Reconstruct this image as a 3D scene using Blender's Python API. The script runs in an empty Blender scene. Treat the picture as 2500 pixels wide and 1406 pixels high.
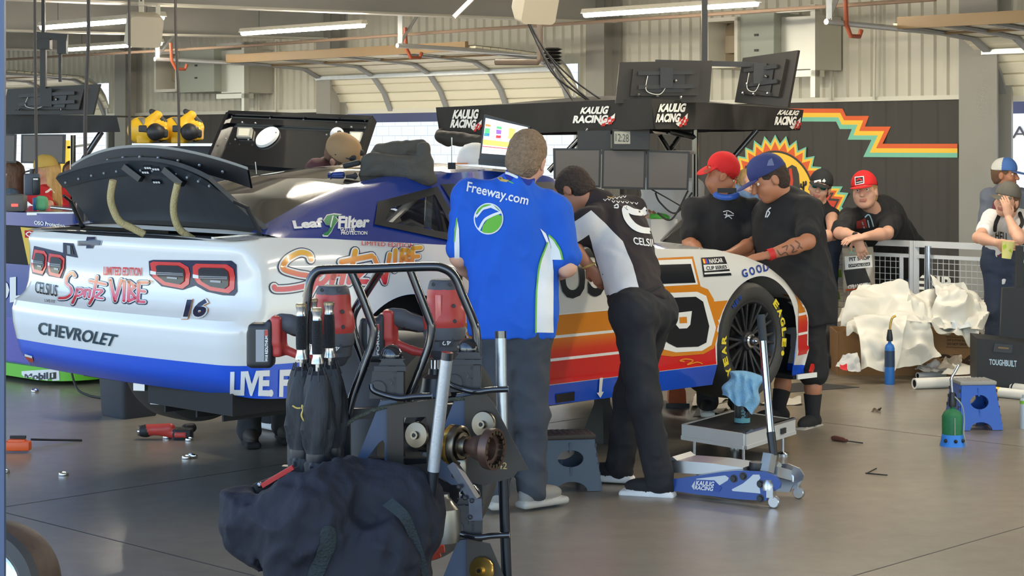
import bpy, bmesh, math, random
import numpy as np
from mathutils import Vector, Matrix, geometry
from mathutils.bvhtree import BVHTree

SC = bpy.context.scene
COL = SC.collection
rnd = random.Random(7)
# ------------------------------------------------------------------ camera (2500 x 1406 photograph)
FPX, CX, HZ, EYE = 4600.0, 1250.0, 360.0, 1.75
cam_d = bpy.data.cameras.new('camera'); cam = bpy.data.objects.new('camera', cam_d); COL.objects.link(cam)
cam.location = (0, 0, EYE); cam.rotation_euler = (math.pi/2, 0, 0)
cam_d.sensor_fit = 'HORIZONTAL'; cam_d.sensor_width = 36; cam_d.lens = 36*FPX/2500
cam_d.shift_y = (HZ-703)/2500; cam_d.clip_start = .05; cam_d.clip_end = 500
SC.camera = cam
# ------------------------------------------------------------------ sky, sun, exposure
SC.view_settings.view_transform = 'Standard'; SC.view_settings.look = 'None'
SC.view_settings.gamma = 1; SC.view_settings.use_curve_mapping = False
SC.view_settings.exposure = 0.5
wd = bpy.data.worlds.new('sky'); SC.world = wd; wd.use_nodes = True
nt = wd.node_tree; bg = nt.nodes['Background']
sky = nt.nodes.new('ShaderNodeTexSky'); sky.sky_type = 'NISHITA'; sky.sun_disc = False
sky.sun_elevation = math.radians(52); sky.sun_rotation = math.radians(20); sky.dust_density = .6; sky.altitude = 300
nt.links.new(sky.outputs[0], bg.inputs[0]); bg.inputs[1].default_value = 0.46
AH = math.atan(4750/4600); CA, SA = math.cos(AH), math.sin(AH)      # the hall's long axes are turned 46 degrees to the view
sun_d = bpy.data.lights.new('sun', 'SUN'); sun = bpy.data.objects.new('sun', sun_d); COL.objects.link(sun)
sun_d.energy = 6.5; sun_d.angle = math.radians(1); sun_d.color = (1, .95, .86)
sun.rotation_euler = Vector((-CA*.42+SA*.12, -SA*.42-CA*.12, -.9)).to_track_quat('-Z', 'Y').to_euler()

def W(px, py, Y):                                                # photograph pixel at a depth -> point
    return Vector(((px-CX)/FPX*Y, Y, EYE-(py-HZ)*Y/FPX))
def GY(py): return EYE*FPX/(py-HZ)
def G(px, py):
    Y = GY(py); return Vector(((px-CX)/FPX*Y, Y, 0))
def B(s, u, z): return Vector((u*CA-s*SA, u*SA+s*CA, z))         # hall coordinates: s along the back wall, u towards it
def onU(px, py, u):                                              # pixel on the plane u = const
    t = (px-CX)/FPX; return W(px, py, u/(t*CA+SA))
def SU(px, py, u):
    p = onU(px, py, u); return (-p.x*SA+p.y*CA, p.z)
UV, VV = Vector((CA, SA, 0)), Vector((-SA, CA, 0))
ZV = Vector((0, 0, 1))
# ------------------------------------------------------------------ materials
def lin(c):
    c = c/255; return c/12.92 if c <= .04045 else ((c+.055)/1.055)**2.4
def rgb(h):
    if isinstance(h, tuple): return tuple(lin(x) for x in h)+(1,)
    h = h.lstrip('#'); return tuple(lin(int(h[i:i+2], 16)) for i in (0, 2, 4))+(1,)
MATS = {}
def mat(name, col, rough=.5, metal=0, var=0, vs=8, bump=0, bs=40, coat=0, emit=0, trans=0, alpha=1, stretch=None, spec=None):
    if name in MATS: return MATS[name]
    m = bpy.data.materials.new(name); MATS[name] = m; m.use_nodes = True
    n = m.node_tree; b = n.nodes['Principled BSDF']; L = n.links
    b.inputs['Base Color'].default_value = rgb(col); b.inputs['Roughness'].default_value = rough
    b.inputs['Metallic'].default_value = metal
    if spec is not None: b.inputs['Specular IOR Level'].default_value = spec
    if coat: b.inputs['Coat Weight'].default_value = coat; b.inputs['Coat Roughness'].default_value = .06
    if emit: b.inputs['Emission Color'].default_value = rgb(col); b.inputs['Emission Strength'].default_value = emit
    if trans: b.inputs['Transmission Weight'].default_value = trans
    if alpha < 1: b.inputs['Alpha'].default_value = alpha
    if var or bump:
        tc = n.nodes.new('ShaderNodeTexCoord'); src = tc.outputs['Object']
        if stretch:
            mp = n.nodes.new('ShaderNodeMapping'); mp.inputs['Scale'].default_value = stretch
            L.new(src, mp.inputs[0]); src = mp.outputs[0]
    if var:
        t = n.nodes.new('ShaderNodeTexNoise'); t.inputs['Scale'].default_value = vs; t.inputs['Detail'].default_value = 5
        L.new(src, t.inputs['Vector'])
        r = n.nodes.new('ShaderNodeMapRange'); r.inputs[1].default_value = .25; r.inputs[2].default_value = .75
        r.inputs[3].default_value = 1-var; r.inputs[4].default_value = 1+var; L.new(t.outputs[0], r.inputs[0])
        x = n.nodes.new('ShaderNodeMix'); x.data_type = 'RGBA'; x.blend_type = 'MULTIPLY'; x.inputs[0].default_value = 1
        x.inputs[6].default_value = rgb(col); L.new(r.outputs[0], x.inputs[7]); L.new(x.outputs[2], b.inputs['Base Color'])
    if bump:
        t2 = n.nodes.new('ShaderNodeTexNoise'); t2.inputs['Scale'].default_value = bs; t2.inputs['Detail'].default_value = 3
        L.new(src, t2.inputs['Vector'])
        bp = n.nodes.new('ShaderNodeBump'); bp.inputs['Strength'].default_value = bump; bp.inputs['Distance'].default_value = .02
        L.new(t2.outputs[0], bp.inputs['Height']); L.new(bp.outputs[0], b.inputs['Normal'])
    return m
def grad(name, z0, z1, stops, rough=.3, axis=2, coat=.5):          # paint that blends between colours along an axis of the thing
    if name in MATS: return MATS[name]
    m = mat(name, stops[0][1], rough, coat=coat); n = m.node_tree; b = n.nodes['Principled BSDF']
    tc = n.nodes.new('ShaderNodeTexCoord'); sp = n.nodes.new('ShaderNodeSeparateXYZ'); n.links.new(tc.outputs['Object'], sp.inputs[0])
    r = n.nodes.new('ShaderNodeMapRange'); r.inputs[1].default_value = z0; r.inputs[2].default_value = z1
    n.links.new(sp.outputs[axis], r.inputs[0]); cr = n.nodes.new('ShaderNodeValToRGB')
    e = cr.color_ramp.elements
    while len(e) < len(stops): e.new(.5)
    for i, (p, c) in enumerate(stops): e[i].position = p; e[i].color = rgb(c)
    n.links.new(r.outputs[0], cr.inputs[0]); n.links.new(cr.outputs[0], b.inputs['Base Color'])
    return m
# ------------------------------------------------------------------ mesh builder (world coordinates unless X is set)
def frame(o, x, y=None, z=None):
    x = Vector(x).normalized()
    if z is not None: z = Vector(z).normalized(); y = z.cross(x).normalized(); x = y.cross(z).normalized()
    else: y = Vector(y); z = x.cross(y).normalized(); y = z.cross(x).normalized()
    m = Matrix((x, y, z)).transposed().to_4x4(); m.translation = Vector(o); return m
def perp(d):
    d = Vector(d).normalized(); a = Vector((0, 0, 1)) if abs(d.z) < .9 else Vector((1, 0, 0))
    x = d.cross(a).normalized(); return x, d.cross(x).normalized()
class MB:
    def __init__(s, m=None): s.v = []; s.f = []; s.mi = []; s.ml = []; s.X = None; s.ci = 0; s.ang = 40; s.use(m) if m else None
    def use(s, m):
        if m not in s.ml: s.ml.append(m)
        s.ci = s.ml.index(m); return s
    def add(s, vs, fs, mi=None):
        k = len(s.v); X = s.X
        s.v += [tuple(X @ Vector(p)) if X is not None else tuple(p) for p in vs]
        s.f += [tuple(i+k for i in f) for f in fs]; s.mi += [s.ci]*len(fs) if mi is None else list(mi); return s
    def box(s, c, d, R=None, bev=0, seg=1):
        hx, hy, hz = d[0]/2, d[1]/2, d[2]/2
        if bev:
            bm = bmesh.new(); bmesh.ops.create_cube(bm, size=1)
            for v in bm.verts: v.co = Vector((v.co.x*d[0], v.co.y*d[1], v.co.z*d[2]))
            bmesh.ops.bevel(bm, geom=bm.edges[:], offset=min(bev, min(d)*.49), segments=seg+1, profile=.5, affect='EDGES')
            bm.verts.index_update(); vs = [v.co.copy() for v in bm.verts]; fs = [[v.index for v in f.verts] for f in bm.faces]; bm.free()
        else:
            vs = [Vector((x, y, z)) for x in (-hx, hx) for y in (-hy, hy) for z in (-hz, hz)]
            fs = [(0, 1, 3, 2), (4, 6, 7, 5), (0, 4, 5, 1), (2, 3, 7, 6), (0, 2, 6, 4), (1, 5, 7, 3)]
        c = Vector(c)
        if R is not None: R = R.to_3x3() if hasattr(R, 'to_3x3') else Matrix.Rotation(R, 3, 'Z')
        vs = [c+(R @ v if R is not None else v) for v in vs]; return s.add(vs, fs)
    def bar(s, p, q, w, h, up=ZV, bev=0):                          # a rectangular bar between two points
        p, q = Vector(p), Vector(q); up = Vector(up); fr = frame((p+q)/2, q-p, y=up.cross(q-p)) if abs((q-p).normalized().dot(up)) < .99 else frame((p+q)/2, q-p, y=(1, 0, 0))
        return s.box((p+q)/2, ((q-p).length, w, h), fr.to_3x3(), bev)
    def tube(s, pts, r, n=10, closed=False, cap=True):
        pts = [Vector(p) for p in pts]; N = len(pts); rs = r if isinstance(r, (list, tuple)) else [r]*N
        x = None; vs = []
        for i, p in enumerate(pts):
            a = pts[i-1] if (i or closed) else pts[0]; b = pts[(i+1) % N] if (i < N-1 or closed) else pts[-1]
            d = (b-a); d = d.normalized() if d.length > 1e-9 else Vector((0, 0, 1))
            if x is None: x, y = perp(d)
            else: x = (x-d*x.dot(d)); x = x.normalized() if x.length > 1e-6 else perp(d)[0]; y = d.cross(x)
            vs += [p+(x*math.cos(2*math.pi*k/n)+y*math.sin(2*math.pi*k/n))*rs[i] for k in range(n)]
        fs = []
        for i in range(N if closed else N-1):
            j = (i+1) % N
            fs += [(i*n+k, i*n+(k+1) % n, j*n+(k+1) % n, j*n+k) for k in range(n)]
        if cap and not closed: fs += [tuple(range(n))[::-1], tuple((N-1)*n+k for k in range(n))]
        return s.add(vs, fs)
    def cyl(s, p, q, r, r2=None, n=20, cap=True): return s.tube([p, q], [r, r if r2 is None else r2], n, cap=cap)
    def lathe(s, prof, o=(0, 0, 0), ax=(0, 0, 1), n=28, cap=True):   # prof: (radius, height along axis)
        ax = Vector(ax).normalized(); x, y = perp(ax); o = Vector(o); vs = []; fs = []
        for r, hh in prof: vs += [o+ax*hh+(x*math.cos(2*math.pi*k/n)+y*math.sin(2*math.pi*k/n))*max(r, 1e-5) for k in range(n)]
        for i in range(len(prof)-1): fs += [(i*n+k, i*n+(k+1) % n, (i+1)*n+(k+1) % n, (i+1)*n+k) for k in range(n)]
        if cap and prof[0][0] > .001 and prof[0] != prof[-1]: fs.append(tuple(range(n))[::-1])
        if cap and prof[-1][0] > .001 and prof[0] != prof[-1]: fs.append(tuple((len(prof)-1)*n+k for k in range(n)))
        return s.add(vs, fs)
    def sph(s, c, r, n=16, R=None):
        r = (r, r, r) if not isinstance(r, tuple) else r; c = Vector(c); vs = []; m = n//2
        for i in range(m+1):
            t = math.pi*i/m
            for k in range(n):
                p = 2*math.pi*k/n; q = Vector((r[0]*math.sin(t)*math.cos(p), r[1]*math.sin(t)*math.sin(p), r[2]*math.cos(t)))
                vs.append(c+(R @ q if R is not None else q))
        return s.add(vs, [(i*n+k, (i+1)*n+k, (i+1)*n+(k+1) % n, i*n+(k+1) % n) for i in range(m) for k in range(n)])
    def prism(s, poly, fr, d, holes=()):                          # polygon in the xy of a frame, extruded d along its z (centred)
        loops = [list(poly)]+[list(h) for h in holes]; flat = [p for l in loops for p in l]
        tri = geometry.tessellate_polygon([[Vector((p[0], p[1], 0)) for p in l] for l in loops]); N = len(flat)
        vs = [fr @ Vector((p[0], p[1], z)) for z in (-d/2, d/2) for p in flat]
        fs = [tuple(t) for t in tri]+[tuple(i+N for i in t[::-1]) for t in tri]; k = 0
        for l in loops:
            n = len(l); fs += [(k+i, k+(i+1) % n, k+(i+1) % n+N, k+i+N) for i in range(n)]; k += n
        return s.add(vs, fs)
    def sheet(s, f, nu, nv, cu=False, cv=False):
        vs = [f(i/(nu if cu else nu-1), j/(nv if cv else nv-1)) for i in range(nu) for j in range(nv)]
        fs = [(i*nv+j, ((i+1) % nu)*nv+j, ((i+1) % nu)*nv+(j+1) % nv, i*nv+(j+1) % nv)
              for i in range(nu if cu else nu-1) for j in range(nv if cv else nv-1)]
        return s.add(vs, fs)
    def loft(s, rings, cap=True):
        n = len(rings[0]); vs = [p for r in rings for p in r]; fs = []
        for i in range(len(rings)-1): fs += [(i*n+k, i*n+(k+1) % n, (i+1)*n+(k+1) % n, (i+1)*n+k) for k in range(n)]
        if cap: fs += [tuple(range(n))[::-1], tuple((len(rings)-1)*n+k for k in range(n))]
        return s.add(vs, fs)
    def pts(s): return s.v
def circ(c, r, n=32, a0=0, a1=None, ry=None):
    a1 = a0+2*math.pi if a1 is None else a1; full = abs(a1-a0-2*math.pi) < 1e-6
    return [(c[0]+r*math.cos(a0+(a1-a0)*i/(n if full else n-1)), c[1]+(r if ry is None else ry)*math.sin(a0+(a1-a0)*i/(n if full else n-1))) for i in range(n)]
def rrect(x0, y0, x1, y1, r, n=5):
    o = []
    for cx, cy, a in ((x1-r, y1-r, 0), (x0+r, y1-r, 90), (x0+r, y0+r, 180), (x1-r, y0+r, 270)):
        o += [(cx+r*math.cos(math.radians(a+90*i/(n-1))), cy+r*math.sin(math.radians(a+90*i/(n-1)))) for i in range(n)]
    return o
def spline(P, n=8, closed=False):
    P = [Vector(p) for p in P]; N = len(P); out = []
    for i in range(N if closed else N-1):
        p0 = P[i-1] if (i or closed) else P[0]; p1 = P[i]; p2 = P[(i+1) % N]; p3 = P[(i+2) % N] if (i+2 < N or closed) else P[-1]
        for k in range(n):
            t = k/n; out.append(.5*((2*p1)+(p2-p0)*t+(2*p0-5*p1+4*p2-p3)*t*t+(3*p1-p0-3*p2+p3)*t**3))
    if not closed: out.append(P[-1])
    return out
ROOT = {}
def root_inv(o):
    while o.parent: o = o.parent
    return ROOT.get(o.name, Matrix.Identity(4))
def props(o, label, cat, group, kind):
    if label: o['label'] = label
    if cat: o['category'] = cat
    if group: o['group'] = group
    if kind: o['kind'] = kind
def thing(name, label, cat, loc, rz=0, group=None):
    o = bpy.data.objects.new(name, None); COL.objects.link(o); o.empty_display_size = .1
    o.location = loc; o.rotation_euler = (0, 0, rz); props(o, label, cat, group, None)
    ROOT[o.name] = (Matrix.Translation(Vector(loc)) @ Matrix.Rotation(rz, 4, 'Z')).inverted(); return o
def build(name, mb, parent=None, label=None, cat=None, group=None, kind=None, loc=None, smooth=True):
    if not mb.f: return None
    V = np.array(mb.v, dtype=np.float64)
    if parent is not None: inv = root_inv(parent)
    else:
        if loc is None:
            lo, hi = V.min(0), V.max(0); loc = Vector(((lo[0]+hi[0])/2, (lo[1]+hi[1])/2, lo[2]))
            if kind == 'structure': loc = Vector((0, 0, 0))
        inv = Matrix.Translation(-Vector(loc))
    A = np.array(inv); V = V @ A[:3, :3].T + A[:3, 3]
    me = bpy.data.meshes.new(name); me.from_pydata(V.tolist(), [], mb.f)
    for m in mb.ml: me.materials.append(m)
    me.polygons.foreach_set('material_index', mb.mi)
    bm = bmesh.new(); bm.from_mesh(me)
    if getattr(mb, 'fixn', True): bmesh.ops.recalc_face_normals(bm, faces=bm.faces[:])
    bm.to_mesh(me); bm.free()
    me.validate(); me.update()
    if smooth:
        me.polygons.foreach_set('use_smooth', [True]*len(me.polygons)); me.set_sharp_from_angle(angle=math.radians(mb.ang))
    o = bpy.data.objects.new(name, me); COL.objects.link(o)
    if parent is not None: o.parent = parent
    else: o.location = loc; ROOT[o.name] = inv
    props(o, label, cat, group, kind); return o
def copy_tree(o, parent=None):
    c = o.copy(); COL.objects.link(c)
    if parent is not None: c.parent = parent; c.matrix_parent_inverse = o.matrix_parent_inverse.copy()
    for ch in list(o.children):
        if ch is not c: copy_tree(ch, c)
    return c
# ------------------------------------------------------------------ lettering and decals
TXT = {}
def text_mesh(body, size=1, bold=0, shear=0, space=1, step=0):
    key = (body, bold, shear, space)
    if key not in TXT:
        cu = bpy.data.curves.new('t', 'FONT'); cu.body = body; cu.size = 1; cu.offset = bold; cu.shear = shear; cu.space_character = space
        cu.resolution_u = 3; cu.align_x = 'LEFT'; ob = bpy.data.objects.new('t', cu)
        me = ob.to_mesh(); vs = [(v.co.x, v.co.y) for v in me.vertices]; fs = [tuple(p.vertices) for p in me.polygons]
        ob.to_mesh_clear(); bpy.data.objects.remove(ob); bpy.data.curves.remove(cu)
        xs = [v[0] for v in vs] or [0]; ys = [v[1] for v in vs] or [0]; TXT[key] = (vs, fs, min(xs), max(xs), min(ys), max(ys))
    return TXT[key]
def fit_text(body, x0, y0, w, hgt, **k):                           # lettering scaled into a box -> 2D verts, faces
    vs, fs, a, b, c, d = text_mesh(body, **k)
    return [(x0+(x-a)/(b-a)*w, y0+(y-c)/(d-c)*hgt) for x, y in vs], fs
def tess(poly, holes=()):
    loops = [list(poly)]+[list(h) for h in holes]; flat = [p for l in loops for p in l]
    return flat, [tuple(t) for t in geometry.tessellate_polygon([[Vector((p[0], p[1], 0)) for p in l] for l in loops])]
def refine(vs, fs, L):
    bm = bmesh.new(); V = [bm.verts.new((p[0], p[1], 0)) for p in vs]
    for f in fs:
        try: bm.faces.new([V[i] for i in f])
        except ValueError: pass
    bmesh.ops.triangulate(bm, faces=bm.faces[:])
    for _ in range(7):
        es = [e for e in bm.edges if e.calc_length() > L]
        if not es: break
        bmesh.ops.subdivide_edges(bm, edges=es, cuts=1); bmesh.ops.triangulate(bm, faces=[f for f in bm.faces if len(f.verts) > 3])
    bm.verts.index_update(); o = [(v.co.x, v.co.y) for v in bm.verts]; g = [tuple(v.index for v in f.verts) for f in bm.faces]; bm.free(); return o, g
def stroke(pts, w, n=6, sp=True):                                  # a round-ended brush stroke as polygons
    if not sp and len(pts) > 2:
        V, F = [], []
        for a, b in zip(pts[:-1], pts[1:]): v, f = stroke([a, b], w, n, False); F += [tuple(i+len(V) for i in q) for q in f]; V += v
        return V, F
    P = [Vector((p[0], p[1], 0)) for p in pts]; P = spline(P, n) if sp else P; L, R = [], []
    for i, p in enumerate(P):
        d = (P[min(i+1, len(P)-1)]-P[max(i-1, 0)]); d = d.normalized() if d.length else Vector((1, 0, 0)); q = Vector((-d.y, d.x, 0))*w/2
        L.append((p.x+q.x, p.y+q.y)); R.append((p.x-q.x, p.y-q.y))
    N = len(P); vs = L+R; fs = [(i, i+1, N+i+1, N+i) for i in range(N-1)]
    for p in (P[0], P[-1]):
        k = len(vs); vs += circ((p.x, p.y), w/2, 10); fs.append(tuple(range(k, k+10)))
    return vs, fs
def decal(mb, m, vf, mapf, L=.04):
    vs, fs = refine(vf[0], vf[1], L) if L else vf
    P = [mapf(x, y) for x, y in vs]; ok = [p is not None for p in P]
    fs = [f for f in fs if all(ok[i] for i in f) and max((P[f[0]]-P[f[1]]).length, (P[f[0]]-P[f[-1]]).length) < .3+(9 if not L else 0)]; us = sorted({i for f in fs for i in f}); mp = {k: j for j, k in enumerate(us)}
    mb.use(m); mb.add([P[i] for i in us], [[mp[i] for i in f] for f in fs]); mb.fixn = False
def flat(fr, off=0): return lambda x, y: fr @ Vector((x, y, off))
def caster(mb, fr, off=.003, far=3):                               # drape 2D art on a finished surface, along -z of a frame
    t = BVHTree.FromPolygons([Vector(v) for v in mb.v], mb.f); d = -(fr.to_3x3() @ ZV)
    def f(x, y):
        p = fr @ Vector((x, y, 0)); h = t.ray_cast(p, d, far)
        if h[0] is None: return None
        n = h[1] if h[1].dot(d) < 0 else -h[1]
        return h[0]+(n*.7-d*.3).normalized()*off
    return f
def tree(mb): return BVHTree.FromPolygons([Vector(v) for v in mb.v], mb.f)
def caster2(t, off=.003, far=40):                                  # art measured on the photograph, laid onto the surface it sits on
    o = Vector((0, 0, EYE))
    def f(px, py):
        d = Vector(((px-CX)/FPX, 1, -(py-HZ)/FPX)).normalized(); h = t.ray_cast(o, d, far)
        if h[0] is None: return None
        n = h[1] if h[1].dot(d) < 0 else -h[1]
        return h[0]+(n*.75-d*.25).normalized()*off
    return f
# ------------------------------------------------------------------ smooth solids (distance fields turned into one surface)
_NS = np.random.RandomState(3).rand(32, 32, 32).astype(np.float32)
def vnoise(P, sc):
    q = P*sc; i = np.floor(q).astype(int); t = q-i; t = t*t*(3-2*t); i %= 32; j = (i+1) % 32
    def g(a, b, c): return _NS[a[..., 0], b[..., 1], c[..., 2]]
    x, y, z = t[..., 0], t[..., 1], t[..., 2]
    return (((g(i, i, i)*(1-x)+g(j, i, i)*x)*(1-y)+(g(i, j, i)*(1-x)+g(j, j, i)*x)*y)*(1-z)
            + ((g(i, i, j)*(1-x)+g(j, i, j)*x)*(1-y)+(g(i, j, j)*(1-x)+g(j, j, j)*x)*y)*z)*2-1
class Solid:
    def __init__(s, k=.02): s.p = []; s.k = k; s.m = []; s.ci = 0; s.noise = None
    def use(s, m):
        if m not in s.m: s.m.append(m)
        s.ci = s.m.index(m); return s
    def cone(s, a, b, r, r2=None, flat=1, n=None, k=None, sub=False):  # tapered capsule; flat<1 squeezes it along n
        a, b = Vector(a), Vector(b); r2 = r if r2 is None else r2; R = max(r, r2)
        s.p.append(('c', np.array(a), np.array(b), r, r2, flat, None if n is None else np.array(Vector(n).normalized()), s.ci, s.k if k is None else k, sub,
                    np.minimum(a, b)-R, np.maximum(a, b)+R)); return s
    def ell(s, c, r, R=None, k=None, sub=False):
        R = np.eye(3) if R is None else np.array(R.to_3x3()); q = max(r)
        s.p.append(('e', np.array(Vector(c)), np.array(r, float), R, None, None, None, s.ci, s.k if k is None else k, sub, np.array(c)-q, np.array(c)+q)); return s
    def rbox(s, c, d, R=None, r=.01, k=None, sub=False):
        R = np.eye(3) if R is None else np.array(R.to_3x3()); q = Vector(d).length/2
        s.p.append(('b', np.array(Vector(c)), np.array(d, float)/2, R, r, None, None, s.ci, s.k if k is None else k, sub, np.array(c)-q, np.array(c)+q)); return s
    def mesh(s, res=.01):
        lo = np.min([p[10] for p in s.p if not p[9]], 0)-.05; hi = np.max([p[11] for p in s.p if not p[9]], 0)+.05
        n = np.maximum(((hi-lo)/res).astype(int)+2, 4); D = np.full(n, .3, np.float32); T = np.zeros(n, np.int8); best = np.full(n, 9, np.float32)
        ax = [lo[i]+np.arange(n[i])*res for i in range(3)]
        for p in s.p:
            k = max(p[8], 1e-4); pad = .04+k; a = np.clip(((p[10]-pad-lo)/res).astype(int), 0, n-1); b = np.clip(((p[11]+pad-lo)/res).astype(int)+1, 1, n)
            if (b <= a).any(): continue
            sl = tuple(slice(a[i], b[i]) for i in range(3)); P = np.stack(np.meshgrid(*[ax[i][sl[i]] for i in range(3)], indexing='ij'), -1)
            if p[0] == 'c':
                A, Bq, r, r2, fl, nn = p[1:7]
                if nn is not None and fl != 1:
                    P = P+((P-A) @ nn)[..., None]*nn*(1/fl-1); d0 = ((Bq-A) @ nn)*nn*(1/fl-1); Bq = Bq+d0
                ab = Bq-A; L2 = max(ab @ ab, 1e-9); t = np.clip(((P-A) @ ab)/L2, 0, 1); d = np.linalg.norm(P-A-t[..., None]*ab, axis=-1)-(r+(r2-r)*t)
            elif p[0] == 'e':
                q = (P-p[1]) @ p[3]; k0 = np.linalg.norm(q/p[2], axis=-1); k1 = np.linalg.norm(q/p[2]**2, axis=-1); d = k0*(k0-1)/np.maximum(k1, 1e-6)
            else:
                q = np.abs((P-p[1]) @ p[3])-p[2]+p[4]; d = np.linalg.norm(np.maximum(q, 0), axis=-1)+np.minimum(q.max(-1), 0)-p[4]
            d = d.astype(np.float32); C = D[sl]
            if p[9]:
                d = -d; h = np.clip(.5-.5*(C-d)/k, 0, 1); D[sl] = C*(1-h)+d*h+k*h*(1-h)
            else:
                h = np.clip(.5+.5*(C-d)/k, 0, 1); D[sl] = C*(1-h)+d*h-k*h*(1-h)
                w = d < best[sl]; T[sl] = np.where(w, p[7], T[sl]); best[sl] = np.where(w, d, best[sl])
        if s.noise is not None:
            w = np.abs(D) < .12; I = np.argwhere(w); D[w] += s.noise(lo+I*res).astype(np.float32)
        D[0] = D[-1] = .3; D[:, 0] = D[:, -1] = .3; D[:, :, 0] = D[:, :, -1] = .3
        S = D < 0; c = n-1
        cnt = sum(S[i:i+c[0], j:j+c[1], k:k+c[2]].astype(np.int8) for i in (0, 1) for j in (0, 1) for k in (0, 1))
        act = (cnt > 0) & (cnt < 8); I = np.argwhere(act); idx = np.full(c, -1, int); idx[act] = np.arange(len(I))
        acc = np.zeros((len(I), 3)); num = np.zeros(len(I)); cor = [(i, j, k) for i in (0, 1) for j in (0, 1) for k in (0, 1)]
        g = {q: D[I[:, 0]+q[0], I[:, 1]+q[1], I[:, 2]+q[2]] for q in cor}
        for qa in cor:
            for d in range(3):
                if qa[d]: continue
                qb = list(qa); qb[d] = 1; qb = tuple(qb); A, Bq = g[qa], g[qb]; w = (A < 0) != (Bq < 0)
                t = np.where(w, A/np.where(w, A-Bq, 1), 0); acc += np.where(w[:, None], np.array(qa)+t[:, None]*(np.array(qb)-np.array(qa)), 0); num += w
        V = lo+(I+acc/np.maximum(num, 1)[:, None])*res; F = []; FM = []
        for d in range(3):
            e = [(1, 2), (2, 0), (0, 1)][d]; sl0 = [slice(None)]*3; sl1 = [slice(None)]*3; sl0[d] = slice(0, -1); sl1[d] = slice(1, None)
            x = S[tuple(sl0)] != S[tuple(sl1)]; K = np.argwhere(x); K = K[(K[:, e[0]] > 0) & (K[:, e[1]] > 0) & (K[:, e[0]] < c[e[0]]) & (K[:, e[1]] < c[e[1]])]
            fl = S[tuple(K.T)]; ds = []
            for (u, v) in ((0, 0), (-1, 0), (-1, -1), (0, -1)):
                q = K.copy(); q[:, e[0]] += u; q[:, e[1]] += v; ds.append(idx[tuple(q.T)])
            Q = np.stack(ds, 1); Q[~fl] = Q[~fl][:, ::-1]; ok = (Q >= 0).all(1); F.append(Q[ok]); FM.append(T[tuple(K.T)][ok])
        F = np.concatenate(F); FM = np.concatenate(FM); m = MB(); m.ml = list(s.m); m.v = [tuple(x) for x in V.tolist()]; m.f = [tuple(f) for f in F.tolist()]; m.mi = FM.astype(int).tolist(); m.ang = 180; return m
# ================================================================== the hall
UW = 20.0
def bx(mb, s0, s1, u0, u1, z0, z1, bev=0):
    mb.box(B((s0+s1)/2, (u0+u1)/2, (z0+z1)/2), (abs(u1-u0), abs(s1-s0), z1-z0), AH, bev); return mb
def sx(px, u=UW): return SU(px, 360, u)[0]
M_conc = mat('concrete', (122, 111, 97), .22)
def concrete():
    n = M_conc.node_tree; b = n.nodes['Principled BSDF']; L = n.links
    tc = n.nodes.new('ShaderNodeTexCoord')
    def noise(sc, det, rough=.6):
        t = n.nodes.new('ShaderNodeTexNoise'); t.inputs['Scale'].default_value = sc; t.inputs['Detail'].default_value = det
        t.inputs['Roughness'].default_value = rough; L.new(tc.outputs['Object'], t.inputs['Vector']); return t
    a = noise(.45, 7, .55); c = noise(7, 4, .6)
    mx = n.nodes.new('ShaderNodeMix'); mx.data_type = 'RGBA'; mx.inputs[6].default_value = rgb((114, 107, 97)); mx.inputs[7].default_value = rgb((152, 143, 128)); L.new(a.outputs[0], mx.inputs[0])
    mr = n.nodes.new('ShaderNodeMapRange'); mr.inputs[3].default_value = .86; mr.inputs[4].default_value = 1.14; L.new(c.outputs[0], mr.inputs[0])
    x = n.nodes.new('ShaderNodeMix'); x.data_type = 'RGBA'; x.blend_type = 'MULTIPLY'; x.inputs[0].default_value = 1
    L.new(mx.outputs[2], x.inputs[6]); L.new(mr.outputs[0], x.inputs[7]); L.new(x.outputs[2], b.inputs['Base Color']); b.inputs['Roughness'].default_value = .27
    g = noise(60, 3); bp = n.nodes.new('ShaderNodeBump'); bp.inputs['Strength'].default_value = .05; bp.inputs['Distance'].default_value = .01
    L.new(g.outputs[0], bp.inputs['Height']); L.new(bp.outputs[0], b.inputs['Normal'])
concrete()
M_joint = mat('saw cut', (58, 54, 50), .7)
M_asph = mat('pale paving', (176, 172, 164), .8, var=.1)
f = MB(M_conc); bx(f, -30, 60, -3, 20.3, -.3, 0)
f.use(M_joint)
js = [SU(0, 360, 1)[0]]
p1 = G(2290, 1346); s1 = -p1.x*SA+p1.y*CA; p2 = G(300, 1193); s2 = -p2.x*SA+p2.y*CA
for s in (s1, s2, s1-4.6, s2+4.6): bx(f, s-.004, s+.004, -3, 20.2, -.1, .0006)
p3 = G(2150, 1048); u1 = p3.x*CA+p3.y*SA
for u in (u1, u1+4.6, u1-5.2): bx(f, -30, 60, u-.004, u+.004, -.1, .0006)
M_stain = mat('oil stain', (84, 78, 72), .35)
build('floor', f, kind='structure', smooth=False)
g = MB(M_asph); bx(g, -90, 120, -80, -3, -.3, -.02); bx(g, -90, 120, 20.3, 80, -.3, -.02)
build('ground', g, kind='structure', smooth=False)

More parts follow.
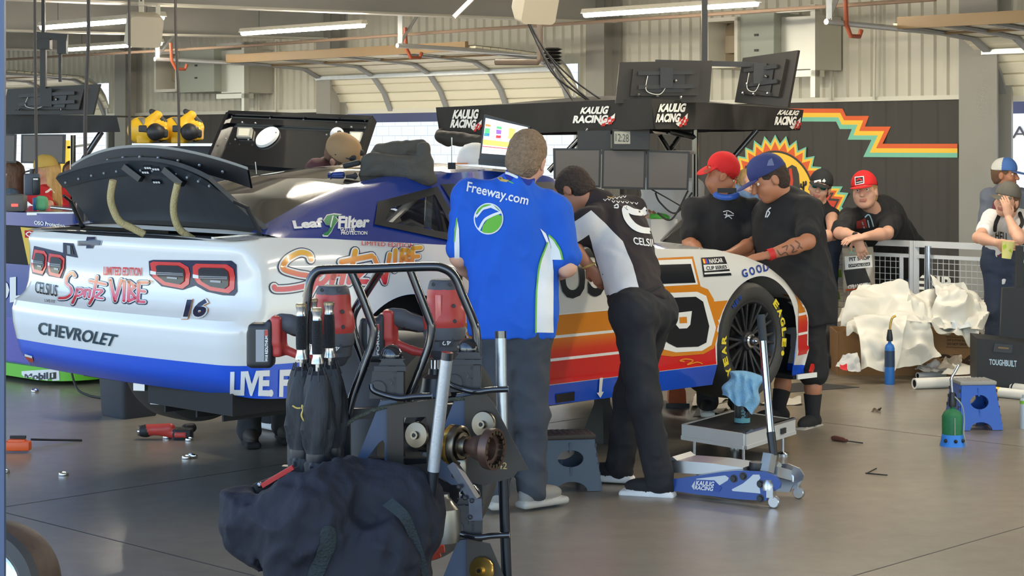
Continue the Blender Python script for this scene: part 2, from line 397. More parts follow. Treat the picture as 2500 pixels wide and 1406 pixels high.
M_wall = mat('painted steel cladding', (200, 197, 184), .5, var=.05, vs=2)
M_steel = mat('grey painted steel', (140, 138, 132), .5, var=.04, vs=3)
M_steel2 = mat('pale grey painted steel', (164, 162, 155), .5)
M_char = mat('charcoal printed cladding', (56, 52, 48), .6, var=.05, vs=3)
M_trimw = mat('white trim', (215, 212, 200), .5)
M_galv = mat('galvanised steel', (176, 180, 182), .38, .75, var=.08, vs=14)
M_cream = mat('cream door panel', (238, 232, 210), .45)
M_tan = mat('tan door edge', (150, 124, 88), .5)
doors = [(sx(268), sx(-160)), (sx(1412), sx(815)), (sx(2900), sx(2433))]        # s ranges of the three openings
def corr(mb, s0, s1, z0, z1, u, pitch, dep, ridge=.3):
    n = max(1, int(round((s1-s0)/pitch))); P = []
    for i in range(n):
        a = s0+(s1-s0)*i/n; w = (s1-s0)/n
        P += [(a, 0), (a+w*.5, 0), (a+w*.62, -dep), (a+w*.88, -dep)]
    P.append((s1, 0)); N = len(P)
    vs = [B(s, u+d, z) for z in (z0, z1) for s, d in P]; mb.add(vs, [(i, i+1, N+i+1, N+i) for i in range(N-1)])
wl = MB(M_wall); wl.ang = 20
segs = [(-8, doors[2][0]), (doors[2][1], doors[1][0]), (doors[1][1], doors[0][0]), (doors[0][1], 60)]
for a, b in segs: corr(wl, a, b, 0, 4.4, UW, .18, .035)
for a, b in doors: corr(wl, a, b, 2.95, 4.4, UW, .18, .035)
bx(wl, -8, 60, UW+.05, UW+.12, 4.2, 4.4)
for a, b in segs: bx(wl, a, b, UW+.05, UW+.12, 0, 4.4)
for a, b in doors: bx(wl, a, b, UW+.05, UW+.12, 3.0, 4.4)
build('wall_back', wl, kind='structure')
rf = MB(mat('roof lining', (205, 202, 194), .7))
rf.add([B(-30, 2.1, 4.1), B(60, 2.1, 4.1), B(60, 20.3, 4.42), B(-30, 20.3, 4.42)], [(0, 1, 2, 3)])
rf.add([B(-30, 2.1, 4.2), B(60, 2.1, 4.2), B(60, 20.3, 4.52), B(-30, 20.3, 4.52)], [(3, 2, 1, 0)])
build('ceiling', rf, kind='structure', smooth=False)
# charcoal lower cladding with the printed mural
pan = MB(M_char)
zt = 2.325
for a, b in segs[:3]:
    corr(pan, a+.05, b-.05, 0, zt, UW-.055, .36, .012)
    pan.use(M_trimw); bx(pan, a+.05, b-.05, UW-.1, UW-.02, zt, zt+.055); pan.use(M_char)
M_or = mat('mural orange', (226, 96, 40), .6); M_ye = mat('mural yellow', (250, 200, 62), .6); M_teal = mat('mural teal', (122, 196, 170), .6)
M_red2 = mat('mural red', (205, 62, 34), .6)
frW = frame(B(0, UW-.0705, 0), -VV, ZV)                            # x runs to the right along the wall, y up, z out of it... towards the hall
def mw(px, py): s, z = SU(px, py, UW-.07); return (-s, z)
if frW.to_3x3().col[2].dot(UV) > 0: frW = frame(B(0, UW-.0705, 0), -VV, ZV)
def wallmap(off): return lambda x, y: B(-x, UW-.071-off, y)
band = [(1905, 265), (2057, 265), (2066, 283), (2122, 283), (2112, 309), (2175, 309), (2155, 351), (2338, 351)]
for k, m in ((0, M_or), (1, M_ye), (2, M_teal)):
    w = .055; pts = [Vector(mw(*p)) for p in band]
    vs = []
    for i, p in enumerate(pts):
        d0 = (p-pts[i-1]).normalized() if i else (pts[1]-p).normalized(); d1 = (pts[i+1]-p).normalized() if i < len(pts)-1 else d0
        nrm = Vector((-d0.y-d1.y, d0.x+d1.x)); nrm = nrm.normalized(); c = max(.35, nrm.dot(Vector((-d0.y, d0.x))))
        for o in (-k*w, -(k+1)*w): q = p+nrm*o/c; vs.append((q.x, q.y))
    decal(pan, m, (vs, [(2*i, 2*i+1, 2*i+3, 2*i+2) for i in range(len(pts)-1)]), wallmap(.002), 0)
c = Vector(mw(1893, 485)); R0 = (Vector(mw(1893, 338))-c).length
def saw(r, n=30, amp=.07): return [(c.x+(r+(amp if i % 2 else -amp*.6))*math.cos(2*math.pi*i/(2*n)), c.y+(r+(amp if i % 2 else -amp*.6))*math.sin(2*math.pi*i/(2*n))) for i in range(2*n)]
for k, (m, r) in enumerate(((M_teal, R0-.02), (M_ye, R0-.055), (M_or, R0-.11))): decal(pan, m, tess(saw(r)), wallmap(.003+k*.0015), 0)
decal(pan, M_char, tess(circ(c, R0*.80, 64)), wallmap(.008), 0); decal(pan, M_ye, tess(circ(c, R0*.765, 64)), wallmap(.0095), 0)
for q in ([(1815, 520), (1820, 405), (1850, 400), (1852, 520)], [(1925, 530), (1915, 415), (1935, 402), (1946, 408), (1952, 425), (1960, 530)]):
    decal(pan, M_char, tess([mw(*p) for p in q]), wallmap(.011), 0)
decal(pan, M_red2, tess([mw(*p) for p in [(1930, 470), (1928, 412), (1934, 410), (1938, 440), (1936, 470)]]), wallmap(.0125), 0)
for st in ([(1963, 470), (1963, 445)], [(1957, 450), (1957, 456), (1963, 459)], [(1969, 444), (1969, 450), (1963, 454)]):
    decal(pan, M_char, stroke([mw(*p) for p in st], .03, sp=False), wallmap(.0125), 0)
zig = [(2010, 455), (2058, 455), (2050, 469), (2072, 471), (2055, 505), (2062, 512), (2046, 545)]
for k, m in ((0, M_teal), (1, M_ye), (2, M_or), (3, M_char), (4, M_red2)):
    pts = [mw(p[0]-(k*7 if i else 0), p[1]+k*5) for i, p in enumerate(zig)]
    decal(pan, m, tess(pts+[mw(2010, 545)]), wallmap(.003+k*.0015), 0)
M_wht = mat('white lettering', (236, 234, 226), .5)
x0, y0 = mw(2237, 706); x1, y1 = mw(2330, 676)
decal(pan, M_wht, fit_text('ENR', x0, y0, x1-x0, y1-y0, bold=.03), wallmap(.004), 0)
build('trim_wainscot', pan, kind='structure', smooth=False)
# columns and roof beams
cols = [(268, 318), (763, 815), (1425, 1480), (2340, 2435)]
beam_s = []
for a, b in cols:
    s1_, s0_ = sx(a, 19.6), sx(b, 19.6); sc = (s0_+s1_)/2; beam_s.append(sc); k = MB(M_steel); w = .25 if a > 2000 else .17
    bx(k, sc-w, sc+w, 19.6, 19.63, 0, 4.4); k.use(M_steel2); bx(k, sc-w, sc+w, 19.93, 19.97, 0, 4.4); bx(k, sc-.03, sc+.03, 19.63, 19.93, 0, 4.4)
    bx(k, sc+w*.86, sc+w, 19.63, 19.93, 0, 4.4)
    build('column', k, kind='structure', smooth=False)
M_beam = mat('grey roof beam', (178, 178, 174), .5, var=.04, vs=3)
for s in beam_s:
    k = MB(M_beam)
    def bb(d0, d1, h0, h1, m):
        k.use(m); A = [B(s+d, u, z) for u, zb in ((2.1, 3.1), (20, 3.49)) for d in (d0, d1) for z in (zb+h0, zb+h1)]
        k.add(A, [(0, 1, 3, 2), (4, 6, 7, 5), (0, 4, 5, 1), (2, 3, 7, 6), (0, 2, 6, 4), (1, 5, 7, 3)])
    bb(-.12, .12, 0, .025, M_trimw); bb(-.012, .012, .025, .85, M_beam); bb(-.12, .12, .85, .875, M_beam)
    build('beam', k, kind='structure', smooth=False)
# roof purlins and the long header beam
k = MB(M_steel)
for u in (6.5, 10.5, 14.5, 18.5): bx(k, -30, 60, u-.04, u+.04, 3.98+.018*u-.16, 3.98+.018*u)
build('beam_purlin', k, kind='structure', smooth=False)
M_bluest = mat('blue grey painted steel', (66, 84, 112), .4)
k = MB(M_bluest); e0 = W(-40, 700, 3.2); k.box((-.861-.03, 3.2, 2), (.06, .012, 4.2), 0); build('column_front', k, kind='structure', smooth=False)
# sectional overhead doors
def overhead(i, s0, s1):
    d = MB(M_cream); pth = [(20.0, 2.34), (19.86, 2.62), (19.62, 2.88), (19.3, 3.02), (18.6, 3.06), (17.85, 3.09)]
    for a, b in zip(pth[:-1], pth[1:]):
        d.use(M_cream); L = math.hypot(b[0]-a[0], b[1]-a[1])
        nr = max(2, int(L/.14))
        for q in range(nr):                                          # ribbed skin of each section
            t0, t1 = q/nr, (q+.86)/nr
            P = [(a[0]+(b[0]-a[0])*t, a[1]+(b[1]-a[1])*t) for t in (t0, t1)]
            nx, nz = (b[1]-a[1])/L, -(b[0]-a[0])/L
            vs = [B(s, p[0]+nx*o, p[1]+nz*o) for s in (s0-.06, s1+.06) for p in P for o in (0, .03)]
            d.add(vs, [(0, 1, 3, 2), (4, 6, 7, 5), (0, 4, 5, 1), (2, 3, 7, 6), (0, 2, 6, 4), (1, 5, 7, 3)])
        d.bar(B(s0+.05, a[0], a[1]+.03), B(s0+.05, b[0], b[1]+.03), .001, .001)
        vs = [B(s, p[0]+nx*.034, p[1]+nz*.034+.004) for s in (s0-.06, s1+.06) for p in (a, b)]; d.add(vs, [(0, 1, 3, 2)])
        d.use(mat('grey door stile', (148, 150, 152), .5))
        for t in range(5):
            s = s0+.12+(s1-s0-.24)*t/4; d.bar(B(s, a[0]-nx*.03, a[1]-nz*.03), B(s, b[0]-nx*.03, b[1]-nz*.03), .09, .03)
    d.use(M_trimw); bx(d, s0+.03, s1-.03, 19.97, 20.03, 2.29, 2.36); d.use(M_tan)
    for u in (19.3, 18.6): bx(d, s0+.05, s1-.05, u-.015, u+.015, 3.02, 3.05)
    d.use(M_galv); bx(d, s0+.05, s1-.05, 19.56, 19.60, 2.83, 2.89)
    d.use(M_tan)
    bx(d, s0+.05, s1-.05, 17.78, 17.84, 3.05, 3.18)
    dr = build('door_%d' % i, d, kind='structure', loc=B((s0+s1)/2, 20, 0))
    for s in (s0, s1):
        t = MB(mat('pale zinc track', (184, 186, 186), .35, .2)); arc = [(19.95, 0.0), (19.95, 2.35)]+[(19.3+.65*math.cos(q), 2.4+.65*math.sin(q)) for q in [math.radians(x) for x in range(5, 91, 12)]]+[(16.5, 3.07)]
        t.tube([B(s, u, z) for u, z in arc], .032, 8); build('track', t, dr)
        h_ = MB(M_galv)
        for du in (16.55,): h_.bar(B(s, du, 3.05), B(s, du, 3.95), .06, .012); h_.bar(B(s, du, 3.1), B(s+.25, du+.9, 3.95), .05, .01)
        build('hanger', h_, dr)
        br = MB(mat('rust red bracket', (150, 74, 48), .5)); q = .09 if s == s0 else -.09
        br.tube([B(s+q, 16.72, 3.32), B(s+q, 16.74, 3.05), B(s+q, 16.82, 2.93), B(s+q, 16.98, 2.93), B(s+q, 17.02, 3.0)], .025, 8); build('bumper_spring', br, dr)
for i, (a, b) in enumerate(doors): overhead(i+1, a, b)
sh = MB(mat('black chain hoist', (40, 42, 42), .5)); p = SU(1412, 140, 19.4)
for q in range(5): sh.lathe([(.09, q*.05), (.14, q*.05+.02), (.09, q*.05+.04)], B(p[0]+.12, 19.0, p[1]-.12), ZV, 14)
build('chain_hoist', sh, None, 'dark chain hoist drum at the top right corner of the middle overhead door', 'hoist')
# outdoors behind the doors
M_block = mat('white block wall', (238, 236, 230), .85)
n = M_block.node_tree; bt = n.nodes.new('ShaderNodeTexBrick'); tc = n.nodes.new('ShaderNodeTexCoord'); mp = n.nodes.new('ShaderNodeMapping')
mp.inputs['Rotation'].default_value = (math.pi/2, 0, 0)
n.links.new(tc.outputs['Object'], mp.inputs[0]); sp = n.nodes.new('ShaderNodeSeparateXYZ'); n.links.new(tc.outputs['Object'], sp.inputs[0])
ml = n.nodes.new('ShaderNodeVectorMath'); ml.operation = 'DOT_PRODUCT'; ml.inputs[1].default_value = (-SA, CA, 0); n.links.new(tc.outputs['Object'], ml.inputs[0])
cb = n.nodes.new('ShaderNodeCombineXYZ'); n.links.new(ml.outputs['Value'], cb.inputs[0]); n.links.new(sp.outputs[2], cb.inputs[1]); n.links.new(cb.outputs[0], bt.inputs['Vector'])
for k_, v_ in (('Color1', (252, 244, 228)), ('Color2', (255, 249, 236)), ('Mortar', (222, 214, 200))): bt.inputs[k_].default_value = rgb(v_)
bt.inputs['Scale'].default_value = 1; bt.inputs['Brick Width'].default_value = .4; bt.inputs['Row Height'].default_value = .2; bt.inputs['Mortar Size'].default_value = .008
n.links.new(bt.outputs[0], n.nodes['Principled BSDF'].inputs['Base Color'])
k = MB(M_block); bx(k, -20, 70, 27, 27.3, 0, 5); build('wall_outside', k, kind='structure', smooth=False)
M_navy = mat('navy painted steel', (58, 66, 104), .5)
for i, (a, b) in enumerate(doors):
    k = MB(M_navy); bx(k, a-.3, b+.3, 20.5, 20.62, 2.16, 2.31); bx(k, a-.12, a+.02, 20.15, 20.3, 0, 2.4)
    if i == 2: bx(k, b-.75, b-.6, 21.0, 21.2, 0, 2.2)
    build('trim_door_frame', k, kind='structure', smooth=False)
sgn = MB(mat('white sign board', (238, 236, 232), .5)); bx(sgn, sx(2560, 24), sx(2462, 24), 24, 24.04, 1.2, 2.3); sgn.use(mat('sign letters', (70, 66, 72), .6))
a_ = SU(2470, 338, 23.98); vsf = fit_text('AR & RA', -a_[0], a_[1], 1.35, .17); decal(sgn, sgn.ml[1], vsf, lambda x, y: B(-x, 23.985, y), 0)
build('sign_board', sgn, None, 'white sign board lettered AR & RA outside the right-hand doorway', 'sign', smooth=False)
yb = MB(mat('yellow post', (240, 196, 40), .5))
for px in (165, ): s = sx(px, 22); bx(yb, s-.12, s+.12, 21.9, 22.1, 0, 1.9)
build('yellow_post', yb, None, 'yellow painted post outside the doorway at the far left', 'post', smooth=False)
# fluorescent fittings
M_lamp = mat('glowing tube', (255, 244, 222), .5, emit=105); M_fit = mat('lamp housing', (214, 208, 192), .45)
def fitting(s, u, z, seen, L=2.44):
    a = MB(M_fit); t = thing('tube_light', seen, 'light', B(s, u, z), 0, 'fluorescent tube lights')
    sec = [(-.055, 0), (-.035, .05), (.035, .05), (.055, 0)]
    a.loft([[B(s+q, u+x, z+y) for x, y in sec] for q in (-L/2, L/2)]); build('housing', a, t, smooth=False)
    e = MB(M_lamp); e.tube([B(s-L/2+.02, u, z-.012), B(s+L/2-.02, u, z-.012)], .034, 10); build('tube', e, t)
    w = MB(mat('hanger wire', (90, 88, 84), .5))
    for q in (-L*.35, L*.35): w.cyl(B(s+q, u, z+.05), B(s+q, u, 3.98+.018*u-.02), .005, n=5)
    build('wire', w, t)
def fit_px(px0, py0, px1, py1, u, lab):
    s0, z0 = SU(px0, py0, u); s1, z1 = SU(px1, py1, u); fitting((s0+s1)/2, u, (z0+z1)/2, lab, abs(s1-s0))
fit_px(1425, 33, 1852, 5, 15.7, 'lit tube light at upper right above the hanging screens')
fit_px(590, 79, 890, 58, 15.5, 'lit tube light above the middle overhead door left of centre')
fit_px(100, 62, 398, 42, 12.0, 'upper of the two lit tube lights beside the beige speaker')
fit_px(167, 119, 394, 102, 16.0, 'lower of the two lit tube lights, below the beige speaker')
for s in (3.5, 9.5):
    for u in (8.4,): fitting(s, u, 3.5, 'unseen tube light added under the roof to brighten the back wall and ceiling')
for s in (-3, 3, 8, 13): fitting(s, 12, 3.6, 'unseen tube light added under the roof to brighten the back wall and ceiling')  # extra fittings out of view, added to brighten back wall and ceiling
# pipes on the hall side of the wall
M_cop = mat('brown pipe', (132, 112, 96), .45)
def pipe_px(pts, u, r, name, label, m=M_cop):
    k = MB(m); k.tube([onU(x, y, u) for x, y in pts], r, 8); return build(name, k, None, label, 'pipe')
pipe_px([(-30, 148), (600, 112), (1140, 74), (1720, 36), (2285, -2)], 17, .022, 'ceiling_pipe', 'long thin brown pipe running the length of the hall under the beams')
pipe_px([(2030, 2), (2028, 245)], 19.85, .02, 'wall_conduit', 'thin grey vertical conduit on cladding, right of the large duct box', M_wall)
pipe_px([(2137, 2), (2134, 243)], 19.85, .02, 'wall_conduit', 'thin grey vertical conduit on cladding, nearest the right-hand column', M_wall)
pipe_px([(626, 100), (626, 275)], 19.85, .02, 'wall_conduit', 'thin vertical conduit on cladding right of the small duct box', M_wall)
pipe_px([(674, 100), (673, 275)], 19.85, .02, 'wall_conduit', 'thin vertical conduit on cladding left of the middle door column', M_wall)
# duct boxes with louvred openings
M_duct = mat('duct sheet metal', (196, 196, 188), .3, .5); M_cab = mat('grey green cabinet', (160, 166, 156), .5); M_brn = mat('brown mesh opening', (120, 98, 76), .7)
def duct(x0, x1, x2, x3, y0, y1, label, far):
    s = [sx(x, 19.3) for x in (x0, x1, x2, x3)]; zb = SU(x0, y1, 19.3)[1]; zt_ = SU(x0, y0, 19.3)[1]; t = thing('duct_unit', label, 'duct', B((s[0]+s[3])/2, 19.6, zb))
    a = MB(M_trimw); w = .05
    for q in ((s[1], s[1]+w, zb, zt_), (s[0]-w, s[0], zb, zt_)): bx(a, q[0], q[1], 19.2, 19.95, q[2], q[3])
    bx(a, s[1], s[0], 19.2, 19.95, zb, zb+w); bx(a, s[1], s[0], 19.2, 19.95, zt_-w, zt_); build('opening_frame', a, t, smooth=False)
    b_ = MB(M_brn); bx(b_, s[1]+w, s[0]-w, 19.6, 19.9, zb+w, zt_-w); b_.use(mat('fan motor', (150, 134, 110), .5))
    cs = (s[0]+s[1])/2; b_.lathe([(.02, 0), (.3, .01), (.3, .05), (.26, .06)], B(cs, 19.56, (zb+zt_)/2), UV, 20); bx(b_, cs-.09, cs+.09, 19.4, 19.56, zb+.2, zb+.42)
    build('fan', b_, t, smooth=False)
    c_ = MB(M_cab); bx(c_, s[2], s[1], 19.25, 19.95, zb-.02, zt_+.03, .01); c_.use(mat('dark fastener', (60, 60, 58), .5))
    for q in (.3, .6): bx(c_, (s[1]+s[2])/2-.03, (s[1]+s[2])/2+.03, 19.235, 19.25, zb+(zt_-zb)*q, zb+(zt_-zb)*q+.03)
    build('cabinet', c_, t, smooth=False)
    d_ = MB(M_duct); bx(d_, s[3]+.05, s[2], 19.4, 19.95, zb-.05, zt_-.02, .01); bx(d_, s[3], s[3]+.07, 19.3, 19.4, zb-.4, zt_+.1); bx(d_, s[3], s[2], 19.3, 19.4, zt_+.02, zt_+.09); bx(d_, s[3], s[2], 19.3, 19.5, zb-.14, zb-.06)
    build('duct_panel', d_, t, smooth=False)
duct(388, 443, 528, 596, 128, 226, 'smaller pale duct box with brown opening on cladding at upper left', 1)
duct(1733, 1812, 1895, 1990, 46, 168, 'large duct box with fan opening on cladding behind the hanging screens', 0)
# ================================================================== the race car on stands
def V3(*a): return Vector(a)
CAR = Matrix.Translation((-1.208, 9.866, 0)) @ Matrix.Rotation(AH, 4, 'Z')
M_white = mat('pearl white paint', (226, 224, 218), .16, coat=.6)
M_blue = mat('deep blue paint', (24, 52, 136), .18, coat=.6)
M_bright = mat('bright blue paint', (28, 84, 205), .18, coat=.6)
M_blk = mat('black rubber', (26, 26, 27), .6); M_carb = mat('black composite', (34, 36, 38), .38, var=.15, vs=30)
M_glassd = mat('dark tinted screen', (30, 24, 18), .05, .35, coat=1)
M_dark = mat('dark interior', (18, 18, 19), .7); M_navy2 = mat('navy print', (30, 34, 62), .3)
M_redp = mat('red print', (214, 50, 40), .25, coat=.4); M_orp = mat('orange print', (226, 140, 36), .25, coat=.4)
M_redpaint = mat('red paint', (206, 30, 28), .2, coat=.5); M_orpaint = mat('orange paint', (216, 132, 30), .2, coat=.5)
M_whp = mat('white print', (235, 233, 228), .25); M_blkp = mat('black print', (22, 24, 30), .25)
M_chr = mat('chrome', (205, 206, 208), .12, 1); M_alu = mat('brushed aluminium', (190, 190, 192), .3, .9)
def ip(x, T):
    for (a, b), (c, d) in zip(T[:-1], T[1:]):
        if x <= c: return b+(d-b)*max(0, min(1, (x-a)/(c-a)))
    return T[-1][1]
LIFT = 0
ZTOP = [(-1.1, 1.318), (-.8, 1.335), (-.5, 1.322), (-.28, 1.305), (.3, 1.262), (1, 1.225), (1.7, 1.195), (1.95, 1.18), (2.48, 1.155), (2.75, 1.105), (2.95, 1.045), (3.17, .94), (3.36, .82), (3.6, .71), (3.9, .65)]
DREAR = [(.58, -.13), (.63, -.07), (.66, -.03), (.70, -.005), (.77, .012), (.85, .03), (.92, .035), (.965, .02), (1.0, -.035), (1.06, -.06), (1.15, -.07), (1.22, -.06), (1.28, -.05), (1.31, -.06), (1.335, -.10)]
DSIDE = [(.30, -.03), (.38, -.035), (.44, -.015), (.505, .004), (.52, -.002), (.8, 0), (1.0, 0), (1.1, -.008), (1.2, -.02), (1.3, -.035)]
def outline():
    P = []
    for i in range(17): y = -.80*i/16; P.append((-1.09+.05*(y/.8)**2, y))
    for i in range(1, 10): t = math.pi/2*i/10; P.append((-.87-.17*math.cos(t), -.80-.18*math.sin(t)))
    xs = sorted(set([round(-.87+.03*i, 3) for i in range(143)]+[-.4201, -.4199, .4199, .4201, 2.4099, 2.4101, 3.2299, 3.2301]))
    for x in xs:
        y = -.98-.02*min(1, max(0, (x+.87)/.5)) if x < 2.95 else -1.0+.05*((x-2.95)/.41)**2 if x < 3.36 else -.95+.0*x
        if x >= 3.36: t = min(1, (x-3.36)/.46); y = -.95*math.sqrt(max(0, 1-t**2.2))
        if x <= 3.82: P.append((x, y))
    P.append((3.82, 0)); return P
OUT = outline()
def nrm(i, P):
    a = Vector(P[max(i-1, 0)]); b = Vector(P[min(i+1, len(P)-1)]); d = b-a
    return Vector((d.y, -d.x)).normalized() if d.length > 1e-6 else Vector((0, -1))
def zlow(x, y):
    if abs(x) < .42: return .615+.42*math.sqrt(max(0, 1-(x/.42)**2)) if x > -.42 else .6
    if abs(x-2.82) < .41: return .60+.385*math.sqrt(max(0, 1-((x-2.82)/.41)**2))
    if x < -.4: return ip(x, [(-1.1, .618), (-.9, .61), (-.4, .575)])
    if x < 2.5: return ip(x, [(.4, .40), (2.4, .375)])
    return .345
def skirt(mb, paint_hi, paint_lo, inn):
    rows_lo, rows_hi = 6, 26; V = []; n = rows_lo+rows_hi
    for i, (x, y) in enumerate(OUT):
        nv = nrm(i, OUT); w = min(1, max(0, -nv.x)); w = w*w*(3-2*w); fr = max(0, nv.x)
        zl, zt = zlow(x, y), ip(x, ZTOP); zp = ip(x, [(-1.1, .766), (-.4, .755), (.4, .507), (2.4, .495), (3.9, .36)]); zp = min(max(zp, zl+.0005), zt-.05)
        for r in range(n):
            z = zl+(zp-zl)*r/(rows_lo-1) if r < rows_lo else zp+(zt-zp)*(r-rows_lo)/(rows_hi-1)
            d = ip(z, DREAR)*w+(1-w)*(ip(z, DSIDE)-.055*max(0, 1-(zt-z)/.13)**2)
            V.append((x+nv.x*d, y+nv.y*d, z))
    N = len(OUT); F = []; MI = []; hi = mb.use(paint_hi).ci; lo = mb.use(paint_lo).ci
    for i in range(N-1):
        for r in range(n-1):
            if r == rows_lo-1: continue
            F.append((i*n+r, (i+1)*n+r, (i+1)*n+r+1, i*n+r+1)); MI.append(lo if r < rows_lo-1 else hi)
    mb.add(V, F, MI); mb.add([(x, -y, z) for x, y, z in V], [f[::-1] for f in F], MI)
    return {round(x, 3): (V[i*n+n-1]) for i, (x, y) in enumerate(OUT)}
RAIL = [(-.74, (-.80, 1.345)), (-.36, (-.70, 1.462)), (-.02, (-.62, 1.548)), (.3, (-.59, 1.592)), (.56, (-.58, 1.612)), (.95, (-.575, 1.625)), (1.41, (-.59, 1.592)), (1.5, (-.60, 1.56)), (1.8, (-.68, 1.38)), (2.08, (-.78, 1.20))]
CROWN = [(-.74, .02), (-.36, .05), (.04, .05), (.55, .045), (1.4, .04), (2.08, .03)]
def rail(x): return Vector((ip(x, [(a, b[0]) for a, b in RAIL]), ip(x, [(a, b[1]) for a, b in RAIL])))
def shoulder(x):
    best = min(OUT, key=lambda p: abs(p[0]-x)+(9 if p[1] > -.7 and x < 3.3 else 0)); return Vector((best[1]+.09, ip(x, ZTOP)))
def inpoly(p, poly):
    c = False; j = len(poly)-1
    for i in range(len(poly)):
        if (poly[i][1] > p[1]) != (poly[j][1] > p[1]) and p[0] < (poly[j][0]-poly[i][0])*(p[1]-poly[i][1])/(poly[j][1]-poly[i][1])+poly[i][0]: c = not c
        j = i
    return c
QWIN = [(-.035, 1.386), (.075, 1.45), (.46, 1.515), (.42, 1.305)]; QOUT = [(-.10, 1.375), (.03, 1.48), (.50, 1.548), (.45, 1.262)]
DWIN = [(.56, 1.30), (.58, 1.53), (1.38, 1.53), (1.62, 1.27)]
def cab(mb, paint, roofm, glass):
    xs = [-.74+.03*i for i in range(95)]; xs = [x for x in xs if x <= 2.08]; NS, NR = 12, 14; V = []; n = NS+NR+1+NS
    for x in xs:
        s = shoulder(x); r = rail(x); c = ip(x, CROWN); row = []
        for k in range(NS):
            t = k/NS; b = math.sin(math.pi*t)*.018; row.append((x, s.x+(r.x-s.x)*t-b, s.y+(r.y-s.y)*t))
        for k in range(NR+1):
            v = -1+2*k/NR; row.append((x, -r.x*v if False else r.x*-v, r.y+c*(1-abs(v)**2.2)))
        row += [(p[0], -p[1], p[2]) for p in row[:NS][::-1]]; V += row
    F = []; MI = []; ids = {k: mb.use(m).ci for k, m in (('p', paint), ('r', roofm), ('g', glass))}
    for i in range(len(xs)-1):
        xm = (xs[i]+xs[i+1])/2
        for k in range(n-1):
            q = (i*n+k, i*n+k+1, (i+1)*n+k+1, (i+1)*n+k); side_ = k < NS or k >= NS+NR
            zc = sum(V[j][2] for j in q)/4
            if side_ and (inpoly((xm, zc), QWIN) or inpoly((xm, zc), DWIN)): continue
            if side_: m = 'p'
            else:
                e = (k-NS) in (0, NR-1); m = 'g' if (xm < .40 or xm > 1.42) and not e else 'r' if xm > .38 and not e else 'p'
            F.append(q); MI.append(ids[m])
    mb.add(V, F, MI)
def deckgrid(mb, m, x0, x1, crown, hole=None):
    xs = [x0+(x1-x0)*i/40 for i in range(41)]; V = []; NV = 30
    for x in xs:
        if x < -.86: t = min(1, max(0, (-1.0-x)/-.14)) if False else 0; w = .80+.11*math.sqrt(max(0, 1-((-.86-x)/.14)**2)) if x > -1.0 else .70
        else: w = -shoulder(x).x if x < 3.36 else max(.02, .86*math.sqrt(max(0, 1-((x-3.36)/.46)**2.2)))
        z = ip(x, ZTOP); V += [(x, w*(-1+2*k/NV), z+crown*(1-abs(-1+2*k/NV)**3)) for k in range(NV+1)]
    F = []
    for i in range(40):
        for k in range(NV):
            q = (i*(NV+1)+k, i*(NV+1)+k+1, (i+1)*(NV+1)+k+1, (i+1)*(NV+1)+k); c = sum((Vector(V[j]) for j in q), Vector())/4
            if hole and hole[0] < c.x < hole[1] and abs(c.y) < hole[2]: continue
            F.append(q)
    mb.use(m).add(V, F)
M_grad = grad('orange to red paint', .64, .755, [(0, (206, 34, 28)), (.35, (214, 60, 30)), (1, (222, 128, 34))], .2)
M_script = grad('sunset lettering side', 1.10, 1.27, [(0, (214, 36, 44)), (.3, (222, 76, 44)), (.8, (236, 160, 50)), (1, (232, 178, 60))], .25)
M_script2 = grad('sunset lettering rear', 1.03, 1.16, [(0, (216, 46, 60)), (.5, (226, 104, 60)), (1, (236, 170, 60))], .25)
car = thing('race_car', 'white and blue race car with raised boot lid and orange and red side stripes', 'race car', CAR.translation, AH)
bd = MB(); bd.X = CAR; bd.ang = 35; bd.fixn = False
skirt(bd, M_white, M_bright, None)
deckgrid(bd, M_white, -1.0, -.66, .012, (-.985, -.69, .74))
deckgrid(bd, M_white, 2.02, 3.80, .03, (2.15, 2.75, .52))
cab(bd, M_blue, M_white, M_glassd)
def rl(px, py, xc=0): return (px, py)
def sl(px, py, yc=0): return (px, py)
def slc(px, py, yc=-1.0):
    t = (px-CX)/FPX; o = CAR.translation; Ou = o.x*CA+o.y*SA; Ov = -o.x*SA+o.y*CA; Y = (Ov+yc)/(-SA*t+CA); X = t*Y
    return (X*CA+Y*SA-Ou, EYE-(py-HZ)*Y/FPX)
frS = frame(CAR @ Vector((0, -3, 0)), UV, ZV); frR = frame(CAR @ Vector((-3, 0, 0)), -VV, ZV)
bd.X = None
base = MB(); base.v = list(bd.v); base.f = list(bd.f)
tb = tree(base)
def SD(o): return caster2(tb, o)
def RD(o): return caster2(tb, o)
def SX(o): return caster(base, frS, o)
S1, S2, S3, S4, S5 = R1, R2, R3, R4, R5 = [SD(.0022*k+.0012) for k in range(1, 6)]; X1, X2 = SX(.003), SX(.0055)
# stripes along the side
def qd(m, pts, mp=X1, L=.035): decal(bd, m, tess(pts), mp, L)
def lx(z): return .30+(.885-z)*1.05+.35*max(0, .75-z)
for m, a, b in ((M_orpaint, .765, .872), (M_whp, .75, .765), (M_grad, .645, .75), (M_whp, .63, .645), (M_redpaint, .508, .63)):
    ar = lambda z: 2.82-.41*math.sqrt(max(0, 1-((z-.6)/.385)**2))-.022
    qd(m, [(lx(a), a), (ar(a), a-.012), (ar((a+b)/2), (a+b)/2-.012), (ar(b), b-.012), (lx(b), b)] if a > .51 else [(lx(a), a), (2.4, a-.01), (ar(b), b-.012), (lx(b), b)])
    qd(m, [(3.245, a-.03), (3.44, a-.03), (3.44, b-.03), (3.245, b-.03)])
qd(M_whp, [(.9, .868), (2.2, .866), (2.2, .872), (.9, .874)], X2)
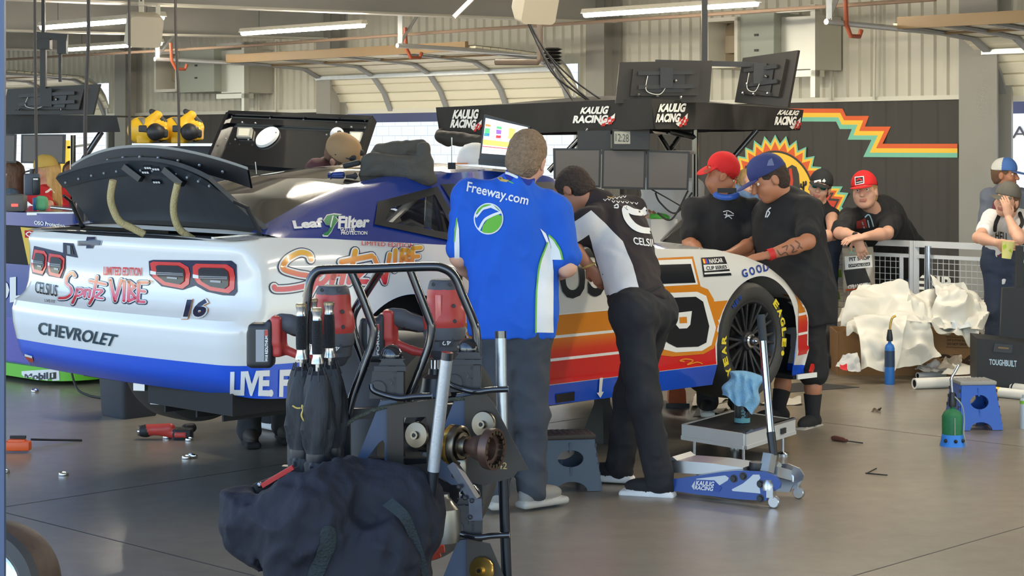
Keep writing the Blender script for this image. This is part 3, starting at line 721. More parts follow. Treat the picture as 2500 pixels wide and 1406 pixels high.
# rear lettering and printed lamps
def rbox(body, x0, y0, x1, y1, m, mp=R2, **k):                     # x0,y0: lower left pixel, x1,y1: upper right pixel
    a, b = rl(x0, y0), rl(x1, y1); vs, fs, p, q, c, d = text_mesh(body, **k); ya, yb = rl(x0, y0)[1], rl(x1, y1)[1]
    w = b[0]-a[0]; lo0, lo1 = a[1], k.get('e', None)
    decal(bd, m, ([(a[0]+(x-p)/(q-p)*w, a[1]+(y-c)/(d-c)*(b[1]-a[1])) for x, y in vs], fs), mp, 14)
def rtext(body, c, m, mp=R2, **k):                                 # four pixel corners: bl, br, tr, tl
    P = [rl(*q) for q in c]; vs, fs, p, q, c0, d = text_mesh(body, **k); o = []
    for x, y in vs:
        u, v = (x-p)/(q-p), (y-c0)/(d-c0)
        o.append(tuple((P[0][i]*(1-u)+P[1][i]*u)*(1-v)+(P[3][i]*(1-u)+P[2][i]*u)*v for i in (0, 1)))
    decal(bd, m, (o, fs), mp, 14)
def stext(body, c, m, mp=S2, yc=-1.0, **k):
    P = [sl(*q, yc) for q in c]; vs, fs, p, q, c0, d = text_mesh(body, **k); o = []
    for x, y in vs:
        u, v = (x-p)/(q-p), (y-c0)/(d-c0)
        o.append(tuple((P[0][i]*(1-u)+P[1][i]*u)*(1-v)+(P[3][i]*(1-u)+P[2][i]*u)*v for i in (0, 1)))
    decal(bd, m, (o, fs), mp, 14)
M_teal2 = mat('dark teal print', (24, 52, 60), .25)
rtext('CHEVROLET', [(95, 815), (277, 846), (290, 817), (95, 785)], M_teal2, bold=.02)
rtext('16', [(443, 781), (503, 781), (521, 727), (455, 727)], M_orp, R2, bold=.09, shear=.0)
rtext('16', [(444, 780), (502, 780), (520, 728), (456, 728)], M_whp, R3, bold=.075)
rtext('16', [(448, 777), (500, 777), (515, 731), (460, 731)], M_navy2, R4, bold=.05)
rtext('LIMITED EDITION', [(254, 672), (346, 674), (348, 653), (255, 650)], M_redp, R2, bold=.02)
rtext('CELSIUS', [(87, 716), (140, 726), (142, 696), (88, 686)], M_blkp, R2, bold=.01)
rtext('LIVE FIT', [(110, 738), (136, 742), (136, 735), (110, 731)], M_blkp, R2)
def script(pts, mp, w, m, lf, k=1.0):
    for lay, (mm, ww) in enumerate(((M_navy2, w*2.1), (M_whp, w*1.65), (m, w))):
        for st in pts: decal(bd, mm, stroke([lf(*p) for p in st], ww), mp(.003+.0022*lay), 14)
SPR = [[(185, 674), (178, 666), (166, 676), (164, 692), (174, 702), (176, 716), (164, 728), (146, 730)],
       [(190, 706), (186, 724), (178, 742)], [(190, 710), (200, 706), (204, 716), (192, 724)], [(210, 708), (208, 726)], [(209, 712), (217, 707)],
       [(222, 709), (219, 727)], [(239, 676), (233, 704), (228, 728), (219, 744)], [(222, 686), (259, 694)], [(236, 708), (252, 710), (236, 726), (252, 730)]]
script(SPR, RD, 6, M_script2, rl)
VB = [[(271, 683), (282, 736), (298, 684)], [(306, 686), (304, 736)], [(317, 688), (315, 737), (332, 728), (319, 711), (331, 699), (317, 688)], [(361, 690), (341, 690), (338, 737), (354, 738)], [(340, 710), (355, 712)]]
for lay, (mm, ww) in enumerate(((M_navy2, 14), (M_whp, 11), (M_script2, 7))):
    for st in VB: decal(bd, mm, stroke([rl(*p) for p in st], ww, sp=False), RD(.003+.0022*lay), 14)
rtext('TM', [(362, 692), (374, 694), (374, 684), (362, 683)], M_orp)
def rp(m, pts, mp): decal(bd, m, tess([rl(*p) for p in pts]), mp, 14)
M_lens = mat('printed lamp lens', (40, 38, 40), .2); M_lensl = mat('printed lamp lines', (150, 152, 154), .25); M_redl = mat('pale red strip', (222, 120, 110), .2)
def inset(P, k):
    c = Vector((sum(p[0] for p in P)/len(P), sum(p[1] for p in P)/len(P))); return [(c.x+(p[0]-c.x)*k, c.y+(p[1]-c.y)*k) for p in P]
def lamp(back, rings):
    rp(M_navy2, back, R1)
    for P in rings:
        rp(M_redp, P, R2); Q = inset(P, .72); rp(M_lens, Q, R4)
        x0, x1 = min(p[0] for p in Q), max(p[0] for p in Q); y = sum(p[1] for p in Q)/len(Q)
        rp(M_whp, [(min(p[0] for p in P)+1, y-8), (x0, y-5), (x0, y+3), (min(p[0] for p in P)+1, y+1)], R3)
        for dy in (-3, 1): rp(M_lensl, [(x0+3, y+dy-1), (x1-3, y+dy+1), (x1-3, y+dy+3), (x0+3, y+dy+1)], R5)
        rp(M_lensl, [(x0+(x1-x0)*.4, y+7), (x0+(x1-x0)*.75, y+9), (x0+(x1-x0)*.75, y+14), (x0+(x1-x0)*.4, y+12)], R5)
lamp([(364, 637), (375, 634), (566, 636), (578, 646), (580, 712), (572, 722), (545, 721), (505, 712), (478, 697), (446, 708), (395, 699), (366, 671)],
     [[(368, 642), (376, 638), (442, 640), (462, 652), (466, 668), (463, 694), (448, 705), (400, 696), (374, 676)], [(472, 650), (480, 643), (556, 645), (571, 656), (575, 676), (573, 706), (560, 716), (514, 709), (484, 692), (473, 676)]])
lamp([(84, 600), (161, 618), (161, 655), (152, 680), (120, 674), (112, 663), (104, 674), (80, 668), (76, 650)],
     [[(86, 608), (110, 612), (117, 622), (115, 652), (106, 670), (82, 664), (78, 646)], [(122, 618), (150, 622), (160, 631), (158, 655), (148, 678), (122, 671), (118, 650)]])
rp(M_navy2, [(155, 592), (180, 594), (191, 629), (155, 622)], R1); rp(M_carb, [(161, 597), (177, 599), (182, 621), (163, 618)], R2); rp(M_lensl, [(166, 598), (174, 599), (175, 620), (167, 619)], R3)
BT = [(193, 588), (212, 588), (214, 580), (233, 580), (234, 586), (247, 588), (245, 598), (230, 598), (227, 605), (212, 605), (213, 599), (193, 599)]
rp(M_lensl, inset(BT, 1.12), R1); rp(M_navy2, BT, R2)
rp(M_redp, [(45, 862), (82, 874), (82, 884), (72, 882), (45, 872)], R1); rp(M_whp, [(44, 858), (80, 868), (80, 873), (44, 864)], R2)
# side lettering
stext('LIVE. FIT', [(562, 963), (748, 973), (750, 900), (563, 907)], M_whp, S2, bold=.045, space=.95)
SPL = [[(758, 634), (752, 622), (730, 618), (700, 634), (690, 656), (722, 668), (758, 676), (752, 694), (712, 704), (674, 706), (668, 700)],
       [(776, 664), (768, 690), (752, 722)], [(776, 672), (792, 662), (800, 674), (784, 692), (772, 690)], [(814, 668), (808, 694)], [(811, 678), (820, 668), (828, 670)],
       [(838, 668), (832, 692)], [(866, 614), (858, 650), (850, 690)], [(832, 640), (906, 626)], [(858, 662), (888, 658), (866, 684), (896, 688)]]
script(SPL, SD, 12, M_script, sl)
VBL = [[(912, 630), (938, 690), (950, 622)], [(964, 612), (962, 660)], [(980, 612), (977, 652), (996, 648), (998, 638), (982, 632), (996, 624), (994, 612), (980, 612)], [(1026, 606), (1006, 608), (1004, 648), (1024, 648)], [(1006, 628), (1020, 627)]]
for lay, (mm, ww) in enumerate(((M_navy2, 19), (M_whp, 15.5), (M_script, 10))):
    for st in VBL: decal(bd, mm, stroke([sl(*p) for p in st], ww, sp=False), SD(.003+.0022*lay), 14)
stext('LIMITED EDITION', [(882, 600), (1010, 606), (1010, 596), (882, 590)], M_redp, S2, -.93)
decal(bd, M_blkp, fit_text('CELSIUS', .30, .948, 1.12, .255, bold=.02), X2, .05)
stext('AR', [(1185, 898), (1226, 895), (1226, 872), (1185, 874)], M_blkp, S4, bold=.05); stext('IN', [(1190, 912), (1214, 911), (1214, 902), (1190, 903)], M_blkp, S4)
def sp_(m, pts, mp, yc=-1.0): decal(bd, m, tess([sl(*p, yc) for p in pts]), mp, 14)
sp_(M_whp, [(1176, 872), (1212, 852), (1240, 868), (1240, 916), (1176, 918)], S3); sp_(M_orpaint, [(1176, 872), (1212, 852), (1214, 858), (1184, 876), (1184, 916), (1176, 918)], S4)
# car number panel
NO = [(1565, 633), (1691, 627), (1709, 699), (1727, 706), (1741, 730), (1756, 800), (1742, 850), (1716, 864), (1640, 870), (1603, 866), (1590, 850), (1560, 850)]
sp_(M_orpaint, NO, S2); sp_(M_whp, [(1570, 638), (1687, 633), (1702, 694), (1570, 702)], S3); sp_(M_whp, [(1600, 716), (1700, 712), (1722, 722), (1746, 800), (1735, 842), (1712, 856), (1648, 860), (1616, 852), (1600, 835)], S3)
sp_(M_blkp, [(1580, 648), (1684, 645), (1696, 690), (1580, 694)], S4); sp_(M_blkp, [(1604, 728), (1696, 724), (1714, 736), (1729, 796), (1722, 836), (1702, 846), (1650, 848), (1630, 838), (1604, 820)], S4)
sp_(M_whp, [(1644, 764), (1686, 759), (1682, 792), (1674, 801), (1655, 802), (1647, 792)], S5); sp_(M_orpaint, [(1655, 774), (1673, 773), (1674, 788), (1656, 789)], SD(.014))
decal(bd, M_orp, stroke([sl(*p) for p in [(1668, 882), (1658, 880), (1672, 876), (1690, 880), (1676, 890), (1700, 884), (1712, 888)]], 3), S3, 14)
# contingency decals
sp_(M_blkp, [(1711, 630), (1767, 627), (1785, 672), (1717, 676)], S2); sp_(M_whp, [(1715, 647), (1773, 645), (1778, 657), (1718, 662)], S3); sp_(M_whp, [(1717, 666), (1781, 662), (1782, 666), (1718, 670)], S3)
stext('NASCAR', [(1731, 644), (1764, 641), (1761, 631), (1728, 633)], M_whp, S3, bold=.03); stext('CUP SERIES', [(1723, 660), (1773, 656), (1771, 648), (1721, 651)], M_blkp, S4, bold=.02)
for k, m in enumerate((M_ye, M_redp, M_bright)): sp_(m, [(1716+k*4, 644), (1720+k*4, 644), (1717+k*4, 633), (1713+k*4, 633)], S3)
M_gb = mat('tyre maker blue', (30, 64, 150), .3)
GA = [(1817, 667), (1835, 662), (1852, 657), (1869, 653), (1884, 653), (1896, 657), (1906, 663), (1915, 671)]
for i, ch in enumerate('GOODYEAR'):
    vs, fs, p, q, c, d = text_mesh(ch, bold=.03); x_, y_ = GA[i]; dx, dy = GA[min(i+1, 7)][0]-GA[max(i-1, 0)][0], GA[min(i+1, 7)][1]-GA[max(i-1, 0)][1]; l_ = math.hypot(dx, dy); dx, dy = dx/l_, dy/l_; w = 13 if i < 5 else 8
    decal(bd, M_gb, ([(x_+((x-p)/(q-p)-.5)*w*dx+((y-c)/(d-c)-.5)*20*dy, y_+((x-p)/(q-p)-.5)*w*dy-((y-c)/(d-c)-.5)*20*dx) for x, y in vs], fs), S2, 14)
sp_(M_whp, [(1462, 923), (1470, 922), (1467, 955), (1472, 955), (1464, 970), (1455, 958), (1460, 957)], S3)
sp_(M_blkp, [(1356, 962), (1402, 955), (1401, 977), (1357, 983)], S2)
stext('Leaf', [(718, 560), (790, 556), (786, 532), (713, 540)], M_whp, SD(.004), -.88, bold=.045)
stext('Filter', [(824, 560), (899, 556), (904, 529), (826, 528)], M_whp, SD(.004), -.88, bold=.045)
stext('GUTTER', [(830, 565), (866, 566), (866, 556), (830, 556)], M_whp, SD(.004), -.9, bold=.03); stext('PROTECTION', [(832, 574), (896, 574), (896, 565), (832, 566)], M_whp, SD(.004), -.9, bold=.03)
M_leaf = mat('leaf green print', (24, 128, 70), .3)
LF = [(790, 540), (798, 528), (814, 525), (832, 527), (818, 532), (824, 540), (815, 552), (808, 566), (800, 576), (790, 576), (788, 572), (800, 566), (806, 552), (796, 550)]
decal(bd, M_whp, tess([sl(*p, -.89) for p in inset(LF, 1.12)]), SD(.004), 14); decal(bd, M_leaf, tess([sl(*p, -.89) for p in LF]), SD(.006), 14)
decal(bd, M_whp, stroke([sl(*p, -.89) for p in [(812, 530), (808, 545), (806, 556)]], 3), SD(.008), 14)
build('body', bd, car)
# quarter window: dark frame, pane, cabin
fr = MB(M_carb); fr.X = CAR; fm = caster(base, frS, .006)
b2 = MB(); full = MB(); full.X = CAR
def cabside(x, z, off=.008):
    s = shoulder(x); r = rail(x); t = (z-s.y)/(r.y-s.y); b = math.sin(math.pi*min(1, max(0, t)))*.018
    return CAR @ Vector((x, s.x+(r.x-s.x)*t-b-off, z))
QO = [tuple(v[:2]) for v in spline([(x, z, 0) for x, z in QOUT], 4, True)]
fr.X = None
def ring(poly_o, poly_i, off):
    v, f_ = tess(poly_o, [poly_i[::-1]]); v, f_ = refine(v, f_, .04); fr.add([cabside(x, z, off) for x, z in v], f_)
ring(QOUT, inset(QWIN, .93), .012); ring([(.50, 1.25), (.54, 1.56), (1.40, 1.56), (1.68, 1.24)], inset(DWIN, .94), .010)
build('window_surround', fr, car)
M_pane = mat('clear polycarbonate', (230, 234, 236), .03, trans=1, alpha=.35)
gl = MB(M_pane); v, f_ = refine(*tess(QWIN), .05); gl.add([cabside(x, z, .004) for x, z in v], f_); build('quarter_window', gl, car)
cb_ = MB(M_dark); cb_.X = CAR
cb_.box((.75, 0, .80), (2.9, 1.55, .5)); cb_.box((-.2, 0, 1.2), (.1, 1.3, .3)); build('cabin_tub', cb_, car)
rc = MB(mat('pale roll cage tube', (150, 152, 152), .35, .4)); rc.X = CAR
for p in ([(.1, -.62, 1.3), (.5, -.60, 1.56), (1.35, -.56, 1.55), (1.9, -.7, 1.2)], [(.5, -.6, 1.56), (.45, -.62, 1.05)], [(.05, -.55, 1.28), (.45, -.5, 1.36), (.9, -.62, 1.15)], [(.12, -.5, 1.42), (.48, -.55, 1.26)], [(.5, .6, 1.56), (.5, -.6, 1.56)]): rc.tube(p, .02, 8)
build('roll_cage', rc, car)
st_ = Solid(.03).use(mat('pale seat shell', (206, 198, 182), .6)); st_.rbox(CAR @ Vector((.42, -.30, 1.36)), (.12, .26, .13), CAR, .05); st_.rbox(CAR @ Vector((.5, -.3, 1.1)), (.14, .5, .5), CAR, .05); build('seat', st_.mesh(.02), car)
nt_ = MB(mat('window net webbing', (24, 24, 26), .8)); nt_.X = CAR
for k in range(9): nt_.bar((.6+.1*k, -.80, 1.28), (.6+.1*k, -.72, 1.52), .03, .004, up=Vector((0, 1, 0)))
for k in range(4): nt_.bar((.56, -.80+.022*k, 1.30+.06*k), (1.45-.04*k, -.80+.022*k, 1.30+.06*k), .004, .03)
build('window_net', nt_, car)
# boot lid, spoiler, straps
ld = MB(mat('grey black lid lining', (66, 68, 70), .45, var=.12, vs=12)); ld.X = CAR
def lid(u, v, o=0):                                                # u across -1..1, v hinge..edge
    cur = (1-u*u); x = -.665-.285*v+.05*v*cur; z = 1.338+.262*v+.075*v*cur+.012*cur; return Vector((x+o*.66, u*(.735-.095*v), z+o*.75))
ld.sheet(lambda a, b: lid(-1+2*a, b), 41, 14); ld.sheet(lambda a, b: lid(-1+2*a, b, .022), 41, 14)
for v0 in (0, 1): ld.sheet(lambda a, b: lid(-1+2*a, v0, .022*b), 41, 2)
for u0 in (-1, 1): ld.sheet(lambda a, b: lid(u0, a, .022*b), 14, 2)
ld.use(mat('carbon edge band', (52, 56, 60), .35, var=.2, vs=60)); ld.sheet(lambda a, b: lid(-1+2*a, .80+.2*b, -.008), 41, 3)
ld.use(M_lensl)
for k in range(13): u = -.93+.155*k; p = lid(u, .88, -.012); ld.sph(p, .007, 8)
for (u, v) in ((-.22, .92), (-.12, .93), (-.05, .86), (-.12, .72)):
    ld.use(M_blkp); fq = frame(lid(u, v, -.012), (0, -1, 0), lid(u, v+.05)-lid(u, v)); ld.prism(rrect(-.035, -.012, .035, .014, .003), fq, .002)
    ld.use(M_whp)
    for q in (-.02, 0, .02): ld.prism(rrect(q-.007, -.008, q+.007, .002, .001), frame(fq @ Vector((0, 0, .002 if fq.to_3x3().col[2].x < 0 else -.002)), fq.to_3x3().col[0], fq.to_3x3().col[1]), .002)
ld.use(M_carb)
for u in (-.42, .12):
    p = lid(-u if False else u, .86, -.02); ld.bar(lid(u+.02, .97, -.025), lid(u-.1, .78, -.025), .05, .03)
lo_ = build('boot_lid', ld, car)
sp2 = MB(M_glassd if False else mat('satin black spoiler', (24, 24, 26), .42)); sp2.X = CAR
def spo(a, b, t): u = -1+2*a; cur = 1-u*u; return Vector((-.80-.085*cur+.02*(1-b)+.011*t, .74*u, 1.645+.105*cur-.085*(1-b)))
for t in (0, 1): sp2.sheet(lambda a, b: spo(a, b, t), 41, 4)
sp2.sheet(lambda a, b: spo(a, 1, b), 41, 2); sp2.sheet(lambda a, b: spo(a, 0, b), 41, 2); sp2.use(mat('clear spoiler lip', (150, 146, 136), .15)); sp2.sheet(lambda a, b: spo(a, 1+.16*b, .5), 41, 2)
sp2.use(M_alu)
for k in range(9): sp2.sph(spo(.1+.1*k, .45, -1), .008, 8)
build('spoiler', sp2, lo_)
M_strap = mat('tan padded strap', (186, 168, 120), .85, bump=.5, bs=120)
for pts in ([(276, 440), (270, 480), (276, 510), (292, 540), (322, 556), (352, 572)], [(434, 448), (425, 490), (425, 524), (436, 556), (456, 574), (472, 584)]):
    k = MB(M_strap); n_ = len(pts); P = []
    for i, (x, y) in enumerate(pts):
        w_ = W(x, y, 8.93+.1*(i/(n_-1))-.0); P.append(w_)
    k.tube(spline(P, 6), [.0175]*(6*(n_-1)+1), 10); build('strap', k, car)
for y_, s_ in ((-.75, 1), (.75, 1)):
    k = MB(M_blk); k.X = CAR; k.tube([(-.72, y_, 1.33), (-.80, y_*.985, 1.47)], .012, 8); k.tube([(-.80, y_*.985, 1.47), (-.86, y_*.95, 1.50)], .008, 8); build('lid_strut', k, car)
tk = MB(M_dark); tk.X = CAR; tk.box((-.80, 0, 1.17), (.22, 1.45, .3)); tk.use(M_lensl); tk.bar((-.70, -.74, 1.345), (-.70, .74, 1.35), .03, .02); tk.use(M_alu); tk.bar((-.97, -.70, 1.33), (-.69, -.72, 1.34), .02, .015)
build('boot_well', tk, car)
# hood opening, louvres, splitter, underside
hd = MB(M_carb); hd.X = CAR; hd.box((2.45, 0, 1.02), (.66, 1.1, .2))
for k in range(7): hd.box((2.2+.085*k, 0, 1.135-.008*k), (.05, 1.0, .02), Matrix.Rotation(.4, 3, 'Y'))
hd.use(M_alu)
for k in range(14): hd.sph((2.1+.05*k, -.62, 1.165-.012*k+.02), .008, 8)
build('hood_louvre', hd, car, smooth=False)
un = MB(M_dark); un.X = CAR; un.box((1.42, 0, .46), (1.9, 1.86, .16)); un.box((1.4, 0, .62), (3.4, 1.3, .34)); un.box((3.3, 0, .45), (.5, 1.5, .25)); un.box((-.66, -.52, .60), (.62, .66, .15))
for y_ in (-.75, -.55, -.3): un.box((-.75, y_, .56), (.4, .012, .14))
un.use(M_alu)
un.box((-.80, -.18, .515), (.22, .14, .008), .3); un.box((-.90, -.05, .60), (.09, .06, .06), .5)
for p in ((-.9, -.50, .59), (-.8, -.58, .57), (-.7, -.64, .55)): un.sph(p, .018, 10)
un.bar((-.9, -.50, .59), (-.7, -.64, .55), .012, .03)
build('underfloor', un, car, smooth=False)
spl = MB(M_blk); spl.X = CAR
OV = [(3.2, -.97), (3.40, -.985), (3.58, -.86), (3.82, -.45), (3.9, 0)]; OV = OV+[(x, -y) for x, y in OV[:-1][::-1]]
spl.prism(OV, frame((0, 0, .345), (1, 0, 0), (0, 1, 0)), .02); spl.use(M_whp); spl.bar((3.22, -.985, .35), (3.40, -1.0, .35), .012, .03); spl.use(M_redp); spl.bar((3.36, -.985, .362), (3.42, -.96, .40), .02, .03)
build('splitter', spl, car, smooth=False)
# wheels
M_tyre = mat('tyre rubber', (56, 55, 53), .55, var=.08, vs=20); M_rim = mat('graphite wheel', (56, 56, 58), .38, .5); M_yel = mat('tyre yellow letters', (228, 206, 50), .5)
def wheel(xc, side_, text=True, zc=.601):
    y0 = .965*side_; X = CAR @ Matrix.Translation((xc, y0, zc)) @ (Matrix.Rotation(math.pi if side_ > 0 else 0, 4, 'Z'))
    r = MB(M_rim); r.X = X; ax = Vector((0, -1, 0))
    r.lathe([(.246, .0), (.246, -.02), (.232, -.035), (.226, -.30), (.20, -.30), (.205, -.06), (.222, -.008), (.230, .0), (.246, .0)], (0, 0, 0), ax, 56)
    r.lathe([(.03, -.02), (.055, -.02), (.07, -.05), (.07, -.09), (.0, -.09)], (0, 0, 0), ax, 24)
    for k in range(10):
        a = 2*math.pi*k/10
        for da in (-.13, .13):
            p = Vector((math.cos(a+da*.25)*.055, -.0, math.sin(a+da*.25)*.055)); q = Vector((math.cos(a+da)*.225, .012, math.sin(a+da)*.225)); p.y = .045
            r.bar(p, q, .017, .022, up=Vector((0, 1, 0)), bev=.004)
    r.use(M_dark); r.lathe([(.0, -.16), (.17, -.16), (.17, -.2)], (0, 0, 0), ax, 40)
    w = build('wheel', r, car)
    n_ = MB(M_chr); n_.X = X; n_.lathe([(0, .045), (.014, .045), (.026, .03), (.03, .0), (.042, -.005), (.044, -.04)], (0, 0, 0), ax, 20); build('centre_nut', n_, w)
    t = MB(M_tyre); t.X = X
    t.lathe([(.238, -.012), (.25, .004), (.285, .014), (.318, .008), (.338, -.02), (.350, -.055), (.354, -.15), (.354, -.27), (.345, -.315), (.30, -.335), (.24, -.32)], (0, 0, 0), ax, 72, cap=False)
    if text:
        t.use(M_yel); t.fixn = False
        def arc(s, a0, r_=.297, hgt=.038, adv=.105, m=M_yel, gap=.75):
            t.use(m)
            for i, ch in enumerate(s):
                a = a0-i*adv/.297*.9
                if ch == ' ': continue
                if ch == '.': t.add([Vector((math.cos(a)*r_+math.cos(q)*.016, -.0165, math.sin(a)*r_+math.sin(q)*.016)) for q in [2*math.pi*j/14 for j in range(14)]], [tuple(range(14))]); continue
                vs, fs, p, q, c, d = text_mesh(ch, bold=.05); cx_, cz_ = math.cos(a), math.sin(a); w_ = adv*.72 if ch != 'I' else .02
                t.add([Vector((cx_*(r_+((y-c)/(d-c)-.5)*hgt)+((x-p)/(q-p)-.5)*w_*cz_, -.0172, cz_*(r_+((y-c)/(d-c)-.5)*hgt)-((x-p)/(q-p)-.5)*w_*cx_)) for x, y in vs], fs)
        arc('EAGLE.', math.radians(44), hgt=.045, adv=.072); arc('GOODYEAR', math.radians(262), hgt=.045, adv=.072)
        arc('NEW', math.radians(132), hgt=.03, adv=.04, m=M_gb)
    build('tyre', t, w)
wheel(0, -1); wheel(2.794, -1); wheel(0, 1, False); wheel(2.794, 1, False)
# wheel wells
for xc, y_ in ((0, -.45), (2.82, -.45), (0, .45), (2.82, .45)):
    ww = MB(M_dark); ww.X = CAR; ww.sheet(lambda a, b: V3(xc+.45*math.cos(math.pi*a), y_-.24+.48*b, .62+.42*math.sin(math.pi*a)), 20, 2); ww.sheet(lambda a, b: V3(xc+.45*math.cos(math.pi*a)*b, y_+(.23 if y_ < 0 else -.23), .62+.42*math.sin(math.pi*a)*b), 20, 3); build('wheel_well', ww, car, smooth=False)
stM = mat('dark stand', (30, 32, 36), .5)
for x_, y_, lb in ((.75, -.35, 'near sill behind the door'), (.75, .5, 'far sill behind the door'), (2.2, -.3, 'near side, left of the front wheel'), (2.2, .62, 'far side, left of the front wheel')):
    k = MB(stM); k.X = CAR @ Matrix.Translation((x_, y_, 0)); k.loft([[(sx_*w, sy_*w, z) for sx_, sy_ in ((-1, -1), (1, -1), (1, 1), (-1, 1))] for z, w in ((0, .09), (.02, .09), (.22, .035), (.34, .03), (.34, .05), (.378, .05))])
    build('axle_stand', k, None, 'dark axle stand under the race car, '+lb, 'axle stand', 'stands holding the race car up')
# aerial on the roof
k = MB(M_alu); a0 = W(1103, 405, 9.95); k.cyl(a0, a0+ZV*.15, .003, n=6); k.use(M_blk); k.box(a0, (.04, .04, .035)); build('aerial', k, car)
# ================================================================== people
SKIN = mat('skin', (198, 142, 112), .5, var=.05, vs=12); SKIN2 = mat('tanned skin', (176, 118, 88), .5, var=.06, vs=12); SKIN3 = mat('fair skin', (214, 164, 138), .5, var=.05, vs=12)
LIPS = mat('lips', (184, 116, 98), .5); M_eye = mat('eye white', (226, 222, 214), .2); M_iris = mat('iris', (40, 28, 22), .2)
def cloth(name, col, var=.08): return mat(name, col, .85, var=var, vs=6, bump=.25, bs=14, stretch=(1, 1, .5))
C_blue = cloth('blue team shirt', (26, 92, 204)); C_black = cloth('black cotton', (30, 30, 32)); C_char = cloth('charcoal trousers', (62, 66, 74)); C_brown = cloth('dark brown-black shirt', (46, 38, 40))
C_white = cloth('white cotton', (222, 220, 218)); C_grey = cloth('grey cotton', (104, 110, 124)); C_jean = cloth('dark denim', (48, 58, 78)); C_red = cloth('red cotton', (196, 34, 42)); C_pant = cloth('black trousers', (34, 34, 38)); C_maroon = cloth('maroon cotton', (84, 48, 50)); C_floral = mat('blue floral print', (80, 96, 110), .85, var=.5, vs=30)
H_grey = mat('short greying hair', (140, 116, 92), .85, var=.3, vs=60, bump=.8, bs=90); H_dark = mat('short dark hair', (64, 50, 42), .85, var=.3, vs=60, bump=.8, bs=90); H_blond = mat('blond hair', (200, 158, 96), .7, var=.2, vs=40, bump=.6, bs=60, stretch=(1, 1, .2)); H_brown = mat('brown hair', (104, 74, 54), .75, var=.2, vs=40, bump=.6, bs=60, stretch=(1, 1, .2))
WRM = np.array([[1, .2, .5], [0, 1, .3], [-.35, .2, .75]])
def V3(*a): return Vector(a)
def hframe(face, up):
    f = Vector(face).normalized(); u = Vector(up); u = (u-f*u.dot(f)).normalized(); return f, u, f.cross(u)      # forward, up, right
def head_skin(S, c, face, up, k=1.0, jowl=1.0, brow=None):
    f, u, r = hframe(face, up); R = Matrix((r, f, u)).transposed(); P = lambda x, y, z: c+(r*x+f*y+u*z)*k; e = lambda p, q, kk=.02, sub=False: S.ell(p, tuple(v*k for v in q), R, k=kk, sub=sub)
    e(P(0, -.012, .035), (.077, .097, .088)); e(P(0, .03, -.035), (.062*jowl, .066, .082)); e(P(0, .055, -.088), (.036*jowl, .034, .03)); e(P(0, .062, .055), (.06, .035, .05))
    for s in (-1, 1):
        e(P(.036*s, .090, .012), (.020, .014, .013), .012, True); e(P(.032*s, .092, .030), (.026, .012, .009), .012); e(P(.042*s, .062, -.025), (.03, .03, .028), .02)
        e(P(.080*s, -.012, -.005), (.009, .022, .033), .008); e(P(.088*s, -.012, -.004), (.004, .010, .018), .005, True)
    S.cone(P(0, .094, .018), P(0, .116, -.026), .009*k, .014*k, k=.012)
    for s in (-1, 1): e(P(.011*s, .108, -.028), (.009, .010, .008), .008)
    ci = S.ci; S.use(LIPS); S.cone(P(-.019, .091, -.059), P(.019, .091, -.059), .0062*k, k=.008); S.cone(P(-.014, .090, -.0655), P(.014, .090, -.0655), .0065*k, k=.008); S.ci = ci
    if brow:
        ci = S.ci; S.use(brow); [S.cone(P(.018*s, .099, .031), P(.048*s, .086, .033), .006*k, .0045*k, k=.004) for s in (-1, 1)]; S.ci = ci
    return f, u, r, P
def hand(S, w, d, n, k=1.0, curl=.5, spread=.0):                   # wrist, pointing direction, palm normal
    d = Vector(d).normalized(); n = Vector(n); n = (n-d*n.dot(d)).normalized(); s = d.cross(n)
    S.cone(w, w+d*.045*k, .026*k, .034*k, .55, n, k=.015); S.cone(w+d*.045*k, w+d*.085*k, .036*k, .036*k, .48, n, k=.012)
    for i, (o, L) in enumerate(((-.030, .072), (-.010, .082), (.010, .076), (.029, .060))):
        a = w+(d*.092+s*o)*k; q = math.radians(62*curl+6*i*curl); d1 = d*math.cos(q*.6)+n*math.sin(q*.6)+s*o*spread*8; d2 = d*math.cos(q*1.5)+n*math.sin(q*1.5)
        b = a+d1.normalized()*L*.5*k; S.cone(a, b, .0095*k, .0088*k, k=.004); S.cone(b, b+d2*L*.5*k, .0088*k, .007*k, k=.004)
    a = w+(d*.03-s*.030)*k; b = a+(d*.6-s*.7+n*.35).normalized()*.038*k; S.cone(a, b, .014*k, .0105*k, k=.01); S.cone(b, b+(d*.9-s*.15+n*.4).normalized()*.032*k, .0105*k, .008*k, k=.004)
def pose(x, y, H, deg):
    f = V3(math.cos(math.radians(deg)), math.sin(math.radians(deg)), 0); r = V3(f.y, -f.x, 0); o = V3(x, y, 0); J = dict(H=H, face=f, f=f, r=r, up=ZV)
    def at(z, s=0, g=0): return o+ZV*z*H+r*s*H+f*g*H
    J.update(head=at(.925, 0, .012), neck=at(.83), **{k+n: at(*v) for n, sg in (('R', 1), ('L', -1)) for k, v in dict(sh=(.805, .112*sg), el=(.63, .14*sg, -.01), wr=(.49, .15*sg, .03), hp=(.52, .052*sg), kn=(.285, .055*sg, .01), an=(.05, .058*sg)).items()})
    J['toeR'] = J['toeL'] = f; return J
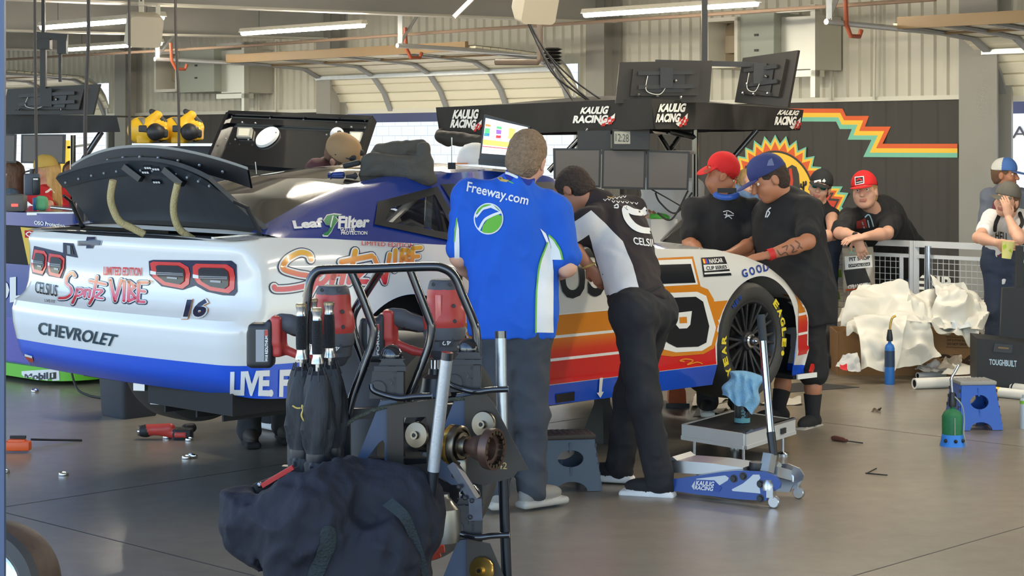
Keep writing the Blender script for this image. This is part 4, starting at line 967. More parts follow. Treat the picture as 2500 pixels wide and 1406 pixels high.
def person(label, J, shirt, pants, skin=SKIN, hair=None, hairstyle='short', res=.009, sleeve=.55, short=False, sk=1.0, chest=.175, depth=.60, belly=None, jowl=1.0, shoes=None, group=None, hands=(1, 1), curl=.4, legs=True, hem=.0, cap=None, wr=.014, arms=(1, 1), face=True, handdir={}, ink=None):
    base = (J['hpL']+J['hpR'])/2; lo = min([J['anL'].z, J['anR'].z]) if legs else base.z
    P0 = thing('person', label, 'person', V3(base.x, base.y, max(0, lo-.07)), 0, group)
    belly = belly or chest*.95; hips = base; nk = J['neck']; c = J['head']; sL, sR = J['shL'], J['shR']; mid = (sL+sR)/2
    spine = (nk-hips).normalized(); rt = (sR-sL).normalized(); dn = spine.cross(rt).normalized()
    # ---- body
    S = Solid(.022).use(skin); f, u, r, PH = head_skin(S, c, J['face'], J['up'], sk, jowl, hair or H_dark)
    S.cone(c-u*.06*sk-f*.02, nk, .056*sk, .062*sk, k=.03); S.cone(nk, hips, .07, .07)
    for q, a in (('L', arms[0]), ('R', arms[1])):
        if not a: continue
        s_, e_, w_ = J['sh'+q], J['el'+q], J['wr'+q]; S.cone(mid, s_, .05, .05); S.cone(s_, e_, .052*sk, .041*sk, k=.02); S.cone(e_, e_+(w_-e_)*.35, .042*sk, .043*sk, k=.02); S.cone(e_+(w_-e_)*.35, w_, .043*sk, .027*sk, k=.02)
        if hands[0 if q == 'L' else 1]:
            hd_ = handdir.get(q); hand(S, w_, hd_[0] if hd_ else (w_-e_), hd_[1] if hd_ else ((nk-hips).cross(w_-e_) if False else J.get('f', f)), sk, curl)
    if short:
        for q in 'LR': k_, a_ = J['kn'+q], J['an'+q]; S.cone(J['hp'+q], k_, .07, .05); S.cone(k_, k_+(a_-k_)*.35, .05, .052, k=.02); S.cone(k_+(a_-k_)*.35, a_, .052, .034, k=.02); S.cone(hips, J['hp'+q], .07, .07)
    bm_ = S.mesh(res if not face else min(res, .006)); bm_.ang = 180; ink and ink(bm_); B0 = build('body', bm_, P0)
    if face:
        E = MB(M_eye)
        for s in (-1, 1): E.use(M_eye).sph(PH(.034*s, .0775, .012), .0115*sk, 12); E.use(M_iris).sph(PH(.034*s, .0845, .012), .0058*sk, 10)
        build('eyes', E, P0)
    # ---- shirt
    T = Solid(.035).use(shirt); hem_c = hips-spine*hem
    T.cone(mid-spine*.13, hips+spine*.10, chest, belly, depth, dn, k=.05); T.cone(hips+spine*.10, hem_c, belly, belly*.99, depth*1.02, dn, k=.04); T.cone(mid-spine*.06, mid-spine*.13, chest*.9, chest, depth*.9, dn, k=.05)
    T.cone(nk-spine*.02, sL, .062, .066); T.cone(nk-spine*.02, sR, .062, .066); T.cone(sL, sR, .07, .07); T.cone(nk-spine*.05, nk+spine*.015, .078, .068)
    if sleeve:
        for q, a in (('L', arms[0]), ('R', arms[1])):
            if a: s_, e_ = J['sh'+q], J['el'+q]; T.cone(s_, s_+(e_-s_)*sleeve, .078*sk, .070*sk, k=.05); T.rbox(s_+(e_-s_)*(sleeve+.2), (.3, .3, .28*(e_-s_).length*0+.12), frame((0, 0, 0), perp(e_-s_)[0], z=e_-s_), .01, k=.006, sub=True) if sleeve < .9 and False else None
    T.rbox(hem_c-spine*.44, (1, 1, .8), frame((0, 0, 0), rt, z=spine), .01, k=.012, sub=True)
    T.noise = lambda X: wr*(1.5*np.abs(vnoise(X@WRM, 7))+.8*np.abs(vnoise(X@WRM+5, 15))-.6)
    tm = T.mesh(max(res, .008)); out = dict(root=P0, P=PH, shirt=tm, f=f, u=u, r=r)
    # ---- trousers and shoes
    if legs:
        L = Solid(.03).use(pants); tp = J.get('top', .10); L.cone(J['hpL']+spine*tp, J['hpR']+spine*tp, .115 if tp > .05 else .10, .115 if tp > .05 else .10, .95, dn, k=.05); L.cone(J['hpL'], J['hpR'], .115, .115, k=.05)
        for q in 'LR':
            h_, k_, a_ = J['hp'+q], J['kn'+q], J['an'+q]; L.cone(h_, k_, .105, .083 if not short else .10, k=.04)
            if not short: L.cone(k_, a_, .083, .073, k=.04); L.rbox(a_-V3(0, 0, .16), (.4, .4, .2), None, .01, k=.01, sub=True)
            else: L.rbox(k_-V3(0, 0, .22), (.5, .5, .4), None, .01, k=.01, sub=True) if q == 'R' else None
        L.noise = lambda X: .011*(1.4*np.abs(vnoise(X@WRM+3, 10))+.7*np.abs(vnoise(X+9, 21))-.6)
        build('shorts' if short else 'trousers', L.mesh(max(res, .010)), P0)
        sh = shoes or (C_black, C_white)
        for q in 'LR':
            a_, t = J['an'+q], Vector(J['toe'+q]); t.z = 0; t.normalize(); b = V3(a_.x, a_.y, a_.z-.085); G_ = Solid(.015); R = frame((0, 0, 0), t, z=ZV)
            G_.use(sh[0]).ell(b+t*.06+ZV*.058, (.125, .046, .045), R); G_.cone(b+ZV*.06-t*.03, b+ZV*.11, .045, .04); G_.use(sh[1]).rbox(b+t*.065+ZV*.02, (.285, .094, .036), R, .016, k=.006)
            build('shoe', G_.mesh(.007), P0)
            if short: k = MB(C_black); k.tube([a_-ZV*.03, a_+ZV*.04, a_+(J['kn'+q]-a_)*.5], [.043, .047, .058], 16); build('sock', k, P0)
    # ---- hair or cap
    if hair:
        Hh = Solid(.02).use(hair); R = Matrix((r, f, u)).transposed(); k = sk
        Hh.ell(PH(0, -.022, .042), (.085*k, .104*k, .095*k), R); Hh.ell(PH(0, -.05, -.01), (.08*k, .07*k, .085*k), R)
        if hairstyle == 'long':
            for s in (-1, 1): Hh.cone(PH(.06*s, -.03, -.02), PH(.075*s, -.03, -.24), .04*k, .03*k); Hh.cone(PH(.03*s, -.07, -.02), PH(.04*s, -.075, -.28), .05*k, .035*k)
        Hh.ell(PH(0, .095, -.045), (.085*k, .082*k, .115*k), R, k=.012, sub=True)
        if hairstyle == 'short':
            for s in (-1, 1): Hh.ell(PH(.09*s, -.002, -.03), (.03*k, .034*k, .05*k), R, k=.01, sub=True)
            Hh.rbox(PH(0, -.05, -.16), (.3, .3, .16), R, .01, k=.01, sub=True)
        Hh.noise = lambda X: .0035*vnoise(X, 60); build('hair', Hh.mesh(.006), P0)
    if cap:
        K = Solid(.008); R = Matrix((r, f, u)).transposed(); bc = cap.get('face', 1); k = sk*1.04
        K.use(cap['back']).ell(PH(0, -.012, .056), (.088*k, .108*k, .098*k), R); K.use(cap['front']).ell(PH(0, .012*bc, .058), (.0885*k, .09*k, .098*k), R, k=.004)
        K.rbox(PH(0, 0, -.042-cap.get('low', 0)), (.4*k, .4*k, .165*k), R, .005, k=.004, sub=True); t0 = math.radians(cap.get('tilt', 14))
        Rb = Matrix((r, f*math.cos(t0)-u*math.sin(t0), u*math.cos(t0)+f*math.sin(t0))).transposed() if bc > 0 else Matrix((r, f*math.cos(t0)+u*math.sin(t0), u*math.cos(t0)-f*math.sin(t0))).transposed()
        bd_ = 1 if bc > 0 else -1; dv = f*(bd_*math.cos(t0))-u*math.sin(t0); K.use(cap['bill']).ell(PH(0, .070*bd_, .038)+dv*.058, (.078*k, .078*k, .0075), Rb, k=.006); K.ell(PH(0, -.01, .045), (.082*k, .100*k, .09*k), R, k=.002, sub=True)
        out['cap'] = (K, PH, R)
        cm = K.mesh(.0045)
        if 'deco' in cap: cap['deco'](cm)
        build('cap', cm, P0)
    return out
def finish(o, name='shirt'): return build(name, o['shirt'], o['root'])
def art(mb, m, poly, off=.004, L=12): decal(mb, m, tess(poly), caster2(ART[0], off), L)
ART = [None]
def begin(mb): ART[0] = tree(mb)
def arttext(mb, m, body, c, off=.004, **k):
    vs, fs, p, q, c0, d = text_mesh(body, **k); o = []
    for x, y in vs:
        a, b = (x-p)/(q-p), (y-c0)/(d-c0); o.append(tuple((c[0][i]*(1-a)+c[1][i]*a)*(1-b)+(c[3][i]*(1-a)+c[2][i]*a)*b for i in (0, 1)))
    decal(mb, m, (o, fs), caster2(ART[0], off), 12)
def artstroke(mb, m, pts, w, off=.004, sp=True): decal(mb, m, stroke(pts, w, sp=sp), caster2(ART[0], off), 12)
M_lime = mat('green print', (106, 186, 60), .7); M_wsh = mat('white shirt print', (236, 236, 236), .7); M_gold = mat('gold emblem', (204, 170, 90), .5)
# ---- man in the blue shirt
Y = 9.05
J = dict(head=W(1285, 392, Y+.02), face=(.25, 1, -.25), up=(.22, .1, 1), neck=W(1262, 452, Y), shL=W(1150, 484, Y+.02), shR=W(1352, 515, Y+.03), elL=W(1122, 628, Y+.02), elR=W(1384, 652, Y-.02), wrL=W(1170, 690, Y+.30), wrR=W(1336, 668, Y+.24),
         hpL=W(1212, 812, Y), hpR=W(1290, 812, Y), knL=W(1218, 1015, Y), knR=W(1298, 1010, Y+.02), anL=W(1210, 1198, Y), anR=W(1298, 1196, Y+.05), toeL=(-.3, 1, 0), toeR=(.75, .6, 0), f=V3(0, 1, 0))
SHOE_G = mat('grey trainer', (134, 130, 124), .7); SOLE_G = mat('pale grey sole', (168, 164, 156), .6)
o = person('person in a blue team shirt, back turned, standing beside the race car', J, C_blue, C_char, SKIN3, H_grey, res=.008, chest=.215, belly=.215, depth=.66, hem=-.02, shoes=(SHOE_G, SOLE_G), sleeve=.8, face=False, wr=.017, sk=1.1)
s_ = o['shirt']; begin(s_)
art(s_, M_wsh, [(1318, 558), (1332, 570), (1344, 598), (1350, 640), (1350, 812), (1307, 811), (1310, 700), (1320, 640), (1334, 592)], .004); art(s_, M_wsh, [(1338, 576), (1352, 588), (1366, 610), (1372, 634), (1344, 634), (1346, 602)], .005)
artstroke(s_, M_lime, [(1336, 592), (1318, 640), (1310, 700), (1308, 760), (1307, 811)], 4, .006); artstroke(s_, M_lime, [(1340, 575), (1356, 590), (1368, 610), (1374, 632)], 4, .007)
art(s_, M_wsh, [(1116, 530), (1121, 560), (1122, 640), (1110, 630), (1110, 560)]); artstroke(s_, M_lime, [(1116, 534), (1112, 565), (1110, 590)], 3, .006)
arttext(s_, M_wsh, 'Freeway.com', [(1137, 474), (1286, 508), (1293, 478), (1142, 444)], bold=.015)
cx_, cy_ = 1193, 534
def ce(r, a, b=1.06): return (cx_+r*math.cos(a)+.12*r*math.sin(a)*0, cy_-r*b*math.sin(a))
art(s_, M_wsh, [ce(36, 2*math.pi*i/40) for i in range(40)], .0045)
art(s_, C_blue, [ce(33, 2*math.pi*i/40) for i in range(40)], .006)
art(s_, M_lime, [ce(33, math.radians(a)) for a in range(28, 165, 8)]+[(1168, 520), (1185, 506), (1210, 505)], .0075); art(s_, M_wsh, [ce(33, math.radians(a)) for a in (18, 26)]+[(1200, 508), (1182, 514), (1164, 532)]+[ce(33, math.radians(a)) for a in (160, 170, 178)]+[(1166, 524), (1180, 508), (1204, 500)], .009)
art(s_, M_lime, [ce(33, math.radians(a)) for a in range(-118, 12, 8)]+[(1213, 522), (1194, 532), (1180, 552)], .0075); artstroke(s_, M_wsh, [(1172, 560), (1188, 534), (1222, 519)], 6, .009)
art(s_, M_gold, [(1214, 436), (1226, 433), (1230, 438), (1244, 440), (1238, 445), (1222, 443)], .006)
K_ = Solid(.01).use(cloth('navy collar', (28, 52, 150))); nk = J['neck']; ud = (J['head']-nk).normalized(); K_.cone(nk+ud*.02, nk+ud*.055, .080, .073); km = K_.mesh(.007); begin(km); artstroke(km, M_wsh, [(1228, 421), (1244, 425), (1262, 433)], 6, .004); artstroke(km, M_lime, [(1214, 433), (1240, 441), (1262, 452)], 2.5, .004); build('collar', km, o['root'])
finish(o)
# ---- man in the black and white shirt bending into the window
J = dict(head=W(1403, 470, 9.98), face=(-.55, .35, -.75), up=(-.62, .55, .55), neck=W(1462, 500, 9.95), shL=W(1440, 545, 9.72), shR=W(1545, 510, 10.1), elL=W(1384, 590, 9.72), elR=W(1480, 620, 10.2), wrL=W(1438, 648, 9.66), wrR=W(1440, 600, 10.3),
         hpL=W(1545, 765, 9.42), hpR=W(1598, 762, 9.62), knL=W(1572, 975, 9.42), knR=W(1538, 965, 9.75), anL=W(1612, 1176, 9.47), anR=W(1512, 1138, 9.82), toeL=(-.95, .3, 0), toeR=(-.95, .3, 0), f=V3(-.7, .7, -.3), top=.02)
o = person('person in a dark shirt with white side panel, bending towards the car window', J, C_brown, C_pant, SKIN2, H_dark, res=.008, chest=.185, belly=.158, depth=.80, hem=-.055, shoes=(C_black, C_white), sleeve=.62, face=False, arms=(1, 0), curl=.5, handdir={'L': ((.5, .05, -.75), (.5, .7, .1))})
s_ = o['shirt']; begin(s_)
art(s_, C_white, [(1443, 514), (1418, 532), (1380, 556), (1384, 606), (1420, 584), (1438, 572), (1452, 618), (1474, 690), (1480, 726), (1500, 716), (1560, 704), (1545, 648), (1520, 590), (1484, 552)], .004)
for w_, m_, off in ((15, M_wsh, .005),): artstroke(s_, m_, [(1576, 512), (1566, 520), (1546, 518), (1526, 510), (1530, 532), (1546, 552), (1566, 562), (1585, 564)], w_, off)
artstroke(s_, M_wsh, [(1500, 504), (1507, 500), (1508, 508), (1500, 508)], 3, .005); arttext(s_, M_wsh, 'CELSIUS', [(1548, 597), (1612, 606), (1610, 586), (1544, 579)], bold=.02); arttext(s_, M_wsh, 'LIVE FIT', [(1604, 611), (1628, 613), (1627, 606), (1603, 604)])
art(s_, M_gold, [(1480, 480), (1492, 474), (1500, 480), (1494, 486), (1484, 485)], .006)
for a_, b_ in (((1474, 490), (1530, 480)), ((1494, 494), (1560, 498))): 
    for q in range(6): t = q/6; x, y = a_[0]+(b_[0]-a_[0])*t, a_[1]+(b_[1]-a_[1])*t; artstroke(s_, M_wsh, [(x, y-2), (x+4, y+2), (x+7, y-2)], 1.8, .005, False)
K_ = Solid(.01).use(C_brown); nk = J['neck']; ud = (J['head']-nk).normalized(); K_.cone(nk-ud*.01, nk+ud*.045, .088, .076); build('collar', K_.mesh(.008), o['root'])
finish(o)
bl = MB(C_black); h0 = (J['hpL']+J['hpR'])/2
spn = (J['neck']-h0).normalized(); rt_ = (J['shR']-J['shL']).normalized()
bl.tube([h0+spn*.062+(rt_*.168*math.cos(t)+spn.cross(rt_)*.136*math.sin(t)) for t in [2*math.pi*i/32 for i in range(32)]], .017, 8, closed=True); build('belt', bl, o['root'])
wt = MB(M_gold); w0 = J['wrL']; wt.tube([w0+V3(.03*math.cos(t), .03*math.sin(t), .012*math.cos(t)) for t in [2*math.pi*i/16 for i in range(16)]], .006, 6, closed=True); build('watch', wt, None, 'gold wristwatch on the bending person by the car window', 'watch')
# ---- man in the red cap behind the bonnet
Y = 12.35
C_capred = cloth('red cap', (206, 32, 34), .04); C_capblue = cloth('navy blue cap', (44, 56, 112), .05); C_capblk = cloth('black cap', (36, 38, 40)); C_capgry = cloth('grey brown cap', (96, 92, 84), .2)
J = pose(W(1765, 500, Y).x, Y, 1.76, -95)
J.update(head=W(1760, 428, Y-.05), face=(.75, .25, -.45), up=(.1, -.1, 1), neck=W(1768, 480, Y), shR=W(1698, 512, Y), shL=W(1836, 516, Y), elR=W(1682, 590, Y-.05), elL=W(1846, 590, Y-.15), wrR=W(1720, 628, Y-.45), wrL=W(1778, 622, Y-.42))
def dred(m): begin(m); art(m, mat('brown leather patch', (140, 60, 40), .7), [(1718, 416), (1736, 411), (1740, 424), (1720, 428)], .003, 8); art(m, M_char, [(1724, 440), (1736, 437), (1740, 448), (1730, 453), (1724, 450)], .003, 8)
o = person('person in a backwards red cap and black t-shirt behind the bonnet', J, C_black, C_pant, SKIN2, None, chest=.20, belly=.195, depth=.62, sleeve=.75, cap=dict(back=C_capred, front=C_capred, bill=C_capred, face=-1, tilt=58, low=.035, deco=dred), res=.010, face=True, curl=.4)
s_ = o['shirt']; begin(s_)
for p in ([(1766, 517), (1778, 515), (1790, 522)], [(1768, 524), (1780, 526), (1790, 526)], [(1770, 532), (1778, 528), (1786, 534)], [(1774, 519), (1772, 530)]): artstroke(s_, M_wsh, p, 2, .005)
finish(o)
gp = MB(mat('blue plastic', (44, 90, 180), .3)); q = W(1772, 470, 12.05); gp.tube([q+V3(.075*math.sin(t), -.05*math.cos(t), -.03*math.cos(t)) for t in [-1.2+.2*i for i in range(13)]], .02, 8); gp.use(M_blk); gp.box(q+V3(.0, -.06, .015), (.12, .02, .03)); build('goggles', gp, None, 'blue and black goggles hanging at the neck of the person in the red cap', 'goggles')
# ---- man in the blue cap at the front corner
J = dict(head=W(1878, 440, 11.95), face=(-.86, -.15, -.42), up=(-.3, 0, 1), neck=W(1925, 487, 12.0), shR=W(1868, 525, 12.22), shL=W(1975, 512, 11.85), elL=W(1972, 590, 11.62), elR=W(1880, 600, 12.2), wrL=W(1878, 622, 11.55), wrR=W(1800, 618, 12.1),
         hpL=W(1975, 770, 11.85), hpR=W(1938, 770, 12.1), knL=W(1985, 905, 11.85), knR=W(1915, 905, 12.2), anL=W(1984, 1018, 11.85), anR=W(1902, 1003, 12.15), toeL=(-.55, -.8, 0), toeR=(-.8, -.4, 0), f=V3(-.9, -.3, -.2))
M_ink2 = mat('tattoo ink', (104, 74, 62), .6)
def tattoo(m):
    begin(m)
    for p in ([(1898, 612), (1906, 622), (1918, 616), (1926, 626)], [(1930, 598), (1938, 606), (1934, 616), (1946, 612)], [(1942, 588), (1952, 596), (1948, 606)], [(1910, 604), (1922, 600), (1920, 610)], [(1888, 626), (1900, 630), (1912, 628)], [(1950, 600), (1958, 606)]): artstroke(m, M_ink2, p, 3.2, .0015)
def dbl(m): begin(m); art(m, mat('pale cap badge', (96, 108, 150), .7), [(1876, 392), (1884, 386), (1890, 404), (1872, 405)], .003, 8)
o = person('person in navy blue cap, black t-shirt and shorts behind the front wheel', J, C_black, C_black, SKIN2, H_dark, chest=.265, belly=.275, depth=.74, short=True, sleeve=.72, cap=dict(back=C_capblue, front=C_capblue, bill=C_capblue, tilt=6, deco=dbl), res=.009, jowl=1.22, sk=1.1, hem=.02, ink=tattoo, shoes=(C_black, SOLE_G), handdir={'L': ((-1, .1, -.2), (0, .3, -1)), 'R': ((-1, 0, -.1), (0, 0, -1))})
s_ = o['shirt']; begin(s_)
for p in ([(1882, 508), (1876, 514), (1880, 520), (1874, 530)], [(1874, 516), (1870, 530)]): artstroke(s_, M_wsh, p, 3, .005)
finish(o)
wb = MB(mat('red wristband', (200, 40, 40), .6)); w0 = J['wrL']; ax_ = (J['wrL']-J['elL']).normalized(); wb.lathe([(.036, -.02), (.037, .02)], w0-ax_*.01, ax_, 18, cap=False); build('wristband', wb, o['root'])
for (a_, b_) in ((J['elL'], J['wrL']),): pass
# ---- spectators along the rail
Y = 15.75
J = pose(W(2000, 500, Y).x, Y+.15, 1.76, -110)
J.update(head=W(2001, 460, Y-.05), face=(-.25, -1, .06), up=(.28, 0, 1), neck=W(2004, 506, Y), shR=W(1962, 528, Y+.1), shL=W(2030, 524, Y), elL=W(2034, 573, Y-.35), elR=W(1960, 590, Y-.1), wrL=W(1995, 580, Y-.5), wrR=W(1985, 583, Y-.4))
def dsg(m): begin(m); art(m, M_wsh, [(1988, 441), (2004, 438), (2005, 444), (1988, 447)], .003, 8); art(m, M_wsh, [(2012, 436), (2016, 442), (2010, 448), (2007, 442)], .003, 8)
o = person('person in mirrored sunglasses and sleeveless black top leaning on the rail', J, C_black, C_jean, SKIN3, H_brown, cap=dict(back=C_capblk, front=C_capblk, bill=C_capblk, tilt=14, deco=dsg), chest=.185, sleeve=0, sk=1.06, res=.009, curl=.3)
finish(o)
M_lensm = mat('mirrored lens', (40, 120, 120), .08, .8)
g_ = MB(M_lensm); PH = o['P']
for s in (-1, 1): g_.lathe([(.001, .010), (.020, .006), (.026, 0)], PH(.034*s, .088, .014), o['f']*1.0+o['r']*.25*s, 16)
g_.use(M_blk); g_.tube([PH(-.078, 0, .02), PH(-.066, .075, .024), PH(0, .104, .026), PH(.066, .075, .024), PH(.078, 0, .02)], .004, 6); build('sunglasses', g_, None, 'mirrored teal sunglasses on the spectator in the black cap', 'sunglasses')
J = pose(W(2180, 600, 16.2).x, 16.2, 1.78, -125)
J.update(head=W(2112, 470, 15.55), face=(-.42, -1, .1), up=(-.12, 0, 1), neck=W(2130, 512, 15.65), shR=W(2072, 535, 15.6), shL=W(2180, 528, 15.9), elR=W(2050, 569, 15.28), elL=W(2166, 570, 15.22), wrR=W(2090, 577, 15.08), wrL=W(2112, 577, 15.04), hpL=W(2222, 650, 16.35), hpR=W(2170, 650, 16.3))
def dboy(m):
    begin(m); art(m, M_wsh, [(2087, 432), (2109, 430), (2110, 448), (2088, 452)], .003, 8); art(m, C_capblk, [(2089, 434), (2107, 432), (2108, 446), (2090, 450)], .005, 8); artstroke(m, C_capred, [(2093, 440), (2098, 437), (2104, 440)], 3, .007); artstroke(m, M_wsh, [(2092, 446), (2106, 443)], 1.5, .007, False)
o = person('person in a red and black cap, forearms crossed on the rail', J, C_black, C_jean, SKIN3, H_blond, cap=dict(back=C_capblk, front=C_capred, bill=C_capred, tilt=10, deco=dboy), chest=.27, belly=.28, depth=.72, jowl=1.28, sk=1.16, sleeve=.8, res=.008, curl=.35, handdir={'R': ((.35, -.1, -1), (.2, .9, 0)), 'L': ((-1, -.1, -.15), (0, .3, -1))})
s_ = o['shirt']; begin(s_); art(s_, mat('red shirt print', (150, 50, 46), .8), [(2090, 540), (2100, 538), (2112, 532), (2118, 556), (2090, 558)], .004)
for p in ([(2112, 530), (2120, 524), (2126, 532), (2132, 552)], [(2118, 538), (2122, 554)], [(2104, 542), (2110, 556)]): artstroke(s_, mat('pale blue shirt print', (150, 180, 196), .8), p, 3, .006)
finish(o)
wt = MB(M_blk); w0 = J['wrR']+(J['elR']-J['wrR'])*.06; ax_ = (J['wrR']-J['elR']).normalized(); wt.lathe([(.034, -.012), (.035, .012)], w0, ax_, 16, cap=False); wt.box(w0+V3(-.005, -.036, .012), (.036, .012, .042), None, .004); build('watch', wt, None, 'black square watch on the person in the red and black cap', 'watch')
J = pose(W(2452, 500, 16.6).x, 16.6, 1.63, -60)
J.update(head=W(2454, 428, 16.6), face=(.85, -.55, -.02)); 
C_cw = cloth('white and blue cap', (214, 212, 206)); C_cb = cloth('blue cap front', (70, 110, 176))
o = person('person in a white and blue cap and grey t-shirt by the doorway', J, C_grey, C_jean, SKIN2, H_brown, cap=dict(back=C_cw, front=C_cb, bill=C_cb, tilt=12), chest=.20, sleeve=.8, res=.011, curl=.3); s_ = o['shirt']; begin(s_); art(s_, mat('faded red print', (130, 70, 84), .8), [(2425, 490), (2450, 484), (2456, 505), (2420, 512)]); finish(o)
J = pose(W(2466, 560, 14.8).x, 14.9, 1.6, -112)
J.update(head=W(2458, 492, 14.72), face=(-.62, -.85, .1), up=(.22, 0, 1), neck=W(2470, 525, 14.85), shR=W(2425, 538, 14.85), shL=W(2503, 540, 14.83), elR=W(2388, 580, 14.5), elL=W(2488, 584, 14.32), wrR=W(2432, 592, 14.2), wrL=W(2462, 532, 14.5))
o = person('person in a grey cap and white t-shirt, chin on hand, holding a cup', J, C_white, C_jean, SKIN3, H_brown, cap=dict(back=C_capgry, front=C_capgry, bill=C_capgry, tilt=14), chest=.165, sleeve=.62, res=.008, sk=1.02, hem=.12, curl=.3, handdir={'L': ((-.15, .05, 1), (-.3, .9, 0)), 'R': ((1, -.15, -.2), (0, .9, .2))})
s_ = o['shirt']; begin(s_)
artstroke(s_, C_black, [(2440, 524), (2430, 545), (2427, 562)], 9, .008); artstroke(s_, C_black, [(2490, 522), (2496, 545), (2488, 560)], 9, .008)
arttext(s_, M_char, 'HELL', [(2430, 586), (2462, 592), (2462, 570), (2430, 562)], .005, bold=.03); artstroke(s_, M_char, [(2432, 594), (2446, 604), (2456, 600)], 7, .005); artstroke(s_, mat('maroon print', (120, 40, 60), .8), [(2436, 624), (2470, 618), (2482, 612)], 4, .005); finish(o)
cu = MB(mat('yellow paper cup', (226, 220, 140), .6)); q = W(2457, 618, 14.14); cu.lathe([(.034, 0), (.047, .125), (.049, .13), (.044, .128), (.033, .01)], q-ZV*.04+V3(0, 0, 0), V3(.12, 0, 1), 24); cu.use(mat('cup leaf print', (170, 196, 60), .6))
begin(cu); art(cu, cu.ml[1], [(2448, 600), (2456, 595), (2458, 604), (2450, 610)], .002, 8); art(cu, cu.ml[1], [(2462, 612), (2468, 606), (2470, 618)], .002, 8)
build('paper_cup', cu, None, 'yellow and white paper cup held over the rail by the person in the grey cap', 'cup')
# ---- people half hidden further back
J = pose(W(1640, 500, 16.6).x, 16.6, 1.74, -100); J.update(wrR=J['elR']+V3(.05, -.22, .05), wrL=J['elL']+V3(-.1, -.2, .02))
o = person('person in a white polo shirt behind the row of flat screens', J, C_white, C_pant, SKIN, H_brown, res=.012, chest=.21, belly=.23, depth=.75, sleeve=.8); finish(o)
J = pose(W(1838, 500, 15.6).x, 15.6, 1.68, -75); J.update(head=W(1826, 452, 15.6), face=(.2, -.8, -.1))
o = person('person with long blond hair between the two men at the bonnet', J, cloth('light blue denim', (96, 122, 160)), C_jean, SKIN3, H_blond, 'long', res=.011, chest=.15); finish(o)
J = pose(W(22, 450, 16.6).x, 16.6, 1.62, 20); J.update(face=V3(-.9, .3, 0))
o = person('person with brown hair and blue floral top at the far left doorway', J, C_floral, C_jean, SKIN3, H_brown, 'long', res=.012, chest=.16, sleeve=.8); finish(o)
J = pose(W(118, 450, 16.4).x, 16.4, 1.66, 160); J.update(face=V3(-1, -.25, -.1), elL=W(118, 500, 16.15), wrL=W(95, 520, 16.05))
C_ytan = cloth('tan visor', (196, 160, 80))
o = person('person in a red top and tan cap, left of the raised boot lid', J, C_red, C_jean, SKIN, H_blond, 'long', res=.012, chest=.16, sleeve=.7, cap=dict(back=C_ytan, front=C_ytan, bill=C_capblk, tilt=10)); s_ = o['shirt']; begin(s_); artstroke(s_, M_wsh, [(112, 470), (124, 462), (132, 468), (136, 490)], 5, .006); finish(o)
J = pose(W(176, 470, 16.8).x, 16.8, 1.62, -80)
o = person('person in a pale top just left of the boot lid, mostly hidden', J, C_white, C_jean, SKIN, H_brown, res=.014, chest=.17); finish(o)
# ---- leaning over the car from the far side
J = pose(0, 0, 1.75, -60); q = W(700, 420, 11.9)
J = dict(head=W(838, 384, 11.15), face=(.75, -.35, -.55), up=(-.1, -.5, .9), neck=W(800, 412, 11.25), shL=W(815, 425, 11.5), shR=W(775, 418, 11.1), elL=W(860, 440, 11.2), elR=W(838, 414, 10.95), wrL=W(890, 450, 11.1), wrR=W(876, 386, 10.95),
         hpL=W(655, 470, 12.0), hpR=W(668, 470, 11.7), knL=W(640, 620, 12.05), knR=W(655, 620, 11.75), anL=W(630, 1010, 12.05), anR=W(640, 1030, 11.75), toeL=(.6, -.7, 0), toeR=(.6, -.7, 0), f=V3(.8, -.5, -.3))
J['knL'].z = J['knR'].z = .5; J['anL'].z = J['anR'].z = .09; J['hpL'].z = J['hpR'].z = .98
o = person('person in a tan cap leaning over the car roof from the far side', J, C_maroon, C_pant, SKIN, H_brown, res=.010, chest=.18, cap=dict(back=cloth('tan cap', (150, 120, 84)), front=MATS['tan cap'], bill=MATS['tan cap'], tilt=10), curl=.6, arms=(0, 0)); finish(o)
g_ = MB(M_blk); PH = o['P']
for s in (-1, 1): g_.sph(PH(.034*s, .085, .085), (.028, .02, .02), 12)
g_.tube([PH(-.09, 0, .08), PH(-.06, .085, .09), PH(.06, .085, .09), PH(.09, 0, .08)], .004, 6); build('sunglasses', g_, None, 'dark sunglasses pushed up on the tan cap of the leaning person', 'sunglasses')
# ---- crouching behind the car, only the shins and boots show
q = G(606, 1088); q2 = G(690, 1078)
J = pose(q.x+.05, q.y+.25, 1.7, -75); J.update(anL=V3(q2.x, q2.y+.05, .085), anR=V3(q.x, q.y+.05, .085), knR=V3(q.x+.02, q.y+.02, .50), knL=V3(q2.x, q2.y+.02, .50), hpR=V3(q.x+.05, q.y+.42, .42), hpL=V3(q2.x-.02, q2.y+.42, .42), neck=V3(q.x+.12, q.y+.35, .86), shR=V3(q.x-.08, q.y+.36, .80), shL=V3(q2.x+.1, q2.y+.36, .80), head=V3(q.x+.12, q.y+.3, .99), elR=V3(q.x-.1, q.y+.15, .58), elL=V3(q2.x+.12, q2.y+.15, .58), wrR=V3(q.x, q.y+.0, .60), wrL=V3(q2.x, q2.y, .60), face=V3(.1, -1, 0))
o = person('person in dark trousers crouching behind the car, boots seen under its rear corner', J, C_black, cloth('dark work trousers', (40, 42, 46)), SKIN, H_dark, res=.012, shoes=(mat('dark work boot', (48, 42, 38), .7), C_black), chest=.18); finish(o)
